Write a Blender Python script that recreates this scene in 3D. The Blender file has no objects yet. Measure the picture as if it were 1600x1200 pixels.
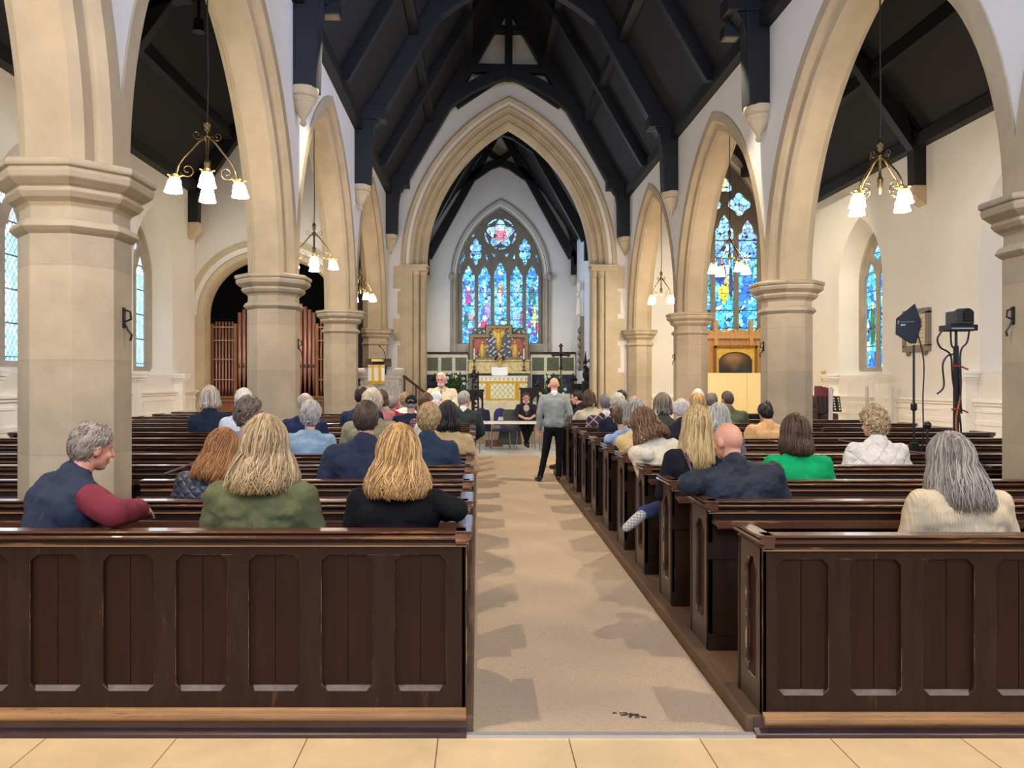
import bpy, bmesh, math, random
import numpy as np
from mathutils import Vector, Matrix, Euler
PI = math.pi
R = math.radians
SC = bpy.context.scene
COL = SC.collection
CH = 1.72                      # camera height (m); the nave runs along +Y
# ------------------------------------------------------------------ camera
_c = bpy.data.cameras.new('camera')
_c.sensor_width = 36.0
_c.lens = 27.0
_c.shift_x = 0.03375
_c.shift_y = -0.0025
_c.clip_end = 200
CAM = bpy.data.objects.new('camera', _c)
CAM.location = (0, 0, CH)
CAM.rotation_euler = (R(90), 0, 0)
COL.objects.link(CAM)
SC.camera = CAM
# ------------------------------------------------------------------ world, exposure, daylight
W = bpy.data.worlds.new('world')
SC.world = W
W.use_nodes = True
W.node_tree.nodes['Background'].inputs[0].default_value = (0.55, 0.75, 1.0, 1)
W.node_tree.nodes['Background'].inputs[1].default_value = 1.0
SC.view_settings.view_transform = 'Standard'
SC.view_settings.look = 'None'
SC.view_settings.gamma = 1.0
SC.view_settings.exposure = 0.15
SC.cycles.use_denoising = True
SC.cycles.max_bounces = 8
SC.cycles.diffuse_bounces = 5
SC.cycles.sample_clamp_indirect = 6.0
SC.cycles.use_light_tree = True
LAMP_E = 118.0                  # emission of the chandelier glass shades
GLASS_E = 1.15                 # emission of daylit window glass


def area(name, loc, rot, sx, sy, power, col):
    l = bpy.data.lights.new(name, 'AREA')
    l.shape = 'RECTANGLE'
    l.size = sx
    l.size_y = sy
    l.energy = power
    l.color = col
    o = bpy.data.objects.new(name, l)
    o.location = loc
    o.rotation_euler = rot
    COL.objects.link(o)
    return o


# daylight that enters by the windows: west window behind the camera, aisle windows, chancel window
area('west_window_daylight', (0.85, -5.2, 7.2), (R(78), 0, 0), 3.6, 4.6, 1000, (0.50, 0.66, 1.0))
for _y in (0.9, 5.9, 11.0, 16.1):
    area('aisle_window_daylight', (-6.74, _y, 3.5), (R(90), 0, R(-90)), 1.2, 2.8, 38, (0.72, 0.86, 1.0))
for _y in (2.1, 7.1, 12.1, 17.2):
    area('aisle_window_daylight', (8.49, _y, 3.5), (R(90), 0, R(90)), 1.2, 2.8, 26, (0.72, 0.86, 1.0))
area('chancel_window_daylight', (-1.92, 25.4, 4.9), (R(90), 0, R(-90)), 1.4, 3.0, 170, (0.60, 0.74, 1.0))
area('east_window_daylight', (0.855, 28.9, 5.6), (R(90), 0, R(180)), 2.6, 4.2, 40, (0.66, 0.82, 1.0))


# floodlights fixed to the roof posts on both sides of the nave (their bodies are built with the roof)
AXIS = 0.855
WASH_W = 700
FLOODS = [(-2.02, 2.9, 6.72, .95, 2.9, 540), (3.73, 2.9, 6.72, .75, 2.9, 540), (-2.02, 10.65, 6.72, .95, 11.6, 760), (3.73, 11.34, 6.72, .75, 11.6, 760)]
for _x, _y, _z, _tx, _ty, _e in FLOODS:
    _l = bpy.data.lights.new('floodlight_beam', 'SPOT')
    _l.energy = _e
    _l.color = (1.0, 0.87, 0.70)
    _l.spot_size = R(94)
    _l.spot_blend = 0.55
    _l.shadow_soft_size = 0.035
    _o = bpy.data.objects.new('floodlight_beam', _l)
    _o.location = (_x, _y, _z)
    _o.rotation_euler = (Vector((_tx, _ty, 0)) - Vector((_x, _y, _z))).to_track_quat('-Z', 'Y').to_euler()
    COL.objects.link(_o)
    # cool blue uplight added over the box, washes the opposite wall and roof
    _l = bpy.data.lights.new('added_uplight_wash', 'SPOT')
    _l.energy = WASH_W
    _l.color = (0.40, 0.55, 1.0)
    _l.spot_size = R(100)
    _l.spot_blend = 0.8
    _l.shadow_soft_size = 0.06
    _o = bpy.data.objects.new('added_uplight_wash', _l)
    _o.location = (_x, _y, _z + 0.36)
    _o.rotation_euler = (Vector((AXIS * 2 - _x, _y + 2.2, 7.6)) - Vector((_x, _y, _z + 0.36))).to_track_quat('-Z', 'Y').to_euler()
    COL.objects.link(_o)


# spotlights added for more light, behind the chancel arch (on the altar) and on the aisle roofs (on the organ and the picture)
FILL_SPOTS = [(-1.55, 22.25, 6.6, .9, 27.6, 1.6, 420), (3.3, 22.25, 6.6, .8, 27.6, 1.6, 420), (6.6, 15.3, 8.0, 6.9, 21.2, 1.4, 1400), (-4.9, 13.5, 7.8, -5.0, 18.6, 1.6, 330), (6.6, 10.2, 8.0, 7.6, 14.5, .4, 300), (-4.9, 8.6, 7.8, -6.0, 13.5, .4, 240)]
for _x, _y, _z, _tx, _ty, _tz, _e in FILL_SPOTS:
    _l = bpy.data.lights.new('fill_spotlight_beam', 'SPOT')
    _l.energy = _e
    _l.color = (1.0, 0.90, 0.72)
    _l.spot_size = R(74)
    _l.spot_blend = 0.9
    _l.shadow_soft_size = 0.05
    _o = bpy.data.objects.new('fill_spotlight_beam', _l)
    _o.location = (_x, _y, _z)
    _o.rotation_euler = (Vector((_tx, _ty, _tz)) - Vector((_x, _y, _z))).to_track_quat('-Z', 'Y').to_euler()
    COL.objects.link(_o)


# ------------------------------------------------------------------ materials
def lin(c):
    return tuple(((v / 255.0) / 12.92 if v / 255.0 <= 0.04045 else ((v / 255.0 + 0.055) / 1.055) ** 2.4) for v in c)


MATS = {}


def mat(name, col, rough=0.6, metal=0.0, var=None, bump=None, coat=0.0, stretch=None, joints=None, emit=0.0, wear=None, spec=0.5, alpha=None):
    """procedural principled material; var=(scale, amount) mottling, bump=(scale, strength), joints=(block w, block h, tone), wear=(colour, scale, threshold)"""
    if name in MATS:
        return MATS[name]
    m = bpy.data.materials.new(name)
    m.use_nodes = True
    nt = m.node_tree
    N, L = nt.nodes, nt.links
    b = N['Principled BSDF']
    c = lin(col)
    b.inputs['Base Color'].default_value = (*c, 1)
    b.inputs['Roughness'].default_value = rough
    b.inputs['Metallic'].default_value = metal
    b.inputs['Coat Weight'].default_value = coat
    b.inputs['Specular IOR Level'].default_value = spec
    if alpha is not None:
        b.inputs['Alpha'].default_value = alpha
    tc = N.new('ShaderNodeTexCoord')
    vec = tc.outputs['Object']
    if stretch:
        mp = N.new('ShaderNodeMapping')
        mp.inputs['Scale'].default_value = stretch
        L.new(vec, mp.inputs['Vector'])
        vec = mp.outputs['Vector']
    cur = None
    if var:
        nz = N.new('ShaderNodeTexNoise')
        nz.inputs['Scale'].default_value = var[0]
        nz.inputs['Detail'].default_value = 6
        nz.inputs['Roughness'].default_value = 0.65
        L.new(vec, nz.inputs['Vector'])
        r = N.new('ShaderNodeValToRGB')
        a = var[1]
        r.color_ramp.elements[0].position = 0.3
        r.color_ramp.elements[1].position = 0.7
        r.color_ramp.elements[0].color = (*[v * (1 - a) for v in c], 1)
        r.color_ramp.elements[1].color = (*[min(1, v * (1 + a)) for v in c], 1)
        L.new(nz.outputs['Fac'], r.inputs['Fac'])
        cur = r.outputs['Color']
    if wear:
        nz = N.new('ShaderNodeTexNoise')
        nz.inputs['Scale'].default_value = wear[1]
        nz.inputs['Detail'].default_value = 8
        nz.inputs['Roughness'].default_value = 0.7
        L.new(vec, nz.inputs['Vector'])
        r = N.new('ShaderNodeValToRGB')
        r.color_ramp.elements[0].position = wear[2]
        r.color_ramp.elements[1].position = wear[2] + 0.06
        r.color_ramp.elements[0].color = (0, 0, 0, 1)
        r.color_ramp.elements[1].color = (1, 1, 1, 1)
        L.new(nz.outputs['Fac'], r.inputs['Fac'])
        mx = N.new('ShaderNodeMix')
        mx.data_type = 'RGBA'
        L.new(r.outputs['Color'], mx.inputs[0])
        if cur:
            L.new(cur, mx.inputs[6])
        else:
            mx.inputs[6].default_value = (*c, 1)
        mx.inputs[7].default_value = (*lin(wear[0]), 1)
        cur = mx.outputs[2]
    if joints:
        sp = N.new('ShaderNodeSeparateXYZ')
        L.new(tc.outputs['Object'], sp.inputs[0])
        ad = N.new('ShaderNodeMath')
        ad.operation = 'ADD'
        L.new(sp.outputs[0], ad.inputs[0])
        L.new(sp.outputs[1], ad.inputs[1])
        cb = N.new('ShaderNodeCombineXYZ')
        L.new(ad.outputs[0], cb.inputs[0])
        L.new(sp.outputs[2], cb.inputs[1])
        bt = N.new('ShaderNodeTexBrick')
        bt.inputs['Scale'].default_value = 1.0
        bt.inputs['Brick Width'].default_value = joints[0]
        bt.inputs['Row Height'].default_value = joints[1]
        bt.inputs['Mortar Size'].default_value = 0.004
        bt.inputs['Mortar Smooth'].default_value = 0.3
        bt.inputs['Color1'].default_value = (1, 1, 1, 1)
        bt.inputs['Color2'].default_value = (0.86, 0.87, 0.88, 1)
        bt.inputs['Mortar'].default_value = (joints[2],) * 3 + (1,)
        L.new(cb.outputs[0], bt.inputs['Vector'])
        mx = N.new('ShaderNodeMix')
        mx.data_type = 'RGBA'
        mx.blend_type = 'MULTIPLY'
        mx.inputs[0].default_value = 1
        if cur:
            L.new(cur, mx.inputs[6])
        else:
            mx.inputs[6].default_value = (*c, 1)
        L.new(bt.outputs['Color'], mx.inputs[7])
        cur = mx.outputs[2]
    if cur:
        L.new(cur, b.inputs['Base Color'])
    if bump:
        nz = N.new('ShaderNodeTexNoise')
        nz.inputs['Scale'].default_value = bump[0]
        nz.inputs['Detail'].default_value = 5
        L.new(vec, nz.inputs['Vector'])
        bp = N.new('ShaderNodeBump')
        bp.inputs['Strength'].default_value = bump[1]
        bp.inputs['Distance'].default_value = 0.02
        L.new(nz.outputs['Fac'], bp.inputs['Height'])
        L.new(bp.outputs['Normal'], b.inputs['Normal'])
    if emit:
        b.inputs['Emission Color'].default_value = (*c, 1)
        b.inputs['Emission Strength'].default_value = emit
    MATS[name] = m
    return m


def attr_mat(name, rough=0.6, emit=0.0, metal=0.0, bump=None, spec=0.5):
    """material that reads the mesh's own colour attribute (stained glass, painted panels, hair tone)"""
    if name in MATS:
        return MATS[name]
    m = bpy.data.materials.new(name)
    m.use_nodes = True
    N, L = m.node_tree.nodes, m.node_tree.links
    b = N['Principled BSDF']
    a = N.new('ShaderNodeAttribute')
    a.attribute_name = 'Col'
    b.inputs['Roughness'].default_value = rough
    b.inputs['Metallic'].default_value = metal
    b.inputs['Specular IOR Level'].default_value = spec
    L.new(a.outputs['Color'], b.inputs['Base Color'])
    if emit:
        L.new(a.outputs['Color'], b.inputs['Emission Color'])
        b.inputs['Emission Strength'].default_value = emit
    MATS[name] = m
    return m


def pattern_mat(name, col, kind, col2=None, scale=10.0, rough=0.85, strength=0.5):
    """fabric with a woven or sewn pattern: quilt, rib, plaid, argyle"""
    if name in MATS:
        return MATS[name]
    m = mat(name, col, rough, var=(30, 0.12))
    N, L = m.node_tree.nodes, m.node_tree.links
    b = N['Principled BSDF']
    tc = N.new('ShaderNodeTexCoord')

    def band(rot, sc):
        mp = N.new('ShaderNodeMapping')
        mp.inputs['Rotation'].default_value = rot
        L.new(tc.outputs['Object'], mp.inputs['Vector'])
        w = N.new('ShaderNodeTexWave')
        w.inputs['Scale'].default_value = sc
        w.inputs['Distortion'].default_value = 0.6 if kind == 'quilt' else 0.0
        L.new(mp.outputs['Vector'], w.inputs['Vector'])
        return w.outputs['Fac']
    if kind == 'rib':
        f = band((0, 0, 0), scale)
    elif kind in ('quilt', 'argyle'):
        f1, f2 = band((0, R(45), 0), scale), band((0, R(-45), 0), scale)
    else:
        f1, f2 = band((0, 0, 0), scale), band((0, R(90), 0), scale)
    if kind != 'rib':
        mm = N.new('ShaderNodeMath')
        mm.operation = 'MINIMUM' if kind == 'quilt' else 'MAXIMUM'
        L.new(f1, mm.inputs[0])
        L.new(f2, mm.inputs[1])
        f = mm.outputs[0]
    if kind in ('quilt', 'rib'):
        if kind == 'quilt':
            pw = N.new('ShaderNodeMath')
            pw.operation = 'POWER'
            pw.inputs[1].default_value = 0.35
            L.new(f, pw.inputs[0])
            f = pw.outputs[0]
        bp = N.new('ShaderNodeBump')
        bp.inputs['Strength'].default_value = strength
        bp.inputs['Distance'].default_value = 0.02
        L.new(f, bp.inputs['Height'])
        L.new(bp.outputs['Normal'], b.inputs['Normal'])
    else:
        r = N.new('ShaderNodeValToRGB')
        r.color_ramp.elements[0].position = 0.93
        r.color_ramp.elements[1].position = 0.97
        r.color_ramp.elements[0].color = (*lin(col), 1)
        r.color_ramp.elements[1].color = (*lin(col2), 1)
        L.new(f, r.inputs['Fac'])
        L.new(r.outputs['Color'], b.inputs['Base Color'])
    return m


# ------------------------------------------------------------------ object helpers
def tag(o, label, cat=None, group=None, kind=None):
    o['label'] = label
    if cat:
        o['category'] = cat
    if group:
        o['group'] = group
    if kind:
        o['kind'] = kind
    return o


def empty(name, loc, rz=0.0):
    o = bpy.data.objects.new(name, None)
    o.location = loc
    o.rotation_euler = (0, 0, rz)
    o.empty_display_size = 0.1
    COL.objects.link(o)
    return o


def link_mesh(name, me, m=None, parent=None):
    o = bpy.data.objects.new(name, me)
    COL.objects.link(o)
    if m:
        me.materials.clear()
        me.materials.append(m)
    if parent is not None:
        o.parent = parent
    return o


def kids(o):
    return [c for c in COL.objects if c.parent == o]


def dup(root, loc, rz=None, tree=None):
    """copy a thing, its parts and their sub-parts (mesh data shared)"""
    c = root.copy()
    COL.objects.link(c)
    c.location = loc
    if rz is not None:
        c.rotation_euler = (0, 0, rz)
    for ch in root.children:
        k = ch.copy()
        COL.objects.link(k)
        k.parent = c
        for g in ch.children:
            q = g.copy()
            COL.objects.link(q)
            q.parent = k
    return c


def curve_pts(pts, n=5):
    """smooth curve through the points"""
    p = [Vector(q) for q in pts]
    p = [p[0]] + p + [p[-1]]
    out = []
    for i in range(1, len(p) - 2):
        for k in range(n):
            t = k / n
            out.append(.5 * (2 * p[i] + (p[i + 1] - p[i - 1]) * t + (2 * p[i - 1] - 5 * p[i] + 4 * p[i + 1] - p[i + 2]) * t * t + (3 * p[i] - p[i - 1] - 3 * p[i + 1] + p[i + 2]) * t ** 3))
    return out + [p[-1]]


class MB:
    """collects shapes; build() links them as one mesh object"""

    def __init__(self):
        self.bm = bmesh.new()

    def box(self, x0, x1, y0, y1, z0, z1):
        v = [self.bm.verts.new(p) for p in ((x0, y0, z0), (x1, y0, z0), (x1, y1, z0), (x0, y1, z0), (x0, y0, z1), (x1, y0, z1), (x1, y1, z1), (x0, y1, z1))]
        for f in ((3, 2, 1, 0), (4, 5, 6, 7), (0, 1, 5, 4), (1, 2, 6, 5), (2, 3, 7, 6), (3, 0, 4, 7)):
            self.bm.faces.new([v[i] for i in f])
        return self

    def hexa(self, p):
        v = [self.bm.verts.new(q) for q in p]
        for f in ((3, 2, 1, 0), (4, 5, 6, 7), (0, 1, 5, 4), (1, 2, 6, 5), (2, 3, 7, 6), (3, 0, 4, 7)):
            self.bm.faces.new([v[i] for i in f])
        return self

    def bar(self, p0, p1, w, h=None):
        """rectangular bar between two points"""
        p0, p1 = Vector(p0), Vector(p1)
        h = h or w
        d = (p1 - p0).normalized()
        up = Vector((0, 0, 1)) if abs(d.z) < 0.95 else Vector((0, 1, 0))
        s = d.cross(up).normalized()
        u = s.cross(d)
        q = [p0 + s * a * w / 2 + u * b * h / 2 for a, b in ((-1, -1), (1, -1), (1, 1), (-1, 1))]
        q += [p1 + s * a * w / 2 + u * b * h / 2 for a, b in ((-1, -1), (1, -1), (1, 1), (-1, 1))]
        return self.hexa(q)

    def ex(self, pts, xf, w0, w1):
        """polygon (u, v) extruded from w0 to w1"""
        a = [self.bm.verts.new(xf(u, v, w0)) for u, v in pts]
        b = [self.bm.verts.new(xf(u, v, w1)) for u, v in pts]
        n = len(pts)
        self.bm.faces.new(a)
        self.bm.faces.new(b[::-1])
        for i in range(n):
            self.bm.faces.new((a[i], b[i], b[(i + 1) % n], a[(i + 1) % n]))
        return self

    def rings(self, rings, closed_u=True, caps=True):
        vs = [[self.bm.verts.new(p) for p in r] for r in rings]
        n = len(vs[0])
        for a, b in zip(vs, vs[1:]):
            for i in range(n if closed_u else n - 1):
                j = (i + 1) % n
                self.bm.faces.new((a[i], a[j], b[j], b[i]))
        if caps:
            self.bm.faces.new(vs[0][::-1])
            self.bm.faces.new(vs[-1])
        return self

    def tube(self, pts, r, n=8):
        pts = [Vector(p) for p in pts]
        rs = r if isinstance(r, (list, tuple)) else [r] * len(pts)
        out = []
        prev = None
        for i, p in enumerate(pts):
            d = (pts[min(i + 1, len(pts) - 1)] - pts[max(i - 1, 0)]).normalized()
            if prev is None:
                up = Vector((0, 0, 1)) if abs(d.z) < 0.9 else Vector((1, 0, 0))
                s = d.cross(up).normalized()
            else:
                s = (prev - d * prev.dot(d)).normalized()
            prev = s
            u = d.cross(s)
            out.append([p + (s * math.cos(t) + u * math.sin(t)) * rs[i] for t in [2 * PI * k / n for k in range(n)]])
        return self.rings(out)

    def lathe(self, prof, c=(0, 0, 0), n=16, rot=0.0, sx=1.0, sy=1.0):
        out = [[(c[0] + max(r, 1e-4) * sx * math.cos(rot + 2 * PI * k / n), c[1] + max(r, 1e-4) * sy * math.sin(rot + 2 * PI * k / n), c[2] + z) for k in range(n)] for r, z in prof]
        return self.rings(out)

    def ell(self, c, rad, rot=None, sub=2):
        M = Matrix.Translation(c) @ (rot.to_matrix().to_4x4() if rot else Matrix()) @ Matrix.Diagonal((*rad, 1))
        bmesh.ops.create_icosphere(self.bm, subdivisions=sub, radius=1, matrix=M)
        return self

    def cap(self, p0, p1, r0, r1, n=12):
        """tapered capsule"""
        p0, p1 = Vector(p0), Vector(p1)
        d = p1 - p0
        if d.length < 1e-6:
            d = Vector((0, 0, 1e-5))
        d.normalize()
        pts, rs = [], []
        for t in (90, 60, 30):
            pts.append(p0 - d * r0 * math.sin(R(t)))
            rs.append(max(r0 * math.cos(R(t)), r0 * 0.05))
        pts += [p0, p1]
        rs += [r0, r1]
        for t in (30, 60, 90):
            pts.append(p1 + d * r1 * math.sin(R(t)))
            rs.append(max(r1 * math.cos(R(t)), r1 * 0.05))
        return self.tube(pts, rs, n)

    def arch(self, prof, a, H, xf, jamb=0.0, n=14):
        """closed profile [(r, w)] swept along a pointed arch of half span a, rise H; straight jambs below"""
        loops = [arch_pts(a, H, r, n, jamb) for r, w in prof]
        k = len(loops[0])
        rings = [[xf(loops[j][i][0], loops[j][i][1], prof[j][1]) for j in range(len(prof))] for i in range(k)]
        return self.rings(rings)

    def build(self, name, m, parent=None, smooth=False, bevel=0.0, fix=True):
        if fix:
            bmesh.ops.recalc_face_normals(self.bm, faces=self.bm.faces[:])
        me = bpy.data.meshes.new(name)
        self.bm.to_mesh(me)
        self.bm.free()
        if smooth:
            me.polygons.foreach_set('use_smooth', [True] * len(me.polygons))
        o = link_mesh(name, me, m, parent)
        if smooth == 'auto':
            md = o.modifiers.new('smooth', 'EDGE_SPLIT')
            md.split_angle = R(38)
        if bevel:
            md = o.modifiers.new('bevel', 'BEVEL')
            md.width = bevel
            md.segments = 2
            md.limit_method = 'ANGLE'
        return o


def arch_pts(a, H, r=0.0, n=14, jamb=0.0):
    Rr = (a * a + H * H) / (2 * a)
    c = Rr - a
    ta = math.acos(max(-1, min(1, -c / (Rr + r))))
    left = [(c + (Rr + r) * math.cos(PI + (ta - PI) * i / n), (Rr + r) * math.sin(PI + (ta - PI) * i / n)) for i in range(n + 1)]
    left[-1] = (0.0, left[-1][1])
    if jamb:
        left = [(left[0][0], -jamb)] + left
    return left + [(-u, v) for u, v in left[-2::-1]]


def plate(loops, depth, xf):
    """flat plate (first loop minus the others) of the given depth, w running 0..depth; returns a mesh"""
    cu = bpy.data.curves.new('plate', 'CURVE')
    cu.dimensions = '2D'
    cu.fill_mode = 'BOTH'
    cu.extrude = depth / 2
    for lp in loops:
        s = cu.splines.new('POLY')
        s.points.add(len(lp) - 1)
        s.points.foreach_set('co', [v for u, w in lp for v in (u, w, 0.0, 1.0)])
        s.use_cyclic_u = True
    ob = bpy.data.objects.new('plate', cu)
    COL.objects.link(ob)
    dg = bpy.context.evaluated_depsgraph_get()
    me = bpy.data.meshes.new_from_object(ob.evaluated_get(dg))
    bpy.data.objects.remove(ob)
    bpy.data.curves.remove(cu)
    for v in me.vertices:
        v.co = xf(v.co.x, v.co.y, v.co.z + depth / 2)
    bm = bmesh.new()
    bm.from_mesh(me)
    bmesh.ops.remove_doubles(bm, verts=bm.verts[:], dist=1e-5)
    bmesh.ops.recalc_face_normals(bm, faces=bm.faces[:])
    bm.to_mesh(me)
    bm.free()
    return me


def color_grid(name, u0, u1, v0, v1, nu, nv, fn, xf, m, parent=None):
    """flat panel whose own painted colours come from fn(U, V) -> linear rgb arrays"""
    u = np.linspace(u0, u1, nu)
    v = np.linspace(v0, v1, nv)
    U, V = np.meshgrid(u, v)
    rgb = fn(U, V)
    verts = [xf(a, b, 0.0) for a, b in zip(U.ravel(), V.ravel())]
    faces = [(j * nu + i, j * nu + i + 1, (j + 1) * nu + i + 1, (j + 1) * nu + i) for j in range(nv - 1) for i in range(nu - 1)]
    me = bpy.data.meshes.new(name)
    me.from_pydata(verts, [], faces)
    at = me.color_attributes.new('Col', 'FLOAT_COLOR', 'POINT')
    d = np.ones((nu * nv, 4), dtype=np.float32)
    d[:, :3] = rgb.reshape(-1, 3)
    at.data.foreach_set('color', d.ravel())
    return link_mesh(name, me, m, parent)


def XZ(y):   # u->x, v->z, w->+y
    return lambda u, v, w: (u, y + w, v)


def YZ(x, s=1):  # u->y, v->z, w->+-x
    return lambda u, v, w: (x + s * w, u, v)


def fz(y):   # the nave floor rises gently towards the chancel
    return 0.0115 * max(0.0, min(11.0, y - 3.75))


def smooth01(a, b, x):
    t = np.clip((x - a) / (b - a), 0, 1)
    return t * t * (3 - 2 * t)


STONE = mat('limestone', (184, 165, 136), 0.85, var=(1.6, 0.16), bump=(18, 0.15), joints=(30.0, 0.62, 0.78))
STONE_P = mat('limestone_plain', (198, 179, 146), 0.85, var=(1.8, 0.14), bump=(18, 0.12))
STONE_G = mat('grey_limestone', (168, 156, 138), 0.85, var=(2.2, 0.18), bump=(20, 0.12))
STONE_D = mat('dark_tracery_stone', (128, 116, 98), 0.85, var=(3, 0.15))
PLASTER = mat('cream_plaster', (231, 224, 212), 0.9, var=(0.7, 0.05), bump=(9, 0.05))
WHITEPAINT = mat('white_panelling_paint', (246, 240, 228), 0.6, var=(1.2, 0.04))
ROOF = mat('dark_roof_boards', (20, 18, 20), 0.75, var=(5, 0.35), stretch=(1, 6, 1))
BEAM = mat('black_roof_timber', (12, 11, 14), 0.6, var=(4, 0.3))
PEW = mat('dark_varnished_pew_wood', (42, 27, 19), 0.45, var=(3.2, 0.3), stretch=(7, 7, 0.7), spec=0.22, wear=((118, 72, 38), 2.3, 0.67))
PEWP = mat('pew_panel_wood', (48, 26, 18), 0.46, var=(4, 0.25), stretch=(9, 9, 0.5), spec=0.2, wear=((120, 78, 50), 5.5, 0.72))
PEWR = mat('pew_rail_wood', (80, 47, 31), 0.33, var=(3, 0.3), stretch=(0.6, 7, 7), coat=0.25, wear=((160, 110, 62), 2.6, 0.57))
PEWL = mat('worn_pale_wood', (150, 108, 66), 0.5, var=(3, 0.35), stretch=(0.7, 8, 8), wear=((72, 44, 26), 3.5, 0.6))
PEWE = mat('pew_end_wood', (68, 50, 42), 0.42, var=(4, 0.25), stretch=(7, 7, 0.7), coat=0.1)
FLOORW = mat('floor_boards', (94, 69, 48), 0.6, var=(3, 0.3), stretch=(6, 0.6, 1))
BRASS = mat('aged_brass', (120, 98, 64), 0.35, metal=1.0, var=(20, 0.2))
GOLD = mat('gilding', (212, 168, 74), 0.45, metal=0.25, var=(14, 0.25))
BLACK = mat('black_metal', (18, 18, 20), 0.45)
IRON = mat('wrought_iron', (52, 46, 42), 0.5, metal=0.7)
DARKOAK = mat('dark_carved_oak', (40, 27, 22), 0.45, var=(8, 0.4), bump=(35, 0.6))
OAK = mat('light_oak', (190, 142, 88), 0.5, var=(5, 0.18), stretch=(6, 6, 0.6))
MARBLE = mat('cream_marble', (222, 208, 172), 0.35, var=(4, 0.14))
PEWF = mat('pew_front_frame_wood', (46, 28, 20), 0.42, var=(3, 0.4), stretch=(6, 6, 0.8), spec=0.25, wear=((92, 56, 32), 1.6, 0.60))
PLINTH = mat('polished_plinth_wood', (66, 46, 46), 0.3, var=(4, .3), stretch=(.8, 6, 6), coat=.3, wear=((120, 100, 92), 4.0, 0.66))
WORN = mat('worn_pew_edge', (62, 38, 26), 0.4, var=(5, .3), wear=((190, 146, 96), 5.0, 0.50))
MARBLEG = mat('green_marble', (92, 92, 60), 0.35, var=(7, 0.4))
# ================================================================== the building
AX = 0.855                     # nave axis
LX, RX = -2.77, 4.48           # arcade axes
LCOL = [0.1, 5.3, 10.45, 15.6, 20.8]
RCOL = [0.75, 5.95, 11.14, 16.15, 21.3]
CAPZ = 3.14                    # top of the pillar capitals
PLZ = 6.87                     # nave wall plate
CW = 21.35                     # chancel arch wall, west face
EW = 29.0                      # chancel east wall
SA, SH = 2.26, 3.05            # arcade arch half span and rise


def struct(o, label):
    return tag(o, label, kind='structure')


# floors -----------------------------------------------------------
def slab_mat():
    m = mat('floor_flagstones', (222, 192, 144), 0.5, var=(2.2, 0.13), bump=(30, 0.06))
    N, L = m.node_tree.nodes, m.node_tree.links
    b = N['Principled BSDF']
    src = b.inputs['Base Color'].links[0].from_socket
    tc = N.new('ShaderNodeTexCoord')
    mp = N.new('ShaderNodeMapping')
    mp.inputs['Location'].default_value = (0.19, 0.10, 0)
    L.new(tc.outputs['Object'], mp.inputs['Vector'])
    bt = N.new('ShaderNodeTexBrick')
    bt.inputs['Scale'].default_value = 1.0
    bt.offset = 0.0
    bt.inputs['Brick Width'].default_value = 0.63
    bt.inputs['Row Height'].default_value = 0.96
    bt.inputs['Mortar Size'].default_value = 0.003
    bt.inputs['Color1'].default_value = (1, 1, 1, 1)
    bt.inputs['Color2'].default_value = (0.9, 0.88, 0.84, 1)
    bt.inputs['Mortar'].default_value = (0.25, 0.2, 0.15, 1)
    L.new(mp.outputs['Vector'], bt.inputs['Vector'])
    mx = N.new('ShaderNodeMix')
    mx.data_type = 'RGBA'
    mx.blend_type = 'MULTIPLY'
    mx.inputs[0].default_value = 1
    L.new(src, mx.inputs[6])
    L.new(bt.outputs['Color'], mx.inputs[7])
    L.new(mx.outputs[2], b.inputs['Base Color'])
    return m


FLAG = slab_mat()
b = MB()
for y0, y1 in ((-5.5, 3.75), (3.75, 14.75), (14.75, 21.9)):
    b.hexa([(-7.2, y0, -0.4), (9.0, y0, -0.4), (9.0, y1, -0.4), (-7.2, y1, -0.4), (-7.2, y0, fz(y0)), (9.0, y0, fz(y0)), (9.0, y1, fz(y1)), (-7.2, y1, fz(y1))])
struct(b.build('floor', FLAG), 'pale stone flag floor of the church in front of the pews and under the table')

CARPET = mat('aisle_carpet', (196, 171, 142), 0.95, var=(120, 0.22), bump=(300, 0.4), spec=0.1)
b = MB()
for y0, y1 in ((3.735, 14.75), (14.75, 16.4)):
    b.hexa([(-0.02, y0, fz(y0)), (1.30, y0, fz(y0)), (1.30, y1, fz(y1)), (-0.02, y1, fz(y1)), (-0.02, y0, fz(y0) + 0.012), (1.30, y0, fz(y0) + 0.012), (1.30, y1, fz(y1) + 0.012), (-0.02, y1, fz(y1) + 0.012)])
bmesh.ops.remove_doubles(b.bm, verts=b.bm.verts[:], dist=1e-4)
c = b.build('aisle_carpet', CARPET)
tag(c, 'fawn carpet runner down the aisle between the two blocks of pews', 'carpet')
b = MB()
b.box(-2.0, 4.0, 16.42, 19.5, fz(99) - .05, fz(99) + .006)
struct(b.build('floor_crossing', mat('pale_marble_floor', (226, 222, 212), 0.3, var=(3, .12), joints=(.6, .6, .8))), 'pale marble floor under the white table')
b = MB()
b.box(-0.052, 1.342, 3.70, 3.735, 0.0, 0.016)
tag(b.build('threshold_strip', mat('pale_metal_strip', (205, 205, 200), 0.4, metal=0.6)), 'pale metal strip edging the near end of the aisle carpet', 'threshold strip')
b = MB()
random.seed(4)
for k in range(26):
    x, y = 0.765 + random.gauss(0, 0.035), 3.92 + random.gauss(0, 0.018)
    b.box(x, x + random.uniform(.008, .03), y, y + random.uniform(.004, .012), fz(y) + 0.0125, fz(y) + 0.0145)
tag(b.build('carpet_tear', mat('dark_tear', (58, 46, 34), 0.9)), 'small dark worn hole in the carpet near its front edge', 'carpet tear')

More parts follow.
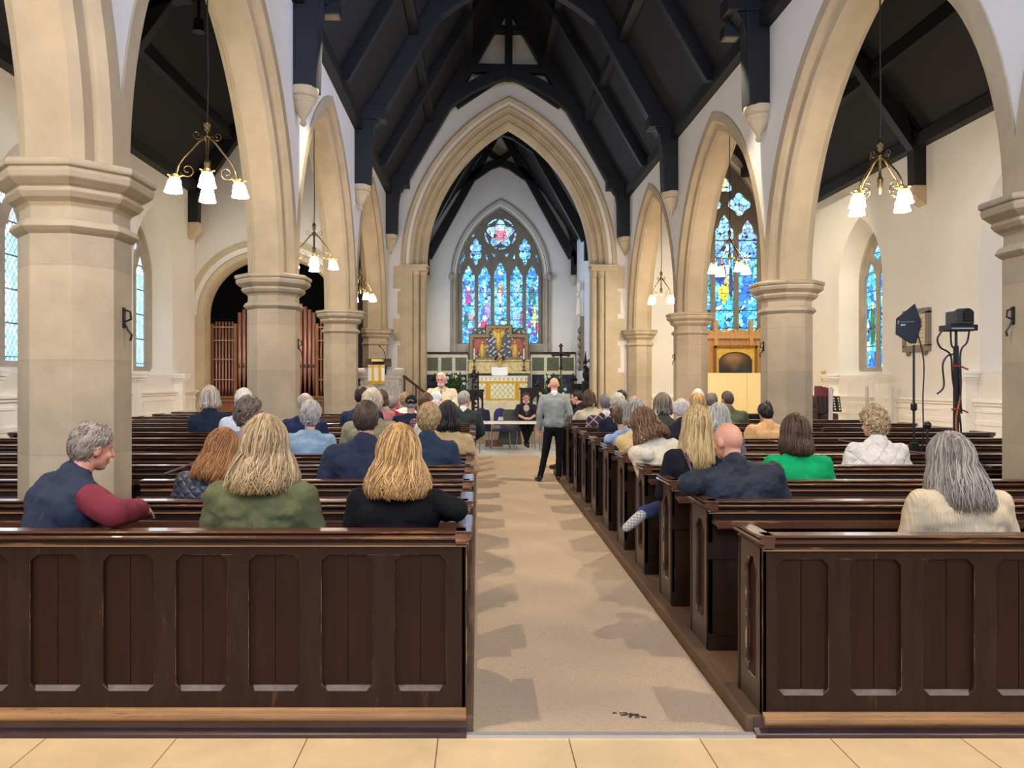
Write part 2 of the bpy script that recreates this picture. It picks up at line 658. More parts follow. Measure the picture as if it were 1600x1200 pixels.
# pew platforms (the timber floor under each block of pews)
PLAT = 0.09
for side, x0, x1, y1, lab in (('left', -6.05, -0.02, 16.0, 'organ side'), ('right', 1.31, 6.68, 13.3, 'picture side')):
    b = MB()
    y0 = 3.742
    b.hexa([(x0, y0, 0.0), (x1, y0, 0.0), (x1, y1, fz(y1)), (x0, y1, fz(y1)), (x0, y0, PLAT), (x1, y0, PLAT), (x1, y1, fz(y1) + PLAT), (x0, y1, fz(y1) + PLAT)])
    o = b.build('floor_' + side, FLOORW, bevel=0.012)
    struct(o, 'raised timber floor under the pews on the ' + lab)
    # bevelled plinth board along the front edge and along the aisle
    b = MB()
    xa, xb = (x0, -0.055) if side == 'left' else (1.345, x1)
    b.ex([(3.742, 0.0), (3.70, 0.0), (3.702, 0.016), (3.735, 0.036), (3.735, 0.088), (3.742, 0.088)], lambda u, v, w: (w, u, v), xa, xb)
    struct(b.build('baseboard_' + side, PLINTH), 'bevelled dark plinth board along the foot of the front pew on the ' + lab)

# pillars ------------------------------------------------------------


def pillar(x, y, label, hook=None):
    z0 = -0.05
    b = MB()
    o8 = PI / 8
    k = 1 / math.cos(PI / 8)
    b.lathe([(0.46 * k, z0), (0.46 * k, 0.30), (0.40 * k, 0.40), (0.325 * k, 0.44), (0.325 * k, 2.70)], (x, y, 0), 8, o8)
    # neck ring and moulded octagonal capital
    b.lathe([(0.325 * k, 2.68), (0.35 * k, 2.70), (0.375 * k, 2.725), (0.35 * k, 2.765), (0.318 * k, 2.785), (0.315 * k, 2.86), (0.335 * k, 2.885), (0.375 * k, 2.91), (0.40 * k, 2.945), (0.385 * k, 2.97),
             (0.41 * k, 2.985), (0.455 * k, 3.02), (0.465 * k, 3.06), (0.45 * k, 3.08), (0.475 * k, 3.09), (0.478 * k, 3.125), (0.46 * k, CAPZ)], (x, y, 0), 8, o8)
    b.lathe([(0.335 * k, CAPZ - 0.02), (0.335 * k, CAPZ + 0.03)], (x, y, 0), 8, o8)
    o = b.build('pillar', STONE, bevel=0.006)
    struct(o, label)
    if hook:
        hx, hz = hook
        b = MB()
        d = 1 if hx > 0 else -1
        X = x + d * 0.325
        b.tube([(X, y, hz + 0.09), (X + d * .05, y, hz + .07), (X + d * .055, y, hz + .02), (X + d * .01, y, hz), (X + d * .03, y, hz - .05), (X + d * .06, y, hz - .09), (X + d * .05, y, hz - .13)], 0.008, 6)
        b.box(min(X, X + d * .012), max(X, X + d * .012), y - .015, y + .015, hz - .04, hz + .1)
        h = b.build('wrought_iron_hook', IRON)
        tag(h, 'wrought iron bracket hook on the ' + label, 'hook', 'iron hooks on the pillars')


ordn = ['', 'nearest', 'second', 'third', 'far']
for i, y in enumerate(LCOL):
    pillar(LX, y, ('octagonal stone pillar behind the viewer, organ side' if i == 0 else ordn[i] + ' octagonal stone pillar on the organ side'), (1, 2.13) if i == 1 else ((1, 2.2) if i == 2 else None))
for i, y in enumerate(RCOL):
    pillar(RX, y, ('octagonal stone pillar behind the viewer, picture side' if i == 0 else ordn[i] + ' octagonal stone pillar on the picture side'), (-1, 2.2) if i in (1, 2, 3) else None)

# arcade walls and their two-order arches


def arcade(x, cols, name, label):
    out = [(cols[-1] + 0.75, CAPZ)]
    segs = []
    edges = [cols[0] - 5.2] + cols
    for a, c in zip(edges, edges[1:]):
        segs.append(((a + c) / 2, (c - a) / 2 - 0.34))
    bot = []
    for mid, half in segs:
        H = SH * (half / SA) ** 0.5
        bot += [(mid + u, CAPZ + 0.02 + v) for u, v in arch_pts(half, H, 0.26, 18)]
    outer = [(edges[0] - 0.3, CAPZ)] + bot + [(cols[-1] + 0.75, CAPZ + 0.02), (cols[-1] + 0.75, PLZ + 0.15), (edges[0] - 0.3, PLZ + 0.15)]
    me = plate([outer], 0.6, lambda u, v, w: (x - 0.3 + w, u, v))
    struct(link_mesh(name, me, PLASTER), label)
    for i, (mid, half) in enumerate(segs):
        H = SH * (half / SA) ** 0.5
        b = MB()
        prof = [(0.0, -0.15), (0.0, 0.15), (0.05, 0.21), (0.165, 0.215), (0.17, 0.26), (0.215, 0.315), (0.37, 0.318), (0.37, -0.318), (0.215, -0.315), (0.17, -0.26), (0.165, -0.215), (0.05, -0.21)]
        b.arch(prof, half, H, lambda u, v, w, m=mid: (x + w, m + u, CAPZ + v), n=20)
        struct(b.build('arcade_arch', STONE_A), 'pointed stone arch ' + str(i) + ' of the ' + label)


STONE_A = mat('arch_limestone', (184, 163, 130), 0.85, var=(1.5, 0.13), bump=(16, 0.15))
arcade(LX, LCOL, 'wall_nave_left', 'white nave wall above the arches on the organ side')
arcade(RX, RCOL, 'wall_nave_right', 'white nave wall above the arches on the picture side')

# outer aisle walls with splayed two-light windows ------------------------
WLX, WRX = -6.8, 8.55
LWIN = [0.9, 6.2, 11.65, 16.15]
RWIN = [2.1, 7.1, 12.1, 17.2]
WA, WH, WZ0, WZS = 0.62, 1.05, 2.0, 3.95      # glass opening: half width, arch rise, sill, springing


def leaded(U, V):
    """clear leaded glass: pale blue-green quarries"""
    a, c = (U * 9 + V * 6.0), (U * 9 - V * 6.0)
    ia, ic = np.floor(a), np.floor(c)
    h = np.abs(np.sin(ia * 12.9898 + ic * 78.233) * 43758.5453) % 1
    base = np.stack([0.30 + 0.35 * h + 0.25 * (V > 4), 0.62 + 0.25 * h, 0.78 + 0.2 * h], -1)
    fa, fc = np.abs(a - ia - .5), np.abs(c - ic - .5)
    lead = (fa > 0.44) | (fc > 0.44) | (np.abs((V * 1.9) % 1 - .5) > .475)
    base[lead] = (0.03, 0.05, 0.06)
    return base * np.array([0.9, 1.0, 1.05])


def seeds(n, u0, u1, v0, v1, sd):
    r = np.random.RandomState(sd)
    return r.uniform(u0, u1, n), r.uniform(v0, v1, n), r.rand(n)


def voronoi(U, V, su, sv):
    d1 = np.full(U.shape, 9e9)
    d2 = np.full(U.shape, 9e9)
    idx = np.zeros(U.shape, int)
    for i in range(len(su)):
        d = (U - su[i]) ** 2 + (V - sv[i]) ** 2
        n = d < d1
        d2 = np.where(n, d1, np.minimum(d2, d))
        idx = np.where(n, i, idx)
        d1 = np.where(n, d, d1)
    return idx, np.sqrt(d2) - np.sqrt(d1)


PAL = [(0.03, 0.22, 0.75), (0.05, 0.42, 0.9), (0.12, 0.58, 0.98), (0.22, 0.75, 0.98), (0.55, 0.95, 1.0), (0.05, 0.5, 0.62), (0.02, 0.12, 0.5), (0.15, 0.7, 0.8), (0.04, 0.34, 0.85)]


def glassfn(blobs, n, box, sd, lead=0.010, white_above=None, bars=0.42):
    def fn(U, V):
        su, sv, rr = seeds(n, *box, sd)
        idx, edge = voronoi(U, V, su, sv)
        pal = np.array(PAL)
        rgb = pal[(rr[idx] * 997).astype(int) % len(PAL)] * (0.75 + 0.5 * ((rr[idx] * 31) % 1))[..., None]
        for (cu, cv, ru, rv, col) in blobs:
            wob = 1 + 0.22 * np.sin(9 * (U - cu) / ru + 5 * (V - cv) / rv)
            m = ((U - cu) / ru) ** 2 + ((V - cv) / rv) ** 2 < wob
            rgb[m] = np.array(col) * (0.6 + 0.7 * rr[idx][m])[..., None]
        if white_above:  # brighter sky behind the upper glass, mixed into its colour
            t = smooth01(white_above[0], white_above[1], V)[..., None]
            rgb = rgb * (1 - 0.28 * t) + 0.28 * t * np.array([0.85, 1.0, 1.0])
        rgb[edge < lead] = (0.01, 0.03, 0.06)
        rgb[np.abs((V / bars) % 1 - 0.5) > 0.5 - 0.012 / bars] = (0.01, 0.02, 0.04)
        return np.clip(rgb, 0, 1.3)
    return fn


GLASS = attr_mat('leaded_glass', 0.25, GLASS_E)
STAIN = attr_mat('stained_glass', 0.25, GLASS_E * 1.15)


def light_loop(cu, v0, v1, hw, foil=True):
    """outline of a lancet light with a trefoiled head, springing at v1"""
    pts = [(cu - hw, v0), (cu + hw, v0), (cu + hw, v1)]
    if foil:
        head = [(hw * 1.0, 0.02), (hw * 1.02, hw * .35), (hw * .86, hw * .66), (hw * .62, hw * .78), (hw * .64, hw * 1.05), (hw * .45, hw * 1.5), (0, hw * 2.15)]
    else:
        head = [(hw * .95, hw * .5), (hw * .75, hw * .95), (hw * .4, hw * 1.4), (0, hw * 1.75)]
    pts += [(cu + a, v1 + c) for a, c in head]
    pts += [(cu - a, v1 + c) for a, c in head[-2::-1]]
    pts += [(cu - hw, v1)]
    return pts


def foil_loop(cu, cv, r, n=4, amp=0.16, rot=0.0):
    return [(cu + r * (1 + amp * math.cos(n * (t - rot))) * math.cos(t), cv + r * (1 + amp * math.cos(n * (t - rot))) * math.sin(t)) for t in [2 * PI * k / 40 for k in range(40)]]


def aisle_wall(name, X, s, wins, y0, y1, label, stained):
    """s=+1: wall thickness runs to +x (right wall); -1: to -x"""
    sill = 1.85
    holes = []
    for y in wins:
        holes.append([(y + u, WZS + v) for u, v in arch_pts(WA, WH, 0.36, 14, WZS - sill)])
    outer = [(y0, -0.3), (y1, -0.3), (y1, 6.6), (y0, 6.6)]
    me = plate([outer] + holes, 0.25, YZ(X, s))
    struct(link_mesh(name, me, PLASTER), label)
    for i, y in enumerate(wins):
        xf = lambda u, v, w, yy=y: (X + s * w, yy + u, WZS + v)
        b = MB()   # splayed plaster reveal
        b.arch([(0.352, 0.003), (0.40, 0.003), (0.40, 0.62), (0.0, 0.62), (0.06, 0.40)], WA, WH, xf, jamb=WZS - sill)
        XS = X + s * .006
        b.hexa([(XS, y - WA - .36, sill - .3), (X + s * .6, y - WA - .1, sill - .3), (X + s * .6, y + WA + .1, sill - .3), (XS, y + WA + .36, sill - .3),
                (XS, y - WA - .36, sill + .005), (X + s * .6, y - WA - .1, sill + .16), (X + s * .6, y + WA + .1, sill + .16), (XS, y + WA + .36, sill + .005)])
        struct(b.build('window_reveal', PLASTER), 'splayed white window reveal ' + str(i + 1) + ' in the ' + label)
        win = MB()   # stone surround
        win.arch([(0.08, 0.34), (0.08, 0.5), (-0.05, 0.5), (-0.05, 0.40), (0.0, 0.34)], WA, WH, xf, jamb=WZS - WZ0)
        win.box(min(X + s * .34, X + s * .5), max(X + s * .34, X + s * .5), y - WA, y + WA, WZ0 - 0.12, WZ0 + 0.02)
        wo = win.build('window_' + str(i + 1) + ('l' if s < 0 else 'r'), STONE_G)
        wo.name = 'window_%d' % (i + 1 + (0 if s < 0 else 4))
        struct(wo, 'two-light pointed window ' + str(i + 1) + ' in the ' + label)
        loops = [[(u, v) for u, v in arch_pts(WA, WH, 0.0, 14, WZS - WZ0)]]
        loops.append(light_loop(-0.3, WZ0 - WZS + 0.04, 0.02, 0.245))
        loops.append(light_loop(0.3, WZ0 - WZS + 0.04, 0.02, 0.245))
        loops.append(foil_loop(0, 0.66, 0.185, 4, 0.14, 0))
        tr = link_mesh('tracery', plate(loops, 0.10, lambda u, v, w, yy=y: (X + s * (0.40 + w), yy + u, WZS + v)), STONE_G, wo)
        fn = glassfn([(rx, 3.0, .12, .5, c) for rx, c in ((-.3, (.15, .02, .05)), (.3, (.02, .12, .05)))] + [(-.3, 3.5, .06, .08, (.8, .6, .4)), (.3, 3.45, .06, .08, (.8, .6, .4))], 330, (-.7, .7, 1.9, 5.1), 5 + i, 0.008) if stained else leaded
        g = color_grid('glass', -WA, WA, WZ0, WZS + WH, 150 if not stained else 110, 330 if not stained else 240, fn, lambda u, v, w, yy=y: (X + s * 0.46, yy + u, v), STAIN if stained else GLASS, wo)


aisle_wall('wall_left', WLX, -1, LWIN, -5.5, 18.8, 'outer aisle wall on the organ side', False)
aisle_wall('wall_right', WRX, 1, RWIN, -5.5, 22.2, 'outer aisle wall on the picture side', True)

# dado: white panelling, moulded rail and capped posts along both aisle walls
for X, s, y1, wins, zr, nm, lab in ((WLX, -1, 18.45, LWIN, 1.47, 'left', 'organ side'), (WRX, 1, 21.7, RWIN, 1.36, 'right', 'picture side')):
    b = MB()
    x = lambda d: X - s * d
    def bx(d0, d1, ya, yb, za, zb):
        b.box(min(x(d0), x(d1)), max(x(d0), x(d1)), ya, yb, za, zb)
    bx(0, .03, -3, y1, -0.02, zr)
    bx(0, .11, -3, y1, zr, zr + 0.045)
    bx(0, .07, -3, y1, zr - 0.05, zr)
    bx(0, .05, -3, y1, zr - 0.17, zr - 0.13)
    bx(0, .06, -3, y1, 0.0, 0.28)
    bx(0, .05, -3, y1, 0.98, 1.06)
    yy = -2.5
    while yy < y1:
        bx(0, .045, yy, yy + .09, .28, zr - .13)
        yy += 0.86
    struct(b.build('trim_' + nm, WHITEPAINT, bevel=0.004), 'white painted dado panelling along the aisle wall, ' + lab)
    for wy in wins:
        for d in (-1.12, 1.12):
            py = wy + d
            if py > y1 - .1 or py < 4:
                continue
            q = MB()
            xa, xb = sorted((X, X - s * .20))
            q.box(xa, xb, py - .085, py + .085, 0.0, 1.76)
            for k, (e, z0, z1) in enumerate(((.02, 1.70, 1.74), (.045, 1.74, 1.79), (.075, 1.79, 1.85), (.09, 1.85, 1.89))):
                xa, xb = sorted((X, X - s * (.20 + e)))
                q.box(xa, xb, py - .085 - e, py + .085 + e, z0, z1)
            struct(q.build('trim_post', WHITEPAINT, bevel=0.004), 'white capped post beside the window at %.1f metres, %s' % (py, lab))

# west wall behind the viewer with its window opening
hole = [(AX + u, 6.2 + v) for u, v in arch_pts(1.9, 3.2, 0, 14, 1.6)]
me = plate([[(-7.4, -0.3), (9.2, -0.3), (9.2, 6.4), (6.6, 9.2), (4.3, 6.9), (AX, 12.8), (-2.6, 6.9), (-4.9, 9.0), (-7.4, 6.3)], hole], 0.3, lambda u, v, w: (u, -5.6 + w, v))
struct(link_mesh('wall_west', me, PLASTER), 'west wall of the church behind the viewer')
b = MB()
b.box(AX - 2, AX + 2, -5.63, -5.61, 4.4, 9.6)
struct(b.build('window_west', mat('west_window_glass', (190, 215, 240), 0.3, emit=1.0)), 'tall west window behind the viewer')

# chancel arch wall --------------------------------------------------------
CA, CHt, CZ = 2.30, 3.92, 4.95
CX = 0.875
hole = [(CX + u, CZ + v) for u, v in arch_pts(CA, CHt, 0.45, 24, CZ + 0.3)]
outer = [(LX + .2, -0.3), (RX - .2, -0.3), (RX - .2, PLZ + .2), (AX, 12.75), (LX + .2, PLZ + .2)]
me = plate([outer, hole], 0.6, XZ(CW))
struct(link_mesh('wall_chancel_arch', me, PLASTER), 'white gable wall around the chancel arch')
xf = lambda u, v, w: (CX + u, CW + w, CZ + v)


def roll(r0, w0, rad, n=5, a0=200, a1=-20):
    return [(r0 + rad * math.cos(R(a0 + (a1 - a0) * k / n)), w0 - rad * math.sin(R(a0 + (a1 - a0) * k / n)) * 1.0) for k in range(n + 1)]


prof = [(0.0, 0.42), (0.0, 0.30), (0.04, 0.27), (0.07, 0.21), (0.115, 0.195), (0.15, 0.215), (0.17, 0.24), (0.20, 0.22), (0.22, 0.12), (0.265, 0.09), (0.31, 0.10), (0.335, 0.14), (0.36, 0.12), (0.38, 0.02), (0.43, -0.015), (0.48, 0.0), (0.50, 0.035),
        (0.56, 0.03), (0.58, -0.06), (0.64, -0.085), (0.69, -0.06), (0.71, 0.0), (0.71, 0.05), (0.45, 0.6), (0.0, 0.6)]
b = MB()
b.arch(prof, CA, CHt, xf, n=30)
struct(b.build('chancel_arch', STONE_P, smooth='auto'), 'tall moulded stone chancel arch')
for s, nm in ((-1, 'pulpit side'), (1, 'picture side')):
    b = MB()
    ux = CX + s * CA
    # stepped jamb with two engaged shafts, bases and a capital band
    def bx(r0, r1, w0, w1, z0, z1):
        xa, xb = sorted((ux + s * r0, ux + s * r1))
        b.box(xa, xb, CW + w0, CW + w1, z0, z1)
    bx(0.02, 0.5, 0.26, 0.6, 0, CZ)
    bx(0.20, 0.62, 0.14, 0.5, 0, CZ)
    bx(0.38, 0.72, -0.03, 0.5, 0, CZ)
    for r, w in ((0.105, 0.235), (0.30, 0.11)):
        c = (ux + s * r, CW + w, 0)
        b.lathe([(0.15, 0), (0.15, .5), (0.11, .6), (0.095, .65), (0.095, 4.62), (0.115, 4.64), (0.095, 4.66), (0.10, 4.70), (0.15, 4.80), (0.165, 4.86), (0.15, 4.89), (0.175, 4.91), (0.18, CZ)], c, 14)
    bx(-0.05, 0.76, -0.10, 0.3, CZ - 0.05, CZ + 0.01)
    bx(0.0, 0.74, -0.06, 0.3, CZ - 0.16, CZ - 0.05)
    for k, z in enumerate((0.6, 1.35, 2.1, 2.85, 3.6, 4.3)):
        bx(0.7, 0.80 + 0.12 * (k % 2), -0.012, 0.1, z, z + 0.62)
    struct(b.build('chancel_arch_pier', STONE_P, smooth='auto'), 'clustered stone pier of the chancel arch, ' + nm)

# chancel beyond the arch ------------------------------------------------------
EX0, EX1 = -2.0, 3.72
FZ1, FZ2, FZ3 = 0.38, 0.72, 0.98      # chancel, sanctuary and altar floor levels
b = MB()
b.box(-2.6, 4.3, 22.3, 30, -0.3, 0.25)
b.box(EX0, EX1, 22.7, 30, 0.2, FZ1)
b.box(EX0, EX1, 25.6, 30, 0.3, 0.55)
b.box(EX0, EX1, 26.0, 30, 0.3, FZ2)
b.box(-0.55, 2.3, 26.9, 30, 0.6, FZ3)
struct(b.build('floor_chancel', MARBLE, bevel=0.01), 'cream marble chancel floor and altar steps')
EA, EH, EZ0, EZS = 1.56, 2.62, 3.15, 5.62
EC = 0.87
hole = [(EC + u, EZS + v) for u, v in arch_pts(EA, EH, 0.12, 20, EZS - EZ0 + .1)]
me = plate([[(EX0 - .4, 0), (EX1 + .4, 0), (EX1 + .4, 7.4), (AX, 11.6), (EX0 - .4, 7.4)], hole], 0.4, XZ(EW))
struct(link_mesh('wall_east', me, PLASTER), 'cream east wall of the chancel around the great window')
CHW = mat('chancel_side_wall_plaster', (214, 210, 206), 0.9, var=(0.8, 0.05))
b = MB()
b.box(EX1, EX1 + .4, CW + .55, EW + .4, 0, 7.6)
struct(b.build('wall_chancel_right', CHW), 'chancel side wall on the picture side')
hole = [(25.4 + u, 5.0 + v) for u, v in arch_pts(0.75, 1.2, 0, 12, 1.9)]
struct(link_mesh('wall_chancel_left', plate([[(CW + .55, 0), (EW + .4, 0), (EW + .4, 7.6), (CW + .55, 7.6)], hole], 0.4, YZ(EX0, -1)), CHW), 'chancel side wall on the pulpit side')
b = MB()
b.box(EX0 - .32, EX0 - .30, 24.5, 26.3, 3.0, 6.4)
struct(b.build('window_chancel', mat('chancel_window_glass', (170, 205, 240), 0.3, emit=1.0)), 'plain pointed window in the chancel side wall')
xe = lambda u, v, w: (EC + u, EW + w, EZS + v)
b = MB()   # hood mould, shafts and reveal of the east window
b.arch([(0.0, 0.32), (0.02, 0.16), (0.08, 0.10), (0.12, 0.12), (0.15, 0.02), (0.20, -0.01), (0.24, 0.02), (0.26, -0.05), (0.31, -0.08), (0.34, -0.05), (0.34, 0.1), (0.14, 0.4), (0.0, 0.4)], EA, EH, xe, jamb=EZS - EZ0 + .35, n=24)
b.box(EC - EA - .34, EC + EA + .34, EW - .05, EW + .3, EZ0 - .45, EZ0 - 0.02)
for s in (-1, 1):
    b.lathe([(0.10, -2.9), (0.10, -2.7), (0.065, -2.62), (0.065, -0.12), (0.09, -0.10), (0.065, -0.07), (0.085, 0.0), (0.12, 0.10), (0.12, 0.13)], (EC + s * (EA + .17), EW - .04, EZS), 12)
    b.ell((EC + s * (EA + .30), EW - .1, EZS + .05), (.10, .10, .16))
ewin = struct(b.build('window_9', STONE_G, smooth='auto'), 'great five-light stained glass east window')
lw, pit = 0.232, 0.605
loops = [[(u, v) for u, v in arch_pts(EA, EH, 0.0, 24, EZS - EZ0)]]
for k in range(-2, 3):
    top = {0: 0.34, 1: 0.20, 2: 0.20}[abs(k)]
    loops.append(light_loop(k * pit, EZ0 - EZS + 0.03, top - 0.20, lw))
for k5 in range(5):
    t5 = PI / 2 + k5 * 2 * PI / 5
    loops.append([(.60 * math.cos(t5 + R(36 + q)), 1.70 + .60 * math.sin(t5 + R(36 + q))) for q in range(-24, 25, 6)] + [(.53 * math.cos(t5 + R(36 + q)), 1.70 + .53 * math.sin(t5 + R(36 + q))) for q in range(20, -21, -8)])
loops.append(foil_loop(0, 1.70, 0.455, 5, 0.22, PI / 2))
for s in (-1, 1):
    loops.append([(s * 0.93 + a, 1.02 + c) for a, c in [(0, .50), (.09, .42), (.09, .30), (.2, .26), (.22, .1), (.15, .02), (.22, -.08), (.19, -.24), (.08, -.3), (.07, -.44), (0, -.52), (-.07, -.44), (-.08, -.3), (-.19, -.24), (-.22, -.08), (-.15, .02), (-.22, .1), (-.2, .26), (-.09, .3), (-.09, .42)]])
    loops.append([(s * a, c) for a, c in [(.95, 1.95), (1.02, 1.80), (1.2, 1.45), (1.0, 1.62)]])
    loops.append([(s * a, c) for a, c in [(.33, .98), (.24, .80), (.13, .97), (.2, .93)]])
    loops.append([(s * a, c) for a, c in [(.54, .95), (.44, .62), (.50, .66), (.56, .8)]])
    loops.append([(s * a, c) for a, c in [(1.36, .95), (1.46, .62), (1.40, .66), (1.34, .8)]])
link_mesh('tracery', plate(loops, 0.16, lambda u, v, w: (EC + u, EW + 0.10 + w, EZS + v)), STONE_D, ewin)
r_, g_, p_, gd, wh, nv = (.55, .0, .05), (.0, .13, .09), (.45, .02, .35), (.95, .72, .15), (.9, .95, .95), (.03, .06, .35)
bl = [(0, 1.70, .24, .30, (.75, .0, .09)), (0, 1.92, .16, .10, (.75, .85, .95)), (0, 1.40, .1, .05, wh), (-.34, 1.75, .1, .16, (.55, .95, .85)), (.34, 1.75, .1, .16, (.55, .95, .85))]
bl += [(-1.21, -.78, .13, .22, p_), (-1.21, -.45, .15, .16, (.35, .1, .45)), (-1.21, -.36, .07, .09, wh), (-1.3, -1.55, .10, .33, g_), (-1.1, -1.45, .07, .22, (.6, .3, .25))]
bl += [(-.62, -1.35, .13, .28, (.03, .12, .6)), (-.5, -1.2, .09, .3, (.45, .25, .6)), (-.62, -1.82, .15, .28, r_), (-.6, -1.5, .08, .1, wh), (-.6, -.4, .07, .3, (.5, .7, .9))]
bl += [(0, -.42, .12, .22, (.35, .15, .08)), (0, -.26, .06, .08, gd), (-.02, -.55, .07, .12, (.9, .7, .5)), (0, -.95, .05, .35, wh), (0, -1.95, .2, .2, (.04, .2, .6))]
bl += [(.55, -1.45, .07, .4, (.25, .4, .85)), (.68, -1.4, .06, .35, (.1, .5, .9)), (.78, -1.5, .06, .3, (.35, .1, .35)), (.6, -.4, .1, .3, (.35, .6, .8))]
bl += [(1.2, -.55, .14, .26, (.02, .14, .17)), (1.12, -.85, .05, .15, (.02, .14, .17)), (1.3, -.85, .05, .15, (.02, .14, .17)), (1.2, -.32, .06, .07, (.2, .2, .3)), (1.3, -1.45, .07, .42, gd), (1.13, -1.2, .09, .12, (.1, .03, .25)), (1.38, -1.85, .05, .2, r_), (1.12, -1.75, .06, .18, (.3, .05, .3))]
for cu, cv, c in ((-1.32, -2.1, (.02, .12, .45)), (-1.12, -1.95, (.25, .05, .3)), (-.66, -1.98, (.03, .2, .6)), (.68, -1.98, (.4, .1, .3)), (1.1, -1.98, (.5, .9, .7)), (1.3, -2.12, (.2, .05, .35))):
    bl.append((cu, cv, .07, .085, c))
fn0 = glassfn(bl, 2300, (-1.7, 1.7, -2.6, 2.8), 11, 0.009, (-0.4, 2.4), 0.52)
color_grid('glass', -EA, EA, EZ0 - EZS, EH, 240, 380, fn0, lambda u, v, w: (EC + u, EW + 0.2, EZS + v), attr_mat('stained_glass_east', 0.25, GLASS_E * .92), ewin)

# east walls of the two aisles -----------------------------------------------------
OY = 18.5
OC, OA, OH, OZ = -4.97, 1.60, 1.36, 3.3
hole = [(OC + u, OZ + v) for u, v in arch_pts(OA, OH, 0.2, 16, OZ)]
me = plate([[(-7.3, -0.3), (LX - .3, -0.3), (LX - .3, 6.9), (-4.9, 9.0), (-7.3, 6.3)], hole], 0.4, XZ(OY))
struct(link_mesh('wall_organ', me, PLASTER), 'cream end wall around the organ arch')
b = MB()
b.arch([(0.0, 0.10), (0.06, 0.0), (0.16, -0.02), (0.20, 0.03), (0.30, 0.02), (0.34, -0.03), (0.46, -0.03), (0.46, 0.05), (0.2, 0.4), (0.0, 0.4)], OA, OH, lambda u, v, w: (OC + u, OY + w, OZ + v), n=18)
b.box(OC - OA - .22, OC - OA, OY - .02, OY + .4, 0, OZ)
b.box(OC + OA, OC + OA + .22, OY - .02, OY + .4, 0, OZ)
struct(b.build('organ_arch', STONE_P, smooth='auto'), 'stone arch framing the organ')
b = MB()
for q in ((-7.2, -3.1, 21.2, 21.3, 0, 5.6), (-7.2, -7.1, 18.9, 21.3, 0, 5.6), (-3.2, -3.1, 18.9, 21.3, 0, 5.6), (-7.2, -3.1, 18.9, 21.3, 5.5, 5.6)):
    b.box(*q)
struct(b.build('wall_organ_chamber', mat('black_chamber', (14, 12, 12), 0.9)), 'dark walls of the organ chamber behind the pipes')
# picture-side aisle: east wall with three-light window
RY = 21.8
QC, QA, QH, QZS, QZ0 = 7.05, 1.05, 2.2, 5.75, 3.1
hole = [(QC + u, QZS + v) for u, v in arch_pts(QA, QH, 0.1, 16, QZS - QZ0)]
me = plate([[(RX - .1, -0.3), (9.1, -0.3), (9.1, 6.3), (6.6, 9.2), (RX - .1, 7.2)], hole], 0.4, XZ(RY))
struct(link_mesh('wall_aisle_east', me, PLASTER), 'white end wall of the picture-side aisle')
b = MB()
b.arch([(0.0, 0.25), (0.03, 0.12), (0.10, 0.08), (0.14, 0.0), (0.22, -0.04), (0.28, -0.08), (0.34, -0.03), (0.34, 0.05), (0.1, 0.38), (0.0, 0.38)], QA, QH, lambda u, v, w: (QC + u, RY + w, QZS + v), jamb=QZS - QZ0 + .1, n=18)
b.box(QC - QA - .3, QC + QA + .3, RY - .04, RY + .3, QZ0 - .25, QZ0)
qwin = struct(b.build('window_10', STONE_G, smooth='auto'), 'three-light stained glass window above the gilt framed picture')
loops = [[(u, v) for u, v in arch_pts(QA, QH, 0.0, 18, QZS - QZ0)]]
for k in (-1, 0, 1):
    loops.append(light_loop(k * .665, QZ0 - QZS + .03, 0.16 if k == 0 else 0.02, .27))
loops.append(foil_loop(.42, 1.02, .29, 4, .16, 0))
loops.append(foil_loop(-.42, 1.02, .29, 4, .16, 0))
loops.append(foil_loop(0, 1.55, .2, 3, .16, PI / 2))
link_mesh('tracery', plate(loops, 0.14, lambda u, v, w: (QC + u, RY + .08 + w, QZS + v)), STONE_D, qwin)
bl = [(.0, -1.35, .15, .45, (.55, .6, .05)), (.05, -.85, .09, .1, (.9, .7, .5)), (-.1, -.9, .16, .4, (.02, .06, .3)), (.2, -1.2, .06, .5, (.03, .04, .12)), (.66, -1.2, .17, .6, (.05, .2, .75)), (.66, -.5, .08, .1, (.85, .7, .6)), (.0, 1.6, .1, .2, (.8, .8, .2)), (-.66, -1.2, .16, .6, (.3, .05, .2)), (.5, .95, .07, .12, (.05, .2, .5))]
fn1 = glassfn(bl, 700, (-1.1, 1.1, -2.8, 2.3), 23, 0.012, (-0.9, 0.3), 0.5)
color_grid('glass', -QA, QA, QZ0 - QZS, QH, 130, 280, fn1, lambda u, v, w: (QC + u, RY + .17, QZS + v), STAIN, qwin)
b = MB()
b.box(RX + .3, 6.2, RY - .1, RY, 1.25, 1.36)
b.box(RX + .3, 6.2, RY - .03, RY, 0, 1.25)
struct(b.build('baseboard_aisle_east', WHITEPAINT), 'white dado on the end wall of the picture-side aisle')

# roofs ----------------------------------------------------------------------------


def roofplane(b, xa, za, xb, zb, y0, y1, t=0.15):
    b.hexa([(xa, y0, za), (xb, y0, zb), (xb, y1, zb), (xa, y1, za), (xa, y0, za + t), (xb, y0, zb + t), (xb, y1, zb + t), (xa, y1, za + t)])


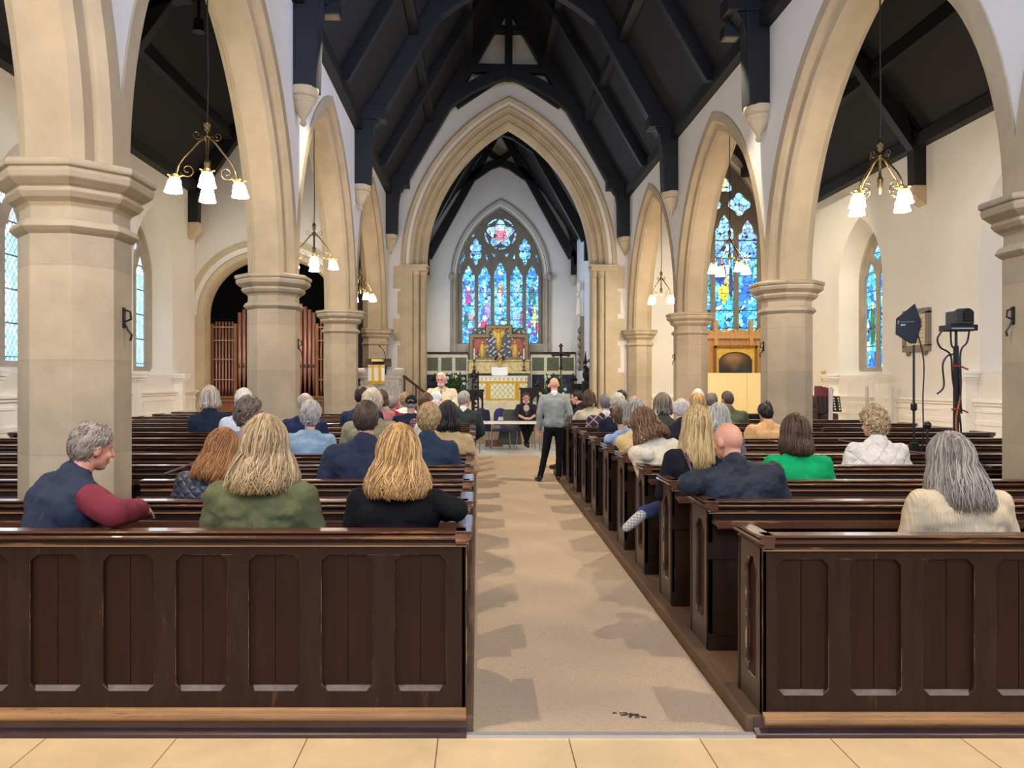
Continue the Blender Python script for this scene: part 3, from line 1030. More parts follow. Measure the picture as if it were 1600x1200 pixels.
RIDGE = 12.62
NL, NR = LX + .3, RX - .3
b = MB()
roofplane(b, NL - .25, PLZ - .42, AX, RIDGE, -5.6, 22)
roofplane(b, NR + .25, PLZ - .42, AX, RIDGE, -5.6, 22)
roofplane(b, WLX - .45, 5.85, -4.9, 8.9, -5.6, 18.9)
roofplane(b, LX - .25, 6.45, -4.9, 8.9, -5.6, 18.9)
roofplane(b, WRX + .45, 5.85, 6.6, 9.1, -5.6, 22.2)
roofplane(b, RX + .25, 6.45, 6.6, 9.1, -5.6, 22.2)
roofplane(b, EX0 - .3, 6.5, AX, 11.4, 21.9, 29.4)
roofplane(b, EX1 + .3, 6.5, AX, 11.4, 21.9, 29.4)
struct(b.build('ceiling', ROOF), 'dark boarded timber roof over nave, aisles and chancel')
b = MB()   # purlins, ridge piece and wall plates of the nave roof
for t in (0.02, 0.36, 0.68):
    for xa, s in ((NL, 1), (NR, -1)):
        x = xa + (AX - xa) * t
        z = PLZ + (RIDGE - PLZ) * t - 0.06
        b.box(x - .09, x + .09, -5.5, CW, z - .14, z + .1)
b.box(AX - .09, AX + .09, -5.5, CW, RIDGE - .3, RIDGE)
for xa in (NL, NR):
    b.box(xa - .1, xa + .1, -5.5, CW, PLZ - .06, PLZ + .14)
struct(b.build('roof_purlins', BEAM), 'long black purlins and wall plates of the nave roof')


def truss(yl, yr, label, corbels=True):
    xf = lambda u, v, w: (u, yl + (yr - yl) * (u - NL) / (NR - NL) + w, v)
    b = MB()
    hs = (NR - NL) / 2
    cx = (NR + NL) / 2
    a = hs - 0.30
    inner = [(cx + u, 6.05 + v) for u, v in arch_pts(a, 3.95, 0, 18)]
    outer = [(cx + u, 6.05 + v) for u, v in arch_pts(a, 3.95, 0.30, 18)]
    m = len(inner) // 2
    b.ex(inner[:m + 1] + outer[m::-1], xf, -.12, .12)
    b.ex(inner[m:] + outer[:m - 1:-1], xf, -.12, .12)
    for s, xa in ((1, NL), (-1, NR)):
        b.ex([(xa, 5.68), (xa + s * .30, 5.68), (xa + s * .34, 7.0), (xa, 7.25)], xf, -.17, .17)   # wall post
        b.ex([(xa, 7.0), (xa + s * .62, 7.0), (xa + s * .62, 7.3), (xa, 7.3)], xf, -.2, .2)        # hammer block
        x0, z0, x1, z1 = xa, PLZ, AX, RIDGE
        nx, nz = s * math.sin(R(60)) * .36, -math.cos(R(60)) * .36
        b.ex([(x0, z0), (x1, z1), (x1, z1 - .72), (x0 + s * .41, z0)], xf, -.13, .13)             # principal rafter
    for z, h in ((10.15, .22), (11.25, .18)):
        w = hs * (RIDGE - z) / (RIDGE - PLZ) + .05
        b.ex([(cx - w, z), (cx + w, z), (cx + w, z + h), (cx - w, z + h)], xf, -.11, .11)
    b.ex([(cx - .1, 9.95), (cx + .1, 9.95), (cx + .1, RIDGE - .3), (cx - .1, RIDGE - .3)], xf, -.1, .1)
    struct(b.build('roof_truss', BEAM, bevel=0.01), label)
    if corbels:
        for s, xa, yy in ((1, NL, yl), (-1, NR, yr)):
            q = MB()
            q.lathe([(0.02, -.50), (0.05, -.47), (0.03, -.42), (0.06, -.36), (0.10, -.30), (0.13, -.24), (0.14, -.20), (0.17, -.18), (0.185, -.14), (0.17, -.12), (0.20, -.10), (0.21, -.05), (0.21, 0.0)], (xa + s * .10, yy, 5.69), 18, sy=1.0)
            q.ell((xa + s * .10, yy, 5.24), (.05, .05, .05), sub=1)
            struct(q.build('corbel', STONE_P, smooth='auto'), 'carved stone corbel under the %s, %s side' % (label, 'organ' if s > 0 else 'picture'))


truss(0.1, 0.75, 'roof truss behind the viewer', False)
truss(10.45, 11.14, 'nearest arched roof truss over the nave')
truss(5.3, 5.95, 'arched roof truss over the front pews')
truss(15.6, 16.15, 'second arched roof truss over the nave')
truss(20.85, 21.2, 'arched roof truss against the chancel gable')
b = MB()   # common principals half way between the trusses, and raking struts on the gable
for y in (2.9, 7.9, 13.2, 18.4):
    for s, xa in ((1, NL), (-1, NR)):
        xf = XZ(y)
        b.ex([(xa, PLZ), (AX, RIDGE), (AX, RIDGE - .45), (xa + s * .26, PLZ)], xf, -.08, .08)
for s in (-1, 1):
    b.bar((AX + s * .25, CW - .06, 10.15), (AX + s * 1.45, CW - .06, 9.35), .1, .2)
struct(b.build('roof_rafters', BEAM), 'black intermediate rafters of the nave roof')
for i, (x, y, z, tx_, ty_, _e) in enumerate(FLOODS):
    s = -1 if x < AX else 1
    b = MB()
    b.box(x - .12, x + .12, y - .11, y + .11, z + .05, z + .22)
    b.box(x - .07, x + .07, y - .07, y + .07, z + .22, z + .29)
    b.box(min(x, x + s * .34), max(x, x + s * .34), y - .03, y + .03, z + .20, z + .24)
    o = b.build('floodlight', BLACK, None, bevel=.01)
    q = MB()
    q.box(x - .09, x + .09, y - .08, y + .08, z + .045, z + .052)
    q.build('lens', mat('floodlight_lens', (120, 112, 100), .2), o)
    tag(o, 'black floodlight box on the roof post, %s, %s' % (['over the front pews', 'by the second pillar'][i // 2], 'organ side' if s < 0 else 'picture side'), 'floodlight', 'floodlights on the roof posts')
for i, (x, y, z, _a, _b, _c, _e) in enumerate(FILL_SPOTS):  # bodies for the spots added to brighten the chancel and aisles
    b = MB()
    b.lathe([(.03, .30), (.08, .28), (.10, .10), (.11, .06), (.09, .06)], (x, y, z), 12)
    b.box(x - .02, x + .02, y - .02, y + .02, z + .25, z + (.75 if i > 1 else 1.2))
    o = b.build('spotlight', BLACK)
    tag(o, ['black spotlight added behind the chancel arch, pulpit side', 'black spotlight added behind the chancel arch, picture side', 'black spotlight added under the picture-side aisle roof, second bay', 'black spotlight added under the organ-side aisle roof, second bay', 'black spotlight added under the picture-side aisle roof, first bay', 'black spotlight added under the organ-side aisle roof, first bay'][i], 'spotlight', 'added spotlights')
# chancel roof: cross braces and wall rib at the east wall, one rib mid way


def crib(y, label):
    b = MB()
    cx, hs = AX, (EX1 - EX0) / 2
    inner = [(cx + u, 6.1 + v) for u, v in arch_pts(hs - .10, 3.70, 0, 18)]
    outer = [(cx + u, 6.1 + v) for u, v in arch_pts(hs - .10, 3.70, 0.26, 18)]
    m = len(inner) // 2
    xf = XZ(y)
    b.ex(inner[:m + 1] + outer[m::-1], xf, -.1, .1)
    b.ex(inner[m:] + outer[:m - 1:-1], xf, -.1, .1)
    for s in (-1, 1):
        b.bar((AX - s * 1.35, y, 9.1), (AX + s * .75, y, 10.55), .16, .2)
        b.ex([(cx + s * hs, 6.5), (cx, 11.4), (cx, 11.0), (cx + s * (hs - .28), 6.3)], xf, -.1, .1)
        b.ex([(cx + s * hs, 5.7), (cx + s * (hs - .2), 5.7), (cx + s * (hs - .2), 6.6), (cx + s * hs, 6.6)], xf, -.1, .1)
    struct(b.build('chancel_roof_rib', BEAM), label)


crib(28.85, 'curved roof rib against the chancel east wall')
crib(25.3, 'curved roof rib half way along the chancel')
b = MB()
b.lathe([(0.03, -.4), (0.10, -.2), (0.14, -.1), (0.15, 0)], (EX1 - .1, 28.8, 5.7), 12)
b.lathe([(0.03, -.4), (0.10, -.2), (0.14, -.1), (0.15, 0)], (EX0 + .1, 28.8, 5.7), 12)
struct(b.build('corbel', STONE_P, smooth=True), 'pair of small stone corbels in the chancel corners')
# aisle roof trusses with arched braces and stone corbels


def aisle_truss(xw, s, y, xr, zr, label):
    """xw wall face, s direction away from the wall"""
    b = MB()
    xf = XZ(y)
    arc = [(xw + s * (.22 + 1.75 * (1 - math.cos(t))), 5.95 + 2.2 * math.sin(t)) for t in [PI / 2 * k / 12 for k in range(13)]]
    arc2 = [(xw + s * (.0 + 2.05 * (1 - math.cos(t))), 6.0 + 2.55 * math.sin(t)) for t in [PI / 2 * k / 12 for k in range(13)]]
    b.ex(arc + arc2[::-1], xf, -.1, .1)
    b.ex([(xw, 5.45), (xw + s * .22, 5.45), (xw + s * .24, 6.5), (xw, 6.5)], xf, -.12, .12)
    b.ex([(xw, 6.3), (xr, zr - .05), (xr, zr - .45), (xw + s * .2, 6.1)], xf, -.1, .1)
    xo = 2 * xr - xw
    b.ex([(xo - s * .05, 6.6), (xr, zr - .05), (xr, zr - .45), (xo - s * .25, 6.5)], xf, -.1, .1)
    struct(b.build('aisle_roof_truss', BEAM), label)
    q = MB()
    q.ex([(xw, 5.46), (xw + s * .26, 5.46), (xw + s * .26, 5.30), (xw + s * .16, 5.18), (xw, 5.08)], xf, -.14, .14)
    struct(q.build('corbel', STONE_P, bevel=.01), 'plain stone corbel under the ' + label)


for y in (8.0, 13.0, 18.15):
    aisle_truss(WLX, 1, y, -4.9, 8.9, 'organ-side aisle roof truss at %d metres' % y)
for y in (9.6, 14.75, 19.9):
    aisle_truss(WRX, -1, y, 6.6, 9.1, 'picture-side aisle roof truss at %d metres' % y)
b = MB()
for xa, za, xr, zr, y1 in ((WLX, 6.2, -4.9, 8.9, 18.5), (WRX, 6.2, 6.6, 9.1, 21.8)):
    for t in (0.05, .5):
        x, z = xa + (xr - xa) * t, za + (zr - za) * t
        b.box(x - .1, x + .1, -5.5, y1, z - .14, z + .1)
struct(b.build('aisle_roof_purlins', BEAM), 'black purlins and wall plates of the aisle roofs')
# ================================================================== pews
ROW = [3.75 + 0.875 * k for k in range(14)]
NTH = ['front', 'second', 'third', 'fourth', 'fifth', 'sixth', 'seventh', 'eighth', 'ninth', 'tenth', 'eleventh', 'twelfth', 'thirteenth', 'fourteenth']
PH = 0.905                     # pew height above its platform


def rail_profile():
    """moulded top rail, (y, z) with the camera side at y = 0"""
    return [(-0.012, -0.125), (-0.012, -0.105), (0.0, -0.095), (0.0, -0.075), (-0.028, -0.068), (-0.036, -0.052), (-0.028, -0.036), (-0.014, -0.032), (-0.014, -0.026), (-0.034, -0.02), (-0.04, -0.008), (-0.03, 0.0), (0.055, 0.0), (0.062, -0.01), (0.055, -0.03), (0.045, -0.04), (0.045, -0.125)]


def cham(u0, u1, v0, v1, c):
    """panel opening with scooped corners"""
    p = []
    for (cu, cv, a) in ((u1, v0, 90), (u1, v1, 180), (u0, v1, 270), (u0, v0, 0)):
        for k in range(4):
            t = R(a + 90 - 30 * k) if False else R(a + 30 * k)
            p.append((cu, cv, t))
    pts = [(u0 + c, v0), (u1 - c, v0), (u1 - c * .7, v0 + c * .35), (u1 - c * .35, v0 + c * .7), (u1, v0 + c), (u1, v1 - c), (u1 - c * .35, v1 - c * .7), (u1 - c * .7, v1 - c * .35), (u1 - c, v1),
           (u0 + c, v1), (u0 + c * .7, v1 - c * .35), (u0 + c * .35, v1 - c * .7), (u0, v1 - c), (u0, v0 + c), (u0 + c * .35, v0 + c * .7), (u0 + c * .7, v0 + c * .35)]
    return pts


def make_pew(x0, x1, depth=0.42, left_end=True, right_end=True, front=False, panel_from=None):
    """a pew built at the origin row: y = 0 is the face of its back towards the camera, z = 0 its platform; returns the root Empty"""
    root = empty('pew', (0, 0, 0))
    H = PH
    # back: framed and panelled
    pitch, pw = 0.356, 0.25
    holes = []
    panels = []
    if panel_from is None:
        xs = [x1 - 0.10 - pw - k * pitch for k in range(int((x1 - x0 - .2) / pitch))]
    else:
        xs = [panel_from + k * pitch for k in range(int((x1 - panel_from - .1) / pitch))]
    zlo, zhi = 0.118, 0.785
    for xa in xs:
        if xa < x0 + .05 or xa + pw > x1 - .05:
            continue
        holes.append(cham(xa, xa + pw, zlo, zhi, 0.032))
        panels.append(xa)
    if front:
        me = plate([[(x0, 0.0), (x1, 0.0), (x1, H - .04), (x0, H - .04)]] + holes, 0.03, XZ(0.0))
        o = link_mesh('back_frame', me, PEWF, root)
        md = o.modifiers.new('bevel', 'BEVEL')
        md.width, md.segments, md.limit_method, md.material = 0.008, 1, 'ANGLE', 1
        o.data.materials.append(WORN)
        for xa in panels:
            b = MB()
            b.box(xa - .01, xa + pw / 2 - .002, 0.022, 0.040, zlo - .01, zhi + .01)
            b.box(xa + pw / 2 + .002, xa + pw + .01, 0.022, 0.040, zlo - .01, zhi + .01)
            b.box(xa - .01, xa + pw + .01, 0.030, 0.042, zlo - .01, zhi + .01)
            p = b.build('panel', PEWP, root)
            q = MB()   # weathered sloping sill at the foot of each panel
            q.hexa([(xa + .03, -0.003, zlo + .001), (xa + pw - .03, -0.003, zlo + .001), (xa + pw - .012, 0.024, zlo + .02), (xa + .012, 0.024, zlo + .02), (xa + .03, -0.003, zlo + .003), (xa + pw - .03, -0.003, zlo + .003), (xa + pw - .012, 0.024, zlo + .024), (xa + .012, 0.024, zlo + .024)])
            q.build('panel_sill', SILLW, p)
    else:
        b = MB()
        b.box(x0, x1, 0.0, 0.035, 0.0, H - .04)
        for z in (0.0, 0.55):
            b.box(x0, x1, -0.006, 0.0, z, z + .1)
        b.build('back_frame', PEW, root)
    b = MB()
    pr = rail_profile()
    b.rings([[(x, y + .005, H + z * .62) for y, z in pr] for x in (x0 - (.0 if left_end else 0), x1)])
    b.build('top_rail', PEWR, root, bevel=0.004)
    b = MB()
    b.box(x0, x1, -.017, -.003, H - .080, H - .072)
    b.build('rail_fillet', PEWL, root, bevel=0.003)
    b = MB()
    b.box(x0 + .02, x1 - .02, 0.036, depth, 0.415, 0.445)
    b.build('seat', PEW, root, bevel=0.008)
    b = MB()
    b.box(x0 + .03, x1 - .03, depth - .10, depth - .075, 0.0, 0.415)
    b.build('seat_front', PEW, root)
    if not front:
        b = MB()
        b.box(x0 + .02, x1 - .02, -0.115, 0.0, 0.765, 0.785)
        b.box(x0 + .02, x1 - .02, -0.122, -0.110, 0.755, 0.80)
        b.build('book_ledge', PEWR, root, bevel=0.003)
    else:
        b = MB()
        b.ex([(-0.012, 0.035), (-.02, 0.03), (-.042, 0.02), (-.048, 0.004), (-.04, -.010), (-.015, -.014), (0.0, -.014), (0.0, 0.04)], lambda u, v, w: (w, u, v), x0, x1)
        b.build('foot_moulding', PEWL, root, bevel=0.003)
    for on, xe, s in ((left_end, x0, -1), (right_end, x1, 1)):
        if not on:
            continue
        # end panel facing the aisle, with a pointed recess
        t = 0.05
        xa = xe - s * t
        loop = [(0.0, 0.0), (depth - .02, 0.0), (depth - .02, H - .05), (0.0, H - .05)]
        m0, m1 = 0.085, depth - .10
        rec = [(m0, .20), (m0 + .02, .17), (m1 - .02, .17), (m1, .20), (m1, .66), (m1 + .008, .70), (m1 - .03, .735), ((m0 + m1) / 2 + .03, .765), ((m0 + m1) / 2 - .03, .765), (m0 + .03, .735), (m0 - .008, .70), (m0, .66)]
        me = plate([loop, rec], 0.026, lambda u, v, w: (xe - s * w, u, v))
        o = link_mesh('end_panel', me, PEWE, root)
        md = o.modifiers.new('bevel', 'BEVEL')
        md.width, md.segments, md.limit_method, md.material = 0.006, 1, 'ANGLE', 1
        o.data.materials.append(WORN)
        b = MB()
        b.box(min(xe - s * .024, xe - s * t), max(xe - s * .024, xe - s * t), 0.002, depth - .022, 0.0, H - .05)
        b.hexa([(xe - s * .026, m0 + .02, .17), (xe - s * .026, m1 - .02, .17), (xe - s * .003, m1 - .02, .171), (xe - s * .003, m0 + .02, .171), (xe - s * .026, m0 + .02, .22), (xe - s * .026, m1 - .02, .22), (xe - s * .003, m1 - .02, .175), (xe - s * .003, m0 + .02, .175)])
        b.build('end_board', PEWP, o)
        b = MB()
        # carved nosing on the seat edge of the end, and capping that returns along it
        b.box(min(xe - s * (t + .012), xe + s * .004), max(xe - s * (t + .012), xe + s * .004), depth - .022, depth + .012, 0.0, .72)
        b.hexa([(xe - s * .05, depth - .022, .72), (xe + s * .004, depth - .022, .72), (xe + s * .004, depth + .012, .72), (xe - s * .05, depth + .012, .72), (xe - s * .05, depth - .022, H - .06), (xe + s * .004, depth - .022, H - .06), (xe + s * .004, depth - .012, H - .06), (xe - s * .05, depth - .012, H - .06)])
        b.build('end_nosing', PEW, o, bevel=.004)
        b = MB()
        pp = [(-.012, -.105), (0, -.095), (0, -.075), (-.022, -.068), (-.03, -.052), (-.022, -.036), (-.01, -.032), (-.01, -.026), (-.028, -.02), (-.033, -.008), (-.024, 0), (.05, 0), (.055, -.02), (.05, -.105)]
        b.rings([[(xe - s * u, y, H + v * .62) for u, v in pp] for y in (-.03, depth + .01)])
        b.build('end_capping', PEWR, root, bevel=.003)
    return root


SILLW = mat('weathered_sill_edge', (104, 90, 82), 0.7, var=(12, 0.3))
GL, GR = 'pews in the organ-side block', 'pews in the picture-side block'


def place(o, k, label, group, dz=0.0):
    o.location = (0, ROW[k], fz(ROW[k]) + PLAT + dz)
    tag(o, label, 'pew', group)
    return o


XL0, XL1, XR0, XR1 = -6.0, -0.055, 1.39, 6.62
pf = make_pew(XL0, XL1, 0.42, True, True, True)
place(pf, 0, 'long dark panelled pew nearest the viewer on the organ side, its back facing us', GL)
pr0 = make_pew(XR0, XR1, 0.33, True, True, True, panel_from=XR0 + .075)
place(pr0, 0, 'long dark panelled pew nearest the viewer on the picture side, beside the carpet', GR, -0.022)
protoL = make_pew(XL0, XL1, 0.345)
protoR = make_pew(XR0, XR1, 0.37)
usedL = usedR = False
nave = make_pew(LX + .36, XL1, 0.345, False, True)
ais = make_pew(XL0, LX - .36, 0.345, True, False)
navr = make_pew(XR0, RX - .36, 0.345, True, False)
aisr = make_pew(RX + .36, XR1, 0.345, False, True)
sp = {('L', 2): 0, ('L', 7): 0, ('L', 13): 0, ('R', 2): 0, ('R', 8): 0}
first = {}
for k in range(1, 14):
    z = (0, ROW[k], fz(ROW[k]) + PLAT)
    if ('L', k) in sp:
        for pro, lab in ((nave, 'short dark pew from aisle to pillar, %s row from the viewer, organ side'), (ais, 'short dark pew from pillar to outer wall, %s row from the viewer, organ side')):
            o = pro if id(pro) not in first else dup(pro, z)
            first[id(pro)] = 1
            o.location = z
            tag(o, lab % NTH[k], 'pew', GL)
    else:
        o = protoL if not usedL else dup(protoL, z)
        usedL = True
        o.location = z
        tag(o, 'long dark varnished pew, %s row from the viewer on the organ side' % NTH[k], 'pew', GL)
    if k > 10:
        continue
    if ('R', k) in sp:
        for pro, lab in ((navr, 'short dark pew from aisle to pillar, %s row from the viewer, picture side'), (aisr, 'short dark pew beyond a pillar, %s row from the viewer, picture side')):
            o = pro if id(pro) not in first else dup(pro, z)
            first[id(pro)] = 1
            o.location = z
            tag(o, lab % NTH[k], 'pew', GR)
    else:
        o = protoR if not usedR else dup(protoR, z)
        usedR = True
        o.location = z
        tag(o, 'long dark varnished pew, %s row from the viewer on the picture side' % NTH[k], 'pew', GR)

# ================================================================== chandeliers
SHADE = mat('lit_glass_shade', (255, 214, 150), 0.4, emit=LAMP_E)
SHADE.node_tree.nodes['Principled BSDF'].inputs['Emission Color'].default_value = (1.0, 0.87, 0.70, 1)


def scroll(c, r, a0, turns, plane, n=18):
    out = []
    for k in range(n + 1):
        t = k / n
        rr = r * (1 - 0.75 * t)
        a = a0 + turns * 2 * PI * t
        out.append((c[0] + plane[0] * rr * math.cos(a), c[1] + plane[1] * rr * math.cos(a), c[2] + rr * math.sin(a)))
    return out


def make_chandelier():
    root = empty('chandelier', (0, 0, 0))      # origin at the foot of the stem
    b = MB()
    b.tube([(0, 0, .58), (.008, 0, 1.0), (0, 0, 1.6), (0, 0, 2.56)], 0.008, 6)
    b.build('suspension_cable', IRON, root)
    b = MB()
    b.lathe([(.004, .62), (.02, .60), (.034, .57), (.036, .54), (.02, .52), (.03, .50), (.012, .48), (.022, .45), (.04, .43), (.03, .40), (.015, .38), (.014, .2), (.03, .18), (.034, .15), (.026, .12), (.034, .1), (.014, .06), (.012, .01), (.004, 0)], (0, 0, 0), 14)
    b.build('stem', BRASS, root, smooth=True)
    for i in range(4):
        a = R(12 + 90 * i)
        dx, dy = math.cos(a), math.sin(a)
        b = MB()
        b.tube([(dx * r, dy * r, z) for r, z in ((.012, .43), (.08, .37), (.15, .28), (.22, .20), (.27, .12), (.30, .02))], [.011, .011, .01, .009, .009, .009], 8)
        ar = b.build('arm', BRASS, root, smooth=True)
        b = MB()
        b.tube(scroll((dx * .10, dy * .10, .44), .05, PI, 1.2, (dx, dy)), .004, 5)
        b.build('scroll', BRASS, ar)
        b = MB()
        b.tube(scroll((dx * .19, dy * .19, .07), .075, -.3, -1.25, (dx, dy)), .005, 5)
        b.build('scroll', BRASS, ar)
        tx, ty = dx * .31, dy * .31
        b = MB()
        b.lathe([(.005, .03), (.03, .02), (.04, .0), (.052, -.02), (.046, -.028), (.02, -.02)], (tx, ty, 0), 12)
        for q in range(5):
            t = 2 * PI * q / 5
            c0 = Vector((tx + .04 * math.cos(t), ty + .04 * math.sin(t), -.005))
            c1 = Vector((tx + .075 * math.cos(t), ty + .075 * math.sin(t), .004))
            b.bar(c0, c1, .022, .004)
        b.build('gallery', GOLD, ar)
        b = MB()
        tilt = .05
        b.lathe([(.034, -.02), (.048, -.03), (.064, -.058), (.071, -.095), (.077, -.13), (.088, -.165), (.081, -.165), (.070, -.13), (.064, -.095), (.056, -.058), (.030, -.03)], (tx, ty, 0), 16)
        for v in b.bm.verts:
            v.co.x += dx * tilt * (-v.co.z - .02) * 2
            v.co.y += dy * tilt * (-v.co.z - .02) * 2
        b.build('lamp_shade', SHADE, root, smooth=True)
    return root


ch = make_chandelier()
spots = []
for sd, cols, x, nm in (('l', LCOL, LX, 'organ side'), ('r', RCOL, RX, 'picture side')):
    for i in range(4):
        spots.append((x, (cols[i] + cols[i + 1]) / 2, ['first pillar and viewer', 'first and second pillars', 'second and third pillars', 'third and far pillars'][i], nm))
for i, (x, y, bet, nm) in enumerate(spots):
    o = ch if i == 0 else dup(ch, (0, 0, 0))
    o.location = (x, y, 3.80)
    o.rotation_euler = (0, 0, R(7 * (i % 4)) if i % 2 else 0)
    tag(o, 'lit brass chandelier hung in the arch between %s, %s' % (bet, nm), 'chandelier', 'chandeliers hung in the arches')

# ================================================================== organ
og = empty('pipe_organ', (OC, 18.9, 0))
tag(og, 'pipe organ with copper pipes and oak case inside the arch', 'organ')
PIPE = mat('copper_pipe', (176, 124, 104), 0.42, metal=0.5, var=(6, 0.15))
CASE = mat('organ_case_wood', (140, 92, 58), 0.5, var=(5, 0.2), stretch=(6, 6, .6))
b = MB()
b.box(-1.62, 1.62, 0.05, .35, 0, 1.32)
for k in range(9):
    x = -1.6 + k * .39
    b.box(x, x + .04, 0.02, .06, 0.1, 1.25)
for z in (0.08, 1.22, 1.30):
    b.box(-1.64, 1.64, 0.0, .40, z, z + .06)
b.build('case', CASE, og, bevel=.004)
for x in (-1.60, -1.02, 1.0, 1.57):
    b = MB()
    b.box(x - .035, x + .035, 0.08, .2, 1.36, 3.15)
    b.build('case_post', CASE, og)
for g0, g1 in ((-1.55, -1.07), (1.05, 1.52)):
    for k in range(6):
        x = g0 + (g1 - g0) * (k + .5) / 6
        p = MB()
        p.lathe([(.012, 1.36), (.026, 1.55), (.026, 3.2)], (x, .16, 0), 10)
        p.build('small_pipe', PIPE, og, smooth=True)
b = MB()
b.bm.free()
for x0, x1 in ((-1.57, -1.04), (1.03, 1.55)):
    for z in (1.75, 2.25, 2.72, 3.05):
        b = MB()
        b.box(x0, x1, .11, .135, z, z + .03)
        b.build('rack_bar', mat('rack_wood', (176, 140, 96), 0.6), og)
    b = MB()
    b.box(x0, x1, .22, .24, 1.36, 3.1)
    b.build('back_board', mat('dark_back_board', (52, 38, 30), 0.8), og)
n = 18
for k in range(n):
    x = -.93 + 1.84 * k / (n - 1)
    t = abs(k - (n - 1) / 2) / ((n - 1) / 2)
    top = 4.05 - 0.62 * t
    r = .047 - .008 * (1 - t)
    p = MB()
    p.lathe([(.014, 1.36), (r, 1.98), (r, 2.0), (r * 1.04, 2.02), (r, 2.05), (r, top), (r * .9, top)], (x, .16, 0), 14)
    pp = p.build('organ_pipe', PIPE, og, smooth=True)
    q = MB()
    q.ex([(-r * .6, 2.06), (r * .6, 2.06), (r * .6, 2.10), (0, 2.17), (-r * .6, 2.10)], lambda u, v, w: (x + u, .16 - r + w, v), -.004, .012)
    q.build('pipe_mouth', mat('pipe_mouth_shadow', (70, 62, 60), 0.4, metal=.6), pp)

# ================================================================== pulpit
PWHITE = mat('pale_pulpit_stone', (214, 206, 192), .8, var=(4, .12))
pu = empty('pulpit', (-2.42, 19.15, 0.12))
tag(pu, 'carved stone pulpit with a moulded cornice, beside the chancel arch', 'pulpit')
PX, PY = 0, 0
b = MB()
k8 = 1 / math.cos(PI / 8)
b.lathe([(.46, 0), (.46, .3), (.42, .36), (.42, .60), (.50, .66)], (0, 0, 0), 8, PI / 8)
b.lathe([(.47 * k8, .62), (.47 * k8, 1.66), (.47 * k8, 1.68)], (0, 0, 0), 8, PI / 8)
b.build('drum', PWHITE, pu)
b = MB()
b.lathe([(.50 * k8, 1.66), (.53 * k8, 1.70), (.53 * k8, 1.74), (.57 * k8, 1.78), (.60 * k8, 1.84), (.60 * k8, 1.90), (.56 * k8, 1.93)], (0, 0, 0), 8, PI / 8)
b.build('cornice', PWHITE, pu, bevel=.005)
b = MB()
b.lathe([(.5 * k8, .60), (.54 * k8, .63), (.54 * k8, .68), (.5 * k8, .72)], (0, 0, 0), 8, PI / 8)
b.build('base_moulding', STONE_P, pu, bevel=.005)
for f in range(8):
    a = PI / 4 * f
    M = Matrix.Rotation(a, 3, 'Z')
    for du in (-.095, .095):
        q = MB()
        q.arch([(0, 0), (0, .035), (.02, .05), (.04, .05), (.055, .02), (.055, 0)], .065, .13, lambda u, v, w: tuple(M @ Vector((du + u, -.47 - w, 1.32 + v))), jamb=.55, n=6)
        q.ell(tuple(M @ Vector((du, -.49, 1.56))), (.035, .03, .035), sub=1)
        q.build('arch_panel', PWHITE, pu)
rl = empty('stair_rail', (0, 0, 0))
tag(rl, 'wooden pulpit stair handrail sloping down to the chancel step', 'handrail')
b = MB()
b.bar((-1.88, 19.6, 1.86), (-1.13, 21.0, 1.17), .05, .06)
b.build('handrail', mat('handrail_wood', (92, 58, 34), .4), rl, bevel=.01)
for t in (0.02, .36, .7, .98):
    b = MB()
    x, y, z = -1.88 + .75 * t, 19.6 + 1.4 * t, 1.86 - .69 * t
    b.box(x - .025, x + .025, y - .025, y + .025, 0.12, z)
    b.build('baluster', mat('handrail_wood', (92, 58, 34), .4), rl)
ld = empty('reading_desk', (-2.42, 18.55, 2.05))
tag(ld, 'dark wooden sloping reading desk on the front of the pulpit', 'reading desk')
b = MB()
b.hexa([(-.36, -.12, .02), (.36, -.12, .02), (.30, .34, .20), (-.30, .34, .20), (-.36, -.12, .05), (.36, -.12, .05), (.30, .34, .23), (-.30, .34, .23)])
b.box(-.06, .06, -.02, .12, -.14, .06)
b.box(-.22, .22, -.02, .02, -.16, .05)
b.build('desk_top', DARKOAK, ld)
b = MB()
b.box(-.14, .14, .0, .22, .145, .205)
bk = b.build('pulpit_bible', mat('gilt_page_block', (226, 196, 120), .5), None, bevel=.01)
bk.location = (-2.42, 18.55, 2.05)
tag(bk, 'thick gilt-edged book lying on the pulpit reading desk', 'book')


def fallfn(U, V):
    rgb = np.ones(U.shape + (3,)) * np.array(lin((240, 232, 205)))
    g = np.array(lin((222, 172, 48)))
    rgb[(np.abs(np.abs(U) - .085) < .028)] = g
    rgb[V < -.36] = g * .9
    rgb[(np.abs(V + .02) < .02)] = g
    w = (np.sin(V * 60) * np.cos(U * 90)) > .75
    rgb[w & (np.abs(U) < .06)] *= .8
    return rgb


fo = color_grid('pulpit_fall', -.2, .2, -.43, 0.02, 60, 60, fallfn, lambda u, v, w: (-2.42 + u, 18.40 - .012 * math.cos(u * 30), 2.09 + v), attr_mat('embroidered_cloth', .7))
md = fo.modifiers.new('thick', 'SOLIDIFY')
md.thickness = .006
tag(fo, 'white and gold embroidered cloth hanging from the pulpit reading desk', 'altar cloth')
b = MB()
b.tube([(-2.24, 18.72, 2.1), (-2.24, 18.72, 2.3), (-2.27, 18.68, 2.45), (-2.34, 18.6, 2.55), (-2.36, 18.58, 2.57)], .008, 6)
b.ell((-2.37, 18.57, 2.58), (.025, .025, .03))
tag(b.build('gooseneck_microphone', BLACK, None, smooth=True), 'slim black gooseneck microphone rising from the pulpit desk', 'microphone')

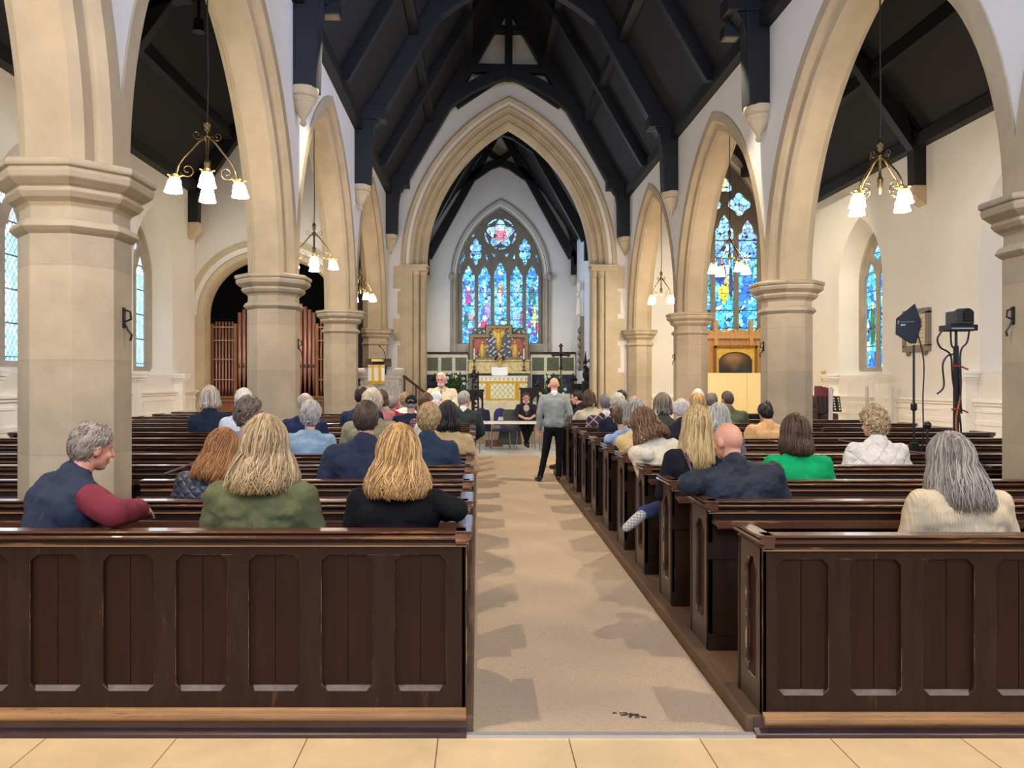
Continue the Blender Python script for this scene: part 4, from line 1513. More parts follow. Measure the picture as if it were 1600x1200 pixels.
# ================================================================== chancel furnishings
dm = mat('dado_dark_curtain', (38, 44, 66), 0.8)
for x0, x1, nm, n in ((-1.95, -.36, 'pulpit side', 3), (2.0, 3.68, 'cross side', 3)):
    r_ = empty('marble_panelling', ((x0 + x1) / 2, EW - .12, FZ2))
    tag(r_, 'cream and green marble wall panelling beside the reredos, ' + nm, 'panelling')
    c = (x1 - x0) / 2
    z1 = 2.78 - FZ2
    b = MB()
    b.box(-c, c, 0, .10, 0, z1 - .03)
    step = 2 * c / n
    for k in range(n + 1):
        x = -c + k * step
        b.box(max(-c, x - .05), min(c, x + .05), -.02, .0, .0, z1 - .03)
    for z, h in ((z1 - .16, .13), (z1 - .80, .14)):
        b.box(-c, c, -.021, 0, z, z + h)
    b.build('marble_frame', MARBLE, r_)
    for k in range(n):
        x = -c + k * step
        b = MB()
        b.box(x + .06, x + step - .06, -.010, .0, z1 - .66, z1 - .17)
        b.build('green_panel', MARBLEG, r_)
    b = MB()
    b.box(-c, c, -.012, -.001, .55, z1 - .80)
    b.build('curtain', dm, r_)
    b = MB()
    b.box(-c, c, -.08, .1, z1 - .03, z1 + .05)
    b.build('dark_ledge', DARKOAK, r_)

# reredos with carved and painted relief
rr_ = empty('reredos', (.80, 28.75, FZ3))
tag(rr_, 'stepped gilt and painted reredos with relief figures behind the altar', 'reredos')


def o2(z):
    return z - FZ3


def step_loop(i):
    w, m = 1.09 - i, .48 - i
    return [(-w, o2(2.50) + i), (w, o2(2.50) + i), (w, o2(3.48) - i), (m, o2(3.48) - i), (m, o2(3.81) - i), (-m, o2(3.81) - i), (-m, o2(3.48) - i), (-w, o2(3.48) - i)]


link_mesh('frame', plate([step_loop(0), step_loop(.11)], .12, XZ(-.08)), mat('carved_gilt_frame', (150, 120, 72), .5, metal=.2, var=(30, .4), bump=(40, .5)), rr_)
link_mesh('frame_edge', plate([step_loop(-.03), step_loop(.012)], .16, XZ(-.07)), DARKOAK, rr_)


def rerfn(U, V):
    rgb = np.ones(U.shape + (3,)) * np.array(lin((74, 80, 92)))
    vine = np.abs(np.sin(U * 17 + 1.6 * np.sin(V * 15)) * np.cos(V * 16 + 1.4 * np.sin(U * 13)))
    rgb[vine > .72] = lin((205, 200, 180))
    rgb[(vine > .45) & (vine < .54)] = lin((150, 130, 84))
    vv = V - o2(2.5)
    fig = [(0, .75, .12, .42, (206, 160, 70)), (-.14, 1.05, .10, .16, (196, 152, 62)), (.14, 1.05, .10, .16, (196, 152, 62)), (0, .8, .05, .38, (232, 196, 110)), (0, 1.14, .05, .07, (190, 120, 80))]
    for s in (-1, 1):
        fig += [(s * .70, .62, .24, .24, (176, 96, 74)), (s * .86, .50, .10, .3, (168, 88, 70)), (s * .62, .36, .12, .36, (205, 172, 110)), (s * .50, .48, .10, .06, (220, 190, 140)), (s * .60, .66, .06, .07, (205, 150, 104))]
    for u, v, a, c, col in fig:
        m = ((U - u) / a) ** 2 + ((vv - v) / c) ** 2 < 1 + .2 * np.sin(U * 60) * np.sin(V * 45)
        rgb[m] = np.array(lin(col)) * (0.75 + .35 * np.sin(U * 120 + V * 20) ** 2)[m][..., None]
    return rgb


color_grid('painted_panel', -.99, .99, o2(2.55), o2(3.74), 150, 100, rerfn, lambda u, v, w: (u, .0 if abs(u) < .4 or v < o2(3.40) else .03, v), attr_mat('painted_relief', .6), rr_)
b = MB()
for s in (-1, 1):   # carved kneeling angels and the winged figure stand in low relief
    b.ell((s * .62, -.01, o2(2.86)), (.10, .05, .32))
    b.ell((s * .60, -.03, o2(3.17)), (.055, .05, .065))
    b.ell((s * .50, -.03, o2(2.98)), (.10, .03, .04))
    b.ell((s * .10, -.01, o2(3.45)), (.10, .03, .22), Euler((0, s * .5, 0)))
b.ell((0, -.02, o2(3.22)), (.11, .06, .40))
b.ell((0, -.04, o2(3.62)), (.055, .05, .07))
b.build('relief_figures', GOLD, rr_, smooth=True)
for s in (-1, 1):
    b = MB()
    b.ell((s * .74, .0, o2(3.12)), (.2, .03, .24), Euler((0, -s * .5, 0)))
    b.ell((s * .84, .0, o2(3.0)), (.09, .025, .3))
    b.build('relief_wing', mat('terracotta_wings', (170, 92, 72), .6, var=(25, .3)), rr_, smooth=True)
b = MB()
b.box(-1.12, 1.12, -.2, .12, o2(2.08), o2(2.50))
b.box(-1.16, 1.16, -.26, .12, o2(2.47), o2(2.52))
b.box(-1.18, 1.18, -.40, .12, o2(2.02), o2(2.09))
b.build('retable', mat('mottled_retable_marble', (214, 190, 128), .4, var=(9, .35)), rr_, bevel=.005)
b = MB()
b.box(-1.10, 1.10, -.3, .12, 0, o2(2.02))
b.build('plinth', mat('green_plinth_marble', (112, 112, 84), .5, var=(7, .3)), rr_)

# altar with embroidered frontal
al = empty('altar', (.90, 27.75, FZ3))
tag(al, 'altar with white and gold embroidered frontal below the reredos', 'altar')
b = MB()
b.box(-.86, .86, -.30, .36, 0, .90)
b.build('altar_block', MARBLE, al)
b = MB()
b.box(-.90, .90, -.36, .38, .90, .935)
b.build('altar_linen', mat('white_linen', (240, 234, 216), .8), al, bevel=.006)


def frontfn(U, V):
    rgb = np.ones(U.shape + (3,)) * np.array(lin((238, 226, 184)))
    g = np.array(lin((214, 164, 44)))
    lat = np.abs(np.sin(U * 17 + V * 15) * np.sin(U * 17 - V * 15))
    rgb[lat < .10] = lin((176, 160, 110))
    rgb[(np.abs(np.abs(U) - .52) < .085)] = g
    rgb[(np.abs(U) <= .6) & (V < .13)] = g
    rgb[V > .74] = lin((236, 226, 200))
    rgb[(V > .66) & (V < .75)] = g * (.8 + .4 * np.sin(U[(V > .66) & (V < .75)] * 260) ** 2)[..., None]
    dots = (np.sin(U * 40) > .8) & (np.abs(V - .82) < .025)
    rgb[dots] = lin((170, 130, 50))
    return rgb


fr = color_grid('frontal', -.88, .88, .03, .905, 180, 100, frontfn, lambda u, v, w: (u, -.345 - .006 * math.cos(u * 40), v), attr_mat('embroidered_cloth', .7), al)
md = fr.modifiers.new('thick', 'SOLIDIFY')
md.thickness = .01
b = MB()
b.box(-1.05, 1.05, -.42, -.0, -.0, .06)
b.build('foot_step', MARBLE, al)
# altar book on its stand
bs = empty('altar_book', (.80, 27.62, FZ3 + .937))
tag(bs, 'open white book propped on a stand at the middle of the altar', 'book')
for s in (-1, 1):
    b = MB()
    b.hexa([(0, 0, .02), (s * .29, -.015, .03), (s * .29, .08, .33), (0, .09, .31), (0, .03, .02), (s * .29, .015, .03), (s * .29, .11, .33), (0, .12, .31)])
    b.build('page_block', mat('white_pages', (240, 236, 222), .8), bs)
b = MB()
b.box(-.24, .24, .0, .16, .0, .02)
b.hexa([(-.2, .06, .0), (.2, .06, .0), (.2, .1, .0), (-.2, .1, .0), (-.2, .12, .3), (.2, .12, .3), (.2, .15, .3), (-.2, .15, .3)])
b.build('stand', GOLD, bs)
for i, (x, lab) in enumerate(((-.12, 'brass candlestick with white candle on the pulpit end of the retable'), (1.72, 'brass candlestick with white candle on the cross end of the retable'))):
    cs = empty('candlestick', (x, 28.46, 2.09))
    tag(cs, lab, 'candlestick', 'candlesticks on the retable')
    b = MB()
    b.lathe([(.085, 0), (.08, .03), (.03, .06), (.02, .1), (.045, .16), (.05, .2), (.02, .25), (.018, .38), (.05, .42), (.075, .44), (.02, .45)], (0, 0, 0), 14)
    b.build('holder', BRASS, cs, smooth=True)
    b = MB()
    b.lathe([(.024, .44), (.024, .84), (.01, .85)], (0, 0, 0), 10)
    b.build('candle', mat('candle_wax', (240, 234, 220), .5), cs)
cr = empty('altar_cross', (.82, 28.45, 2.09))
tag(cr, 'small gilt cross standing on the retable behind the altar book', 'cross')
b = MB()
b.lathe([(.10, 0), (.09, .04), (.04, .07), (.025, .14), (.05, .18), (.025, .22)], (0, 0, 0), 12)
b.box(-.025, .025, -.015, .015, .2, .66)
b.box(-.16, .16, -.015, .015, .44, .49)
b.build('cross', GOLD, cr)
for s in (-1, 1):
    b = MB()
    b.ell((s * .12, -.05, .52), (.06, .05, .07), sub=1)
    b.ell((s * .15, -.04, .45), (.05, .05, .05), sub=1)
    b.build('rosette', mat('bronze_dark', (52, 32, 20), .5, metal=.4), cr)

# choir stall ends, prayer desks and stalls in dark carved oak


def poppy(b, x, y, z, h=.35):
    b.cap((x, y, z), (x, y, z + h * .35), .05, .04, 8)
    b.ell((x, y, z + h * .62), (.095, .06, .11), sub=1)
    for s in (-1, 1):
        b.ell((x + s * .085, y, z + h * .45), (.06, .045, .06), sub=1)
    b.ell((x, y, z + h * .86), (.045, .04, .07), sub=1)


def stall(name, x, y, z, w, h, d, lab, cat, fin=True, back=False):
    s_ = empty(name, (x, y, z))
    tag(s_, lab, cat)
    b = MB()
    b.box(-w / 2, w / 2, 0, d, 0, h * .12)
    b.box(-w / 2, w / 2, 0.01, d - .01, h * .12, h * .86)
    b.box(-w / 2 - .04, w / 2 + .04, -.04, d + .04, h * .86, h * .94)
    for k in range(6):
        x0 = -w / 2 + w * (k + .5) / 6
        b.ell((x0, -.005, h * .5), (w / 16, .04, h * .26), sub=1)
        b.ell((x0, -.02, h * .25), (w / 18, .03, h * .07), sub=1)
    b.build('carved_body', DARKOAK, s_)
    b = MB()
    if fin:
        poppy(b, -w / 2 + .06, d / 2, h * .92)
        poppy(b, w / 2 - .06, d / 2, h * .92)
    else:
        b.box(-w / 2, w / 2, 0, d, h * .93, h * .97)
    b.build('finial', DARKOAK, s_)
    return s_


stall('choir_stall', -1.58, 24.3, FZ1, .55, 1.35, .5, 'dark carved choir stall with tall end, behind the speaker in the beige shirt', 'choir stall')
stall('choir_stall', -.90, 25.05, FZ1, .8, 1.25, .5, 'dark carved choir stall with knob finials between the speaker and the altar', 'choir stall')
stall('choir_stall', 2.35, 25.0, FZ1, .8, 1.15, .5, 'dark carved choir stall behind the head of the standing grey-jumper man', 'choir stall')
stall('choir_stall', 3.30, 24.3, FZ1, .60, 1.35, .5, 'dark carved choir stall beside the chancel arch on the picture side', 'choir stall')
te = empty('stall_end', (-1.75, 23.6, FZ1))
tag(te, 'tall carved dark stall end against the chancel pier, pulpit side', 'stall end')
b = MB()
b.box(-.16, .16, 0, .14, 0, 1.5)
b.ell((0, .07, 1.6), (.16, .08, .2))
b.ell((.05, .05, 1.95), (.13, .09, .25))
b.ell((0, .05, 2.25), (.1, .08, .12))
for k in range(5):
    b.ell((.02, -.01, .3 + .28 * k), (.12, .05, .12), sub=1)
b.build('carved_end', DARKOAK, te)
te = empty('stall_end', (3.42, 23.4, FZ1))
tag(te, 'tall carved dark stall end with pierced finial against the chancel pier, picture side', 'stall end')
b = MB()
b.box(-.22, .22, 0, .14, 0, 1.35)
b.ell((-.02, .06, 1.55), (.2, .09, .22))
for a in range(5):
    b.ell((-.02 + .13 * math.cos(a * 1.26), .05, 1.85 + .13 * math.sin(a * 1.26)), (.08, .06, .08), sub=1)
b.cap((-.12, .06, 1.9), (-.12, .06, 2.25), .05, .01)
for k in range(4):
    b.ell((.06 * (-1) ** k, -.01, .3 + .28 * k), (.14, .05, .12), sub=1)
b.build('carved_end', DARKOAK, te)
# pierced gothic desks left and right of the altar
for x, w, z1, lab in ((-.13, .62, 1.10, 'pulpit side'), (1.60, .62, 1.15, 'picture side')):
    ds = empty('prayer_desk', (x, 22.9, FZ1))
    tag(ds, 'dark pierced gothic prayer desk below the altar, ' + lab, 'prayer desk')
    hs = []
    for k in range(2):
        u0 = -.15 + .3 * k
        hs.append([(u0 - .1, .45), (u0 + .1, .45), (u0 + .1, .75), (u0 + .06, .84), (u0, .9), (u0 - .06, .84), (u0 - .1, .75)])
    link_mesh('pierced_front', plate([[(-w / 2, 0), (w / 2, 0), (w / 2, z1 - .06), (-w / 2, z1 - .06)]] + hs, .05, XZ(0)), DARKOAK, ds)
    b = MB()
    b.box(-w / 2 - .03, w / 2 + .03, -.03, .32, z1 - .06, z1)
    b.box(-w / 2, -w / 2 + .05, 0.05, .3, 0, z1 - .06)
    b.box(w / 2 - .05, w / 2, 0.05, .3, 0, z1 - .06)
    b.build('desk_top', DARKOAK, ds)
sc_ = empty('screen_post', (-.05, 22.3, FZ1 - .12))
tag(sc_, 'tall narrow pierced dark screen post beside the altar frontal', 'screen post')
b = MB()
for x in (-.09, .07):
    b.box(x - .025, x + .025, -.03, .03, 0, 1.55)
for k in range(6):
    z = .2 + .24 * k
    b.box(-.1, .1, -.025, .025, z, z + .05)
    b.ell((-.01, 0, z + .14), (.05, .025, .05), sub=1)
b.box(.05, .09, -.02, .02, 1.5, 1.75)
poppy(b, -.05, 0, 1.5, .25)
b.build('pierced_post', DARKOAK, sc_)
pc = empty('processional_cross', (2.80, 25.75, .55))
tag(pc, 'bronze processional cross on a pole above the choir stalls', 'cross')
b = MB()
b.cap((0, 0, 0), (0, 0, 1.75), .02, .02, 8)
b.build('pole', IRON, pc)
b = MB()
b.box(-.035, .035, -.02, .02, 1.6, 2.35)
b.box(-.24, .24, -.02, .02, 2.02, 2.09)
for x, z in ((-.25, 2.055), (.25, 2.055), (0, 2.36)):
    for dx, dz in ((-.04, 0), (.04, 0), (0, .05), (0, -.04)):
        b.ell((x + dx, 0, z + dz), (.04, .025, .04), sub=1)
b.ell((0, 0, 1.62), (.07, .05, .08), sub=1)
b.build('cross', mat('dark_bronze', (56, 40, 26), .45, metal=.4), pc)
b = MB()
b.lathe([(.14, 0), (.13, .04), (.03, .08), (.02, .2)], (0, 0, 0), 12)
b.build('foot', IRON, pc)
# small statue on a bracket high on the chancel side wall
st = empty('wall_statue', (3.55, 26.9, 3.1))
tag(st, 'carved canopied statue on the chancel side wall, picture side', 'statue')
b = MB()
b.box(0.05, .17, -.15, .15, -1.0, .9)
for k in range(6):
    b.ell((.02, 0, -.9 + .26 * k), (.08, .12, .13), sub=1)
b.build('carved_back', STONE_D, st)
b = MB()
b.cap((0, 0, 1.0), (0.02, 0, 1.5), .1, .07)
b.ell((-.02, 0, 1.66), (.07, .07, .09))
b.ell((.03, 0, 1.95), (.1, .16, .25), sub=1)
b.build('figure', mat('statue_white', (222, 212, 196), .7), st)

# flower arrangements
LEAF = mat('flower_leaves', (58, 92, 38), .55, var=(20, .4))
LEAF2 = mat('pale_leaves', (110, 140, 62), .55, var=(20, .3))
WFL = mat('white_petals', (246, 242, 226), .6)


def leafcloud(b, n, c, rad, rnd, L=.13):
    for k in range(n):
        d = Vector((rnd.gauss(0, 1), rnd.gauss(0, 1), rnd.gauss(0, 1))).normalized()
        p = Vector(c) + Vector((d.x * rad[0], d.y * rad[1], d.z * rad[2])) * rnd.uniform(.35, 1)
        t = (d + Vector((rnd.uniform(-.6, .6), rnd.uniform(-.6, .6), rnd.uniform(-.5, .6)))).normalized()
        s = t.cross(Vector((0, 0, 1))).normalized() * rnd.uniform(.02, .035)
        l = rnd.uniform(.6, 1.2) * L
        v = [b.bm.verts.new(q) for q in (p, p + t * l * .5 + s, p + t * l, p + t * l * .5 - s)]
        b.bm.faces.new(v)


for x, y, z, rad, lab, sd in ((-.62, 21.2, 0.125, (.40, .35, .52), 'large green flower arrangement with white blooms behind the speaker', 3), (2.18, 22.2, 0.125, (.40, .35, .50), 'green and yellow flower arrangement behind the standing man', 8)):
    rnd = random.Random(sd)
    f = empty('flower_arrangement', (x, y, z))
    tag(f, lab, 'flowers')
    b = MB()
    b.lathe([(.16, 0), (.15, .04), (.05, .1), (.04, .7), (.1, .78), (.16, .86), (.16, .92), (.1, .92)], (0, 0, 0), 14)
    b.build('pedestal', IRON, f, smooth=True)
    b = MB()
    leafcloud(b, 620, (0, 0, 1.28), rad, rnd)
    o = b.build('leaves', LEAF, f, fix=False)
    o['kind'] = 'stuff'
    b = MB()
    leafcloud(b, 160, (0.05, -.05, 1.3), rad, rnd)
    o = b.build('pale_leaves', LEAF2, f, fix=False)
    o['kind'] = 'stuff'
    for k in range(9):
        d = Vector((rnd.gauss(0, 1), -abs(rnd.gauss(0, 1)), rnd.gauss(0, 1))).normalized()
        p = Vector((0, 0, 1.28)) + Vector((d.x * rad[0], d.y * rad[1], d.z * rad[2])) * .95
        q = MB()
        for m in range(6):
            a = m * 1.05
            q.ell(p + Vector((.028 * math.cos(a), -.01, .028 * math.sin(a))), (.024, .012, .024), sub=1)
        q.build('bloom', WFL, f)

# ================================================================== table and chairs before the chancel
FT = fz(99)
tb = empty('folding_table', (.80, 17.25, FT))
tag(tb, 'long white folding table standing across the aisle before the chancel', 'table')
b = MB()
b.box(-.85, .85, -.35, .35, .655, .69)
b.build('table_top', mat('white_laminate', (236, 234, 226), .4), tb, bevel=.008)
for x in (-.75, .62):
    for y in (-.28, .28):
        b = MB()
        b.cap((x, y, .01), (x, y, .655), .014, .014, 8)
        b.build('leg', mat('grey_steel', (150, 152, 158), .35, metal=.8), tb)
CHB = mat('blue_chair_fabric', (62, 60, 118), .8, var=(40, .15))
STEEL = mat('grey_steel', (150, 152, 158), .35, metal=.8)


def make_chair():
    r_ = empty('stacking_chair', (0, 0, 0))
    b = MB()
    b.box(-.21, .21, -.22, .20, .42, .47)
    b.build('seat', CHB, r_, bevel=.025)
    me = plate([[(-.14, .55), (.14, .55), (.17, .7), (.15, .86), (.10, .93), (0, .96), (-.10, .93), (-.15, .86), (-.17, .7)]], .05, lambda u, v, w: (u, .20 + w + (v - .5) * .16, v))
    o = link_mesh('backrest', me, CHB, r_)
    md = o.modifiers.new('bevel', 'BEVEL')
    md.width, md.segments = .018, 2
    for sx in (-1, 1):
        for sy in (-1, 1):
            b = MB()
            b.cap((sx * .20, sy * .19, .42), (sx * .22, sy * .24, .012), .012, .012, 8)
            b.build('leg', STEEL, r_)
    b = MB()
    for sx in (-1, 1):
        b.tube([(sx * .18, .19, .43), (sx * .17, .22, .6), (sx * .15, .27, .82)], .011, 8)
    b.build('back_frame', STEEL, r_)
    return r_


chs = make_chair()
chs.location = (.55, 18.15, FT)
tag(chs, 'blue fabric chair facing us behind the table, a grey coat over its back', 'chair', 'blue chairs behind the table')
c2 = dup(chs, (.02, 18.2, FT), R(-14))
tag(c2, 'blue fabric steel chair at the pulpit end of the table, a dark jacket over it', 'chair', 'blue chairs behind the table')
c3 = dup(chs, (1.12, 18.25, FT), R(4))
tag(c3, 'blue fabric steel chair the woman in the dark cardigan sits on', 'chair', 'blue chairs behind the table')


def coat(x, y, z, rz, w, h, m, name, lab, sd):
    rnd = random.Random(sd)
    b = MB()
    rings = []
    for k in range(13):
        t = k / 12
        zz = z + .92 - h * t
        hw = w * (.5 + .35 * t) * (1 - .25 * max(0, .12 - t) / .12)
        ring = []
        for q in range(28):
            a = 2 * PI * q / 28
            rr = 1 + .10 * math.sin(5 * a + 3 * t + sd) * t
            ring.append((hw * math.cos(a) * rr, (.085 + .03 * t) * math.sin(a) * rr + .27 - .12 * t, zz - z))
        rings.append(ring)
    b.rings(rings)
    o = b.build(name, m, None, smooth=True)
    o.location = (x, y, z)
    o.rotation_euler = (0, 0, rz)
    tag(o, lab, 'coat')


coat(.80, 18.12, FT, R(6), .34, .82, mat('grey_green_coat', (92, 88, 82), .9, var=(15, .25)), 'draped_coat', 'grey coat draped over the chair back beside the seated woman', 2)
coat(.10, 18.0, FT, R(-20), .20, .50, mat('navy_jacket_cloth', (30, 36, 62), .9, var=(15, .25)), 'draped_jacket', 'navy jacket draped over the chair at the pulpit end of the table', 5)
b = MB()
b.tube([(-.06, 0, 0), (-.045, 0, .11), (.045, 0, .11), (.06, 0, 0)], .006, 6)
b.box(-.05, .05, -.003, .003, .03, .1)
o = b.build('name_card', mat('clear_card', (190, 186, 176), .3))
o.location = (.52, 17.2, FT + .692)
tag(o, 'small pale card holder standing on the white table', 'card holder')
b = MB()
b.box(-.22, .22, -.01, .1, 0, .16)
o = b.build('terracotta_step', mat('terracotta', (160, 96, 70), .7))
o.location = (.40, 18.75, FT)
tag(o, 'terracotta block on the floor behind the blue chair', 'block')
b = MB()
b.box(-.75, 2.4, 19.6, 20.0, FT - .02, FT + .52)
b.box(-.8, 2.45, 19.55, 20.05, FT + .50, FT + .56)
o = b.build('chancel_kerb', mat('mottled_marble_kerb', (186, 172, 140), .45, var=(5, .3)), None, bevel=.01)
struct(o, 'low mottled marble wall before the chancel steps')

# ================================================================== picture-side chapel
pn = empty('oak_screen', (7.25, 21.55, 0.12))
tag(pn, 'light oak panelled screen with carved cresting behind the gilt picture', 'screen')
b = MB()
b.box(-.86, .86, .05, .16, 0, 2.86)
for k in range(15):
    x = -.84 + .12 * k
    b.box(x - .02, x + .02, .02, .06, 0, 2.80)
b.box(-.9, .9, -.04, .2, 2.80, 2.90)
b.box(-.88, .88, -.0, .2, 2.86, 3.0)
b.build('boarding', OAK, pn, bevel=.004)
for x in (-.56, .42):
    q = MB()
    q.box(x - .05, x + .05, -.05, .06, 2.5, 3.32)
    q.build('post', OAK, pn)
b = MB()
rnd = random.Random(2)
for k in range(26):
    x = -.86 + .068 * k
    b.ell((x, .08, 3.03 + .03 * math.sin(k * 1.7)), (.045, .03, .04), Euler((0, k, 0)), sub=1)
b.build('gilt_cresting', GOLD, pn)
fr_ = empty('gilt_picture', (7.22, 21.52, 1.05))
tag(fr_, 'arched dark painting in a heavy gilt frame on the oak screen', 'picture')
w2, h2 = .60, 1.66
inner = [(-.47, .12), (.47, .12), (.47, 1.28)] + [(.47 * math.cos(R(a)), 1.22 + .28 * math.sin(R(a))) for a in range(12, 180, 12)] + [(-.47, 1.28)]
link_mesh('frame', plate([[(-w2, 0), (w2, 0), (w2, h2), (-w2, h2)], inner], .06, XZ(-.04)), GOLD, fr_)
b = MB()
for a in ((-w2, -w2 + .06, 0, h2), (w2 - .06, w2, 0, h2), (-w2, w2, h2 - .06, h2), (-w2, w2, 0, .06)):
    b.box(a[0], a[1], -.075, -.02, a[2], a[3])
b.box(-w2 - .03, w2 + .03, -.06, -.02, h2 - .02, h2 + .02)
b.build('frame_moulding', mat('dark_gilt', (140, 96, 34), .45, metal=.5, var=(40, .5), bump=(60, .6)), fr_)


def paintfn(U, V):
    rgb = np.ones(U.shape + (3,)) * np.array(lin((38, 32, 30)))
    n = np.sin(U * 9 + 2 * np.sin(V * 7)) * np.cos(V * 8 + np.sin(U * 11))
    rgb *= (1 + .35 * n)[..., None]
    for u, v, a, c, col, s in ((-.05, 1.32, .26, .16, (164, 124, 76), 1), (-.02, 1.15, .10, .16, (120, 88, 60), 1), (.06, .62, .07, .16, (150, 104, 76), 1), (.2, .66, .05, .14, (160, 130, 104), 1), (-.25, .6, .08, .05, (176, 140, 96), 1), (.0, .55, .12, .08, (120, 84, 52), 1), (.3, .95, .16, .2, (52, 54, 50), 1)):
        t = np.exp(-((U - u) / a) ** 2 - ((V - v) / c) ** 2)[..., None]
        rgb = rgb * (1 - t) + np.array(lin(col)) * t
    return rgb


color_grid('painting', -.47, .47, .12, 1.5, 60, 80, paintfn, lambda u, v, w: (u, -.0, v), attr_mat('oil_paint', .5), fr_)
bd = empty('display_board', (7.02, 20.9, 0.12))
tag(bd, 'large plain cream display board standing before the gilt picture', 'board')
for x0, x1 in ((-.78, .32), (.325, .80)):
    b = MB()
    b.box(x0, x1, 0, .03, .05, 1.83)
    b.build('board_panel', mat('cream_board', (236, 214, 156), .7), bd)
for x in (-.7, .7):
    b = MB()
    b.box(x - .02, x + .02, -.15, .18, 0, .05)
    b.build('foot', OAK, bd)

tab = empty('memorial_tablet', (WRX - .02, 14.9, 2.30))
tag(tab, 'grey framed memorial tablet on the white wall behind the black antenna', 'tablet')
b = MB()
for q in ((-.44, .44, 0, .12), (-.44, .44, .72, .82), (-.44, -.34, .1, .75), (.34, .44, .1, .75)):
    b.box(-.05, .02, q[0], q[1], q[2], q[3])
b.ell((-.02, -.28, -.03), (.03, .06, .06))
b.ell((-.02, .28, -.03), (.03, .06, .06))
b.build('stone_frame', mat('grey_tablet_stone', (128, 118, 104), .7, var=(8, .2)), tab)
b = MB()
b.box(-.02, .02, -.35, .35, .1, .75)
b.build('inscribed_slab', mat('cream_slab', (212, 192, 156), .5), tab)
b = MB()
for k in range(7):
    b.box(-.024, -.018, -.26, .26 - .04 * (k % 3), .18 + .075 * k, .19 + .075 * k)
b.build('inscription', mat('inscription_line', (120, 104, 84), .8), tab)
sw = empty('switch_plate', (WRX - .0, 18.95, 1.86))
tag(sw, 'small square brass switch plate on the white wall beyond the lancet window', 'switch plate')
b = MB()
b.box(-.025, .0, -.12, .12, -.12, .12)
b.build('plate', mat('tan_plate', (206, 170, 116), .5), sw, bevel=.006)
b = MB()
b.box(-.035, -.02, -.02, .02, -.05, .05)
b.build('toggle', BRASS, sw)

# clutter near the front of the picture-side aisle
ms = empty('music_stand', (7.30, 15.9, 0.12))
tag(ms, 'black perforated music stand in front of the white dado', 'music stand')
hl = []
for i in range(5):
    for j in range(5):
        u, v = -.21 + .095 * i + .02, .99 + .055 * j + .02
        hl.append([(u, v), (u + .035, v), (u + .035, v + .028), (u, v + .028)])
link_mesh('desk', plate([[(-.24, .97), (.24, .97), (.24, 1.29), (-.24, 1.29)]] + hl, .012, lambda u, v, w: (u, w + (v - 1) * .3, v)), BLACK, ms)
b = MB()
b.cap((0, .06, .15), (0, .06, 1.05), .012, .012, 8)
b.build('pole', BLACK, ms)
for k in range(3):
    a = k * 2 * PI / 3 + .5
    b = MB()
    b.cap((0, .06, .2), (.28 * math.cos(a), .06 + .28 * math.sin(a), .012), .01, .01, 8)
    b.build('leg', BLACK, ms)
bf = empty('burgundy_chair_stack', (7.66, 16.75, 0.12))
tag(bf, 'burgundy chair backs stacked upright behind the music stand', 'stacked chair')
for k in range(4):
    b = MB()
    b.hexa([(-.20 + .08 * k, 0 + .05 * k, .9), (-.10 + .08 * k, 0 + .05 * k, .9), (-.10 + .08 * k, .3, .9), (-.20 + .08 * k, .3, .9), (-.19 + .08 * k, 0.05, 1.5 - .02 * k), (-.10 + .08 * k, 0.05, 1.5 - .02 * k), (-.10 + .08 * k, .3, 1.5 - .02 * k), (-.19 + .08 * k, .3, 1.5 - .02 * k)])
    b.build('chair_back', mat('burgundy_fabric', (112, 48, 58), .8, var=(30, .2)), bf, bevel=.02)
b = MB()
b.box(-.2, .25, .05, .4, 0, .9)
b.build('stack_base', mat('dark_grey_cloth', (62, 58, 60), .8), bf, bevel=.04)
GLS = bpy.data.materials.new('clear_acrylic')
GLS.use_nodes = True
_b = GLS.node_tree.nodes['Principled BSDF']
_b.inputs['Base Color'].default_value = (.86, .88, .86, 1)
_b.inputs['Alpha'].default_value = .16
_b.inputs['Roughness'].default_value = .12
for x, y, w, lab, rz in ((8.05, 16.25, .55, 'clear acrylic screen leaning by the white dado', 14), (8.2, 15.5, .40, 'clear acrylic screen beside the capped wall post', -8)):
    ac = empty('acrylic_screen', (x, y, 0.12), R(rz))
    tag(ac, lab, 'clear screen')
    b = MB()
    b.hexa([(-w / 2, 0, 0), (w / 2, 0, 0), (w / 2, .01, 0), (-w / 2, .01, 0), (-w / 2 + .06, .05, 1.55), (w / 2, .05, 1.55), (w / 2, .06, 1.55), (-w / 2 + .06, .06, 1.55)])
    b.build('sheet', GLS, ac)
    b = MB()
    b.box(-w / 2, w / 2, -.1, .1, 0, .03)
    b.box(w / 2 - .03, w / 2, .0, .07, 0, 1.5)
    b.build('foot', mat('pale_plastic', (206, 204, 198), .5), ac)
wp = empty('white_post', (7.22, 15.7, .12))
tag(wp, 'slim white post standing before the burgundy chair backs', 'post')
b = MB()
b.box(-.03, .03, -.03, .03, 0, 1.48)
b.box(-.05, .05, -.05, .05, 0, .05)
b.build('post', mat('white_post_paint', (206, 200, 206), .5), wp)
am = empty('equipment_stand', (6.98, 16.6, .12))
tag(am, 'dark wire stand with equipment beside the second pillar', 'equipment stand')
b = MB()
b.box(-.2, .4, 0, .5, 0, 1.02)
b.ell((.25, .2, 1.1), (.16, .18, .28))
b.build('cover', mat('dark_grey_cloth', (62, 58, 60), .8), am, bevel=.05)
b = MB()
for k in range(5):
    b.tube([(-.1 + .05 * k, 0, 1.0), (-.12 + .06 * k, 0, 1.25), (-.05 + .03 * k, .02, 1.40)], .006, 5)
b.build('wires', BLACK, am)
bx_ = MB()
bx_.box(-.26, .26, -.12, .12, 0, .09)
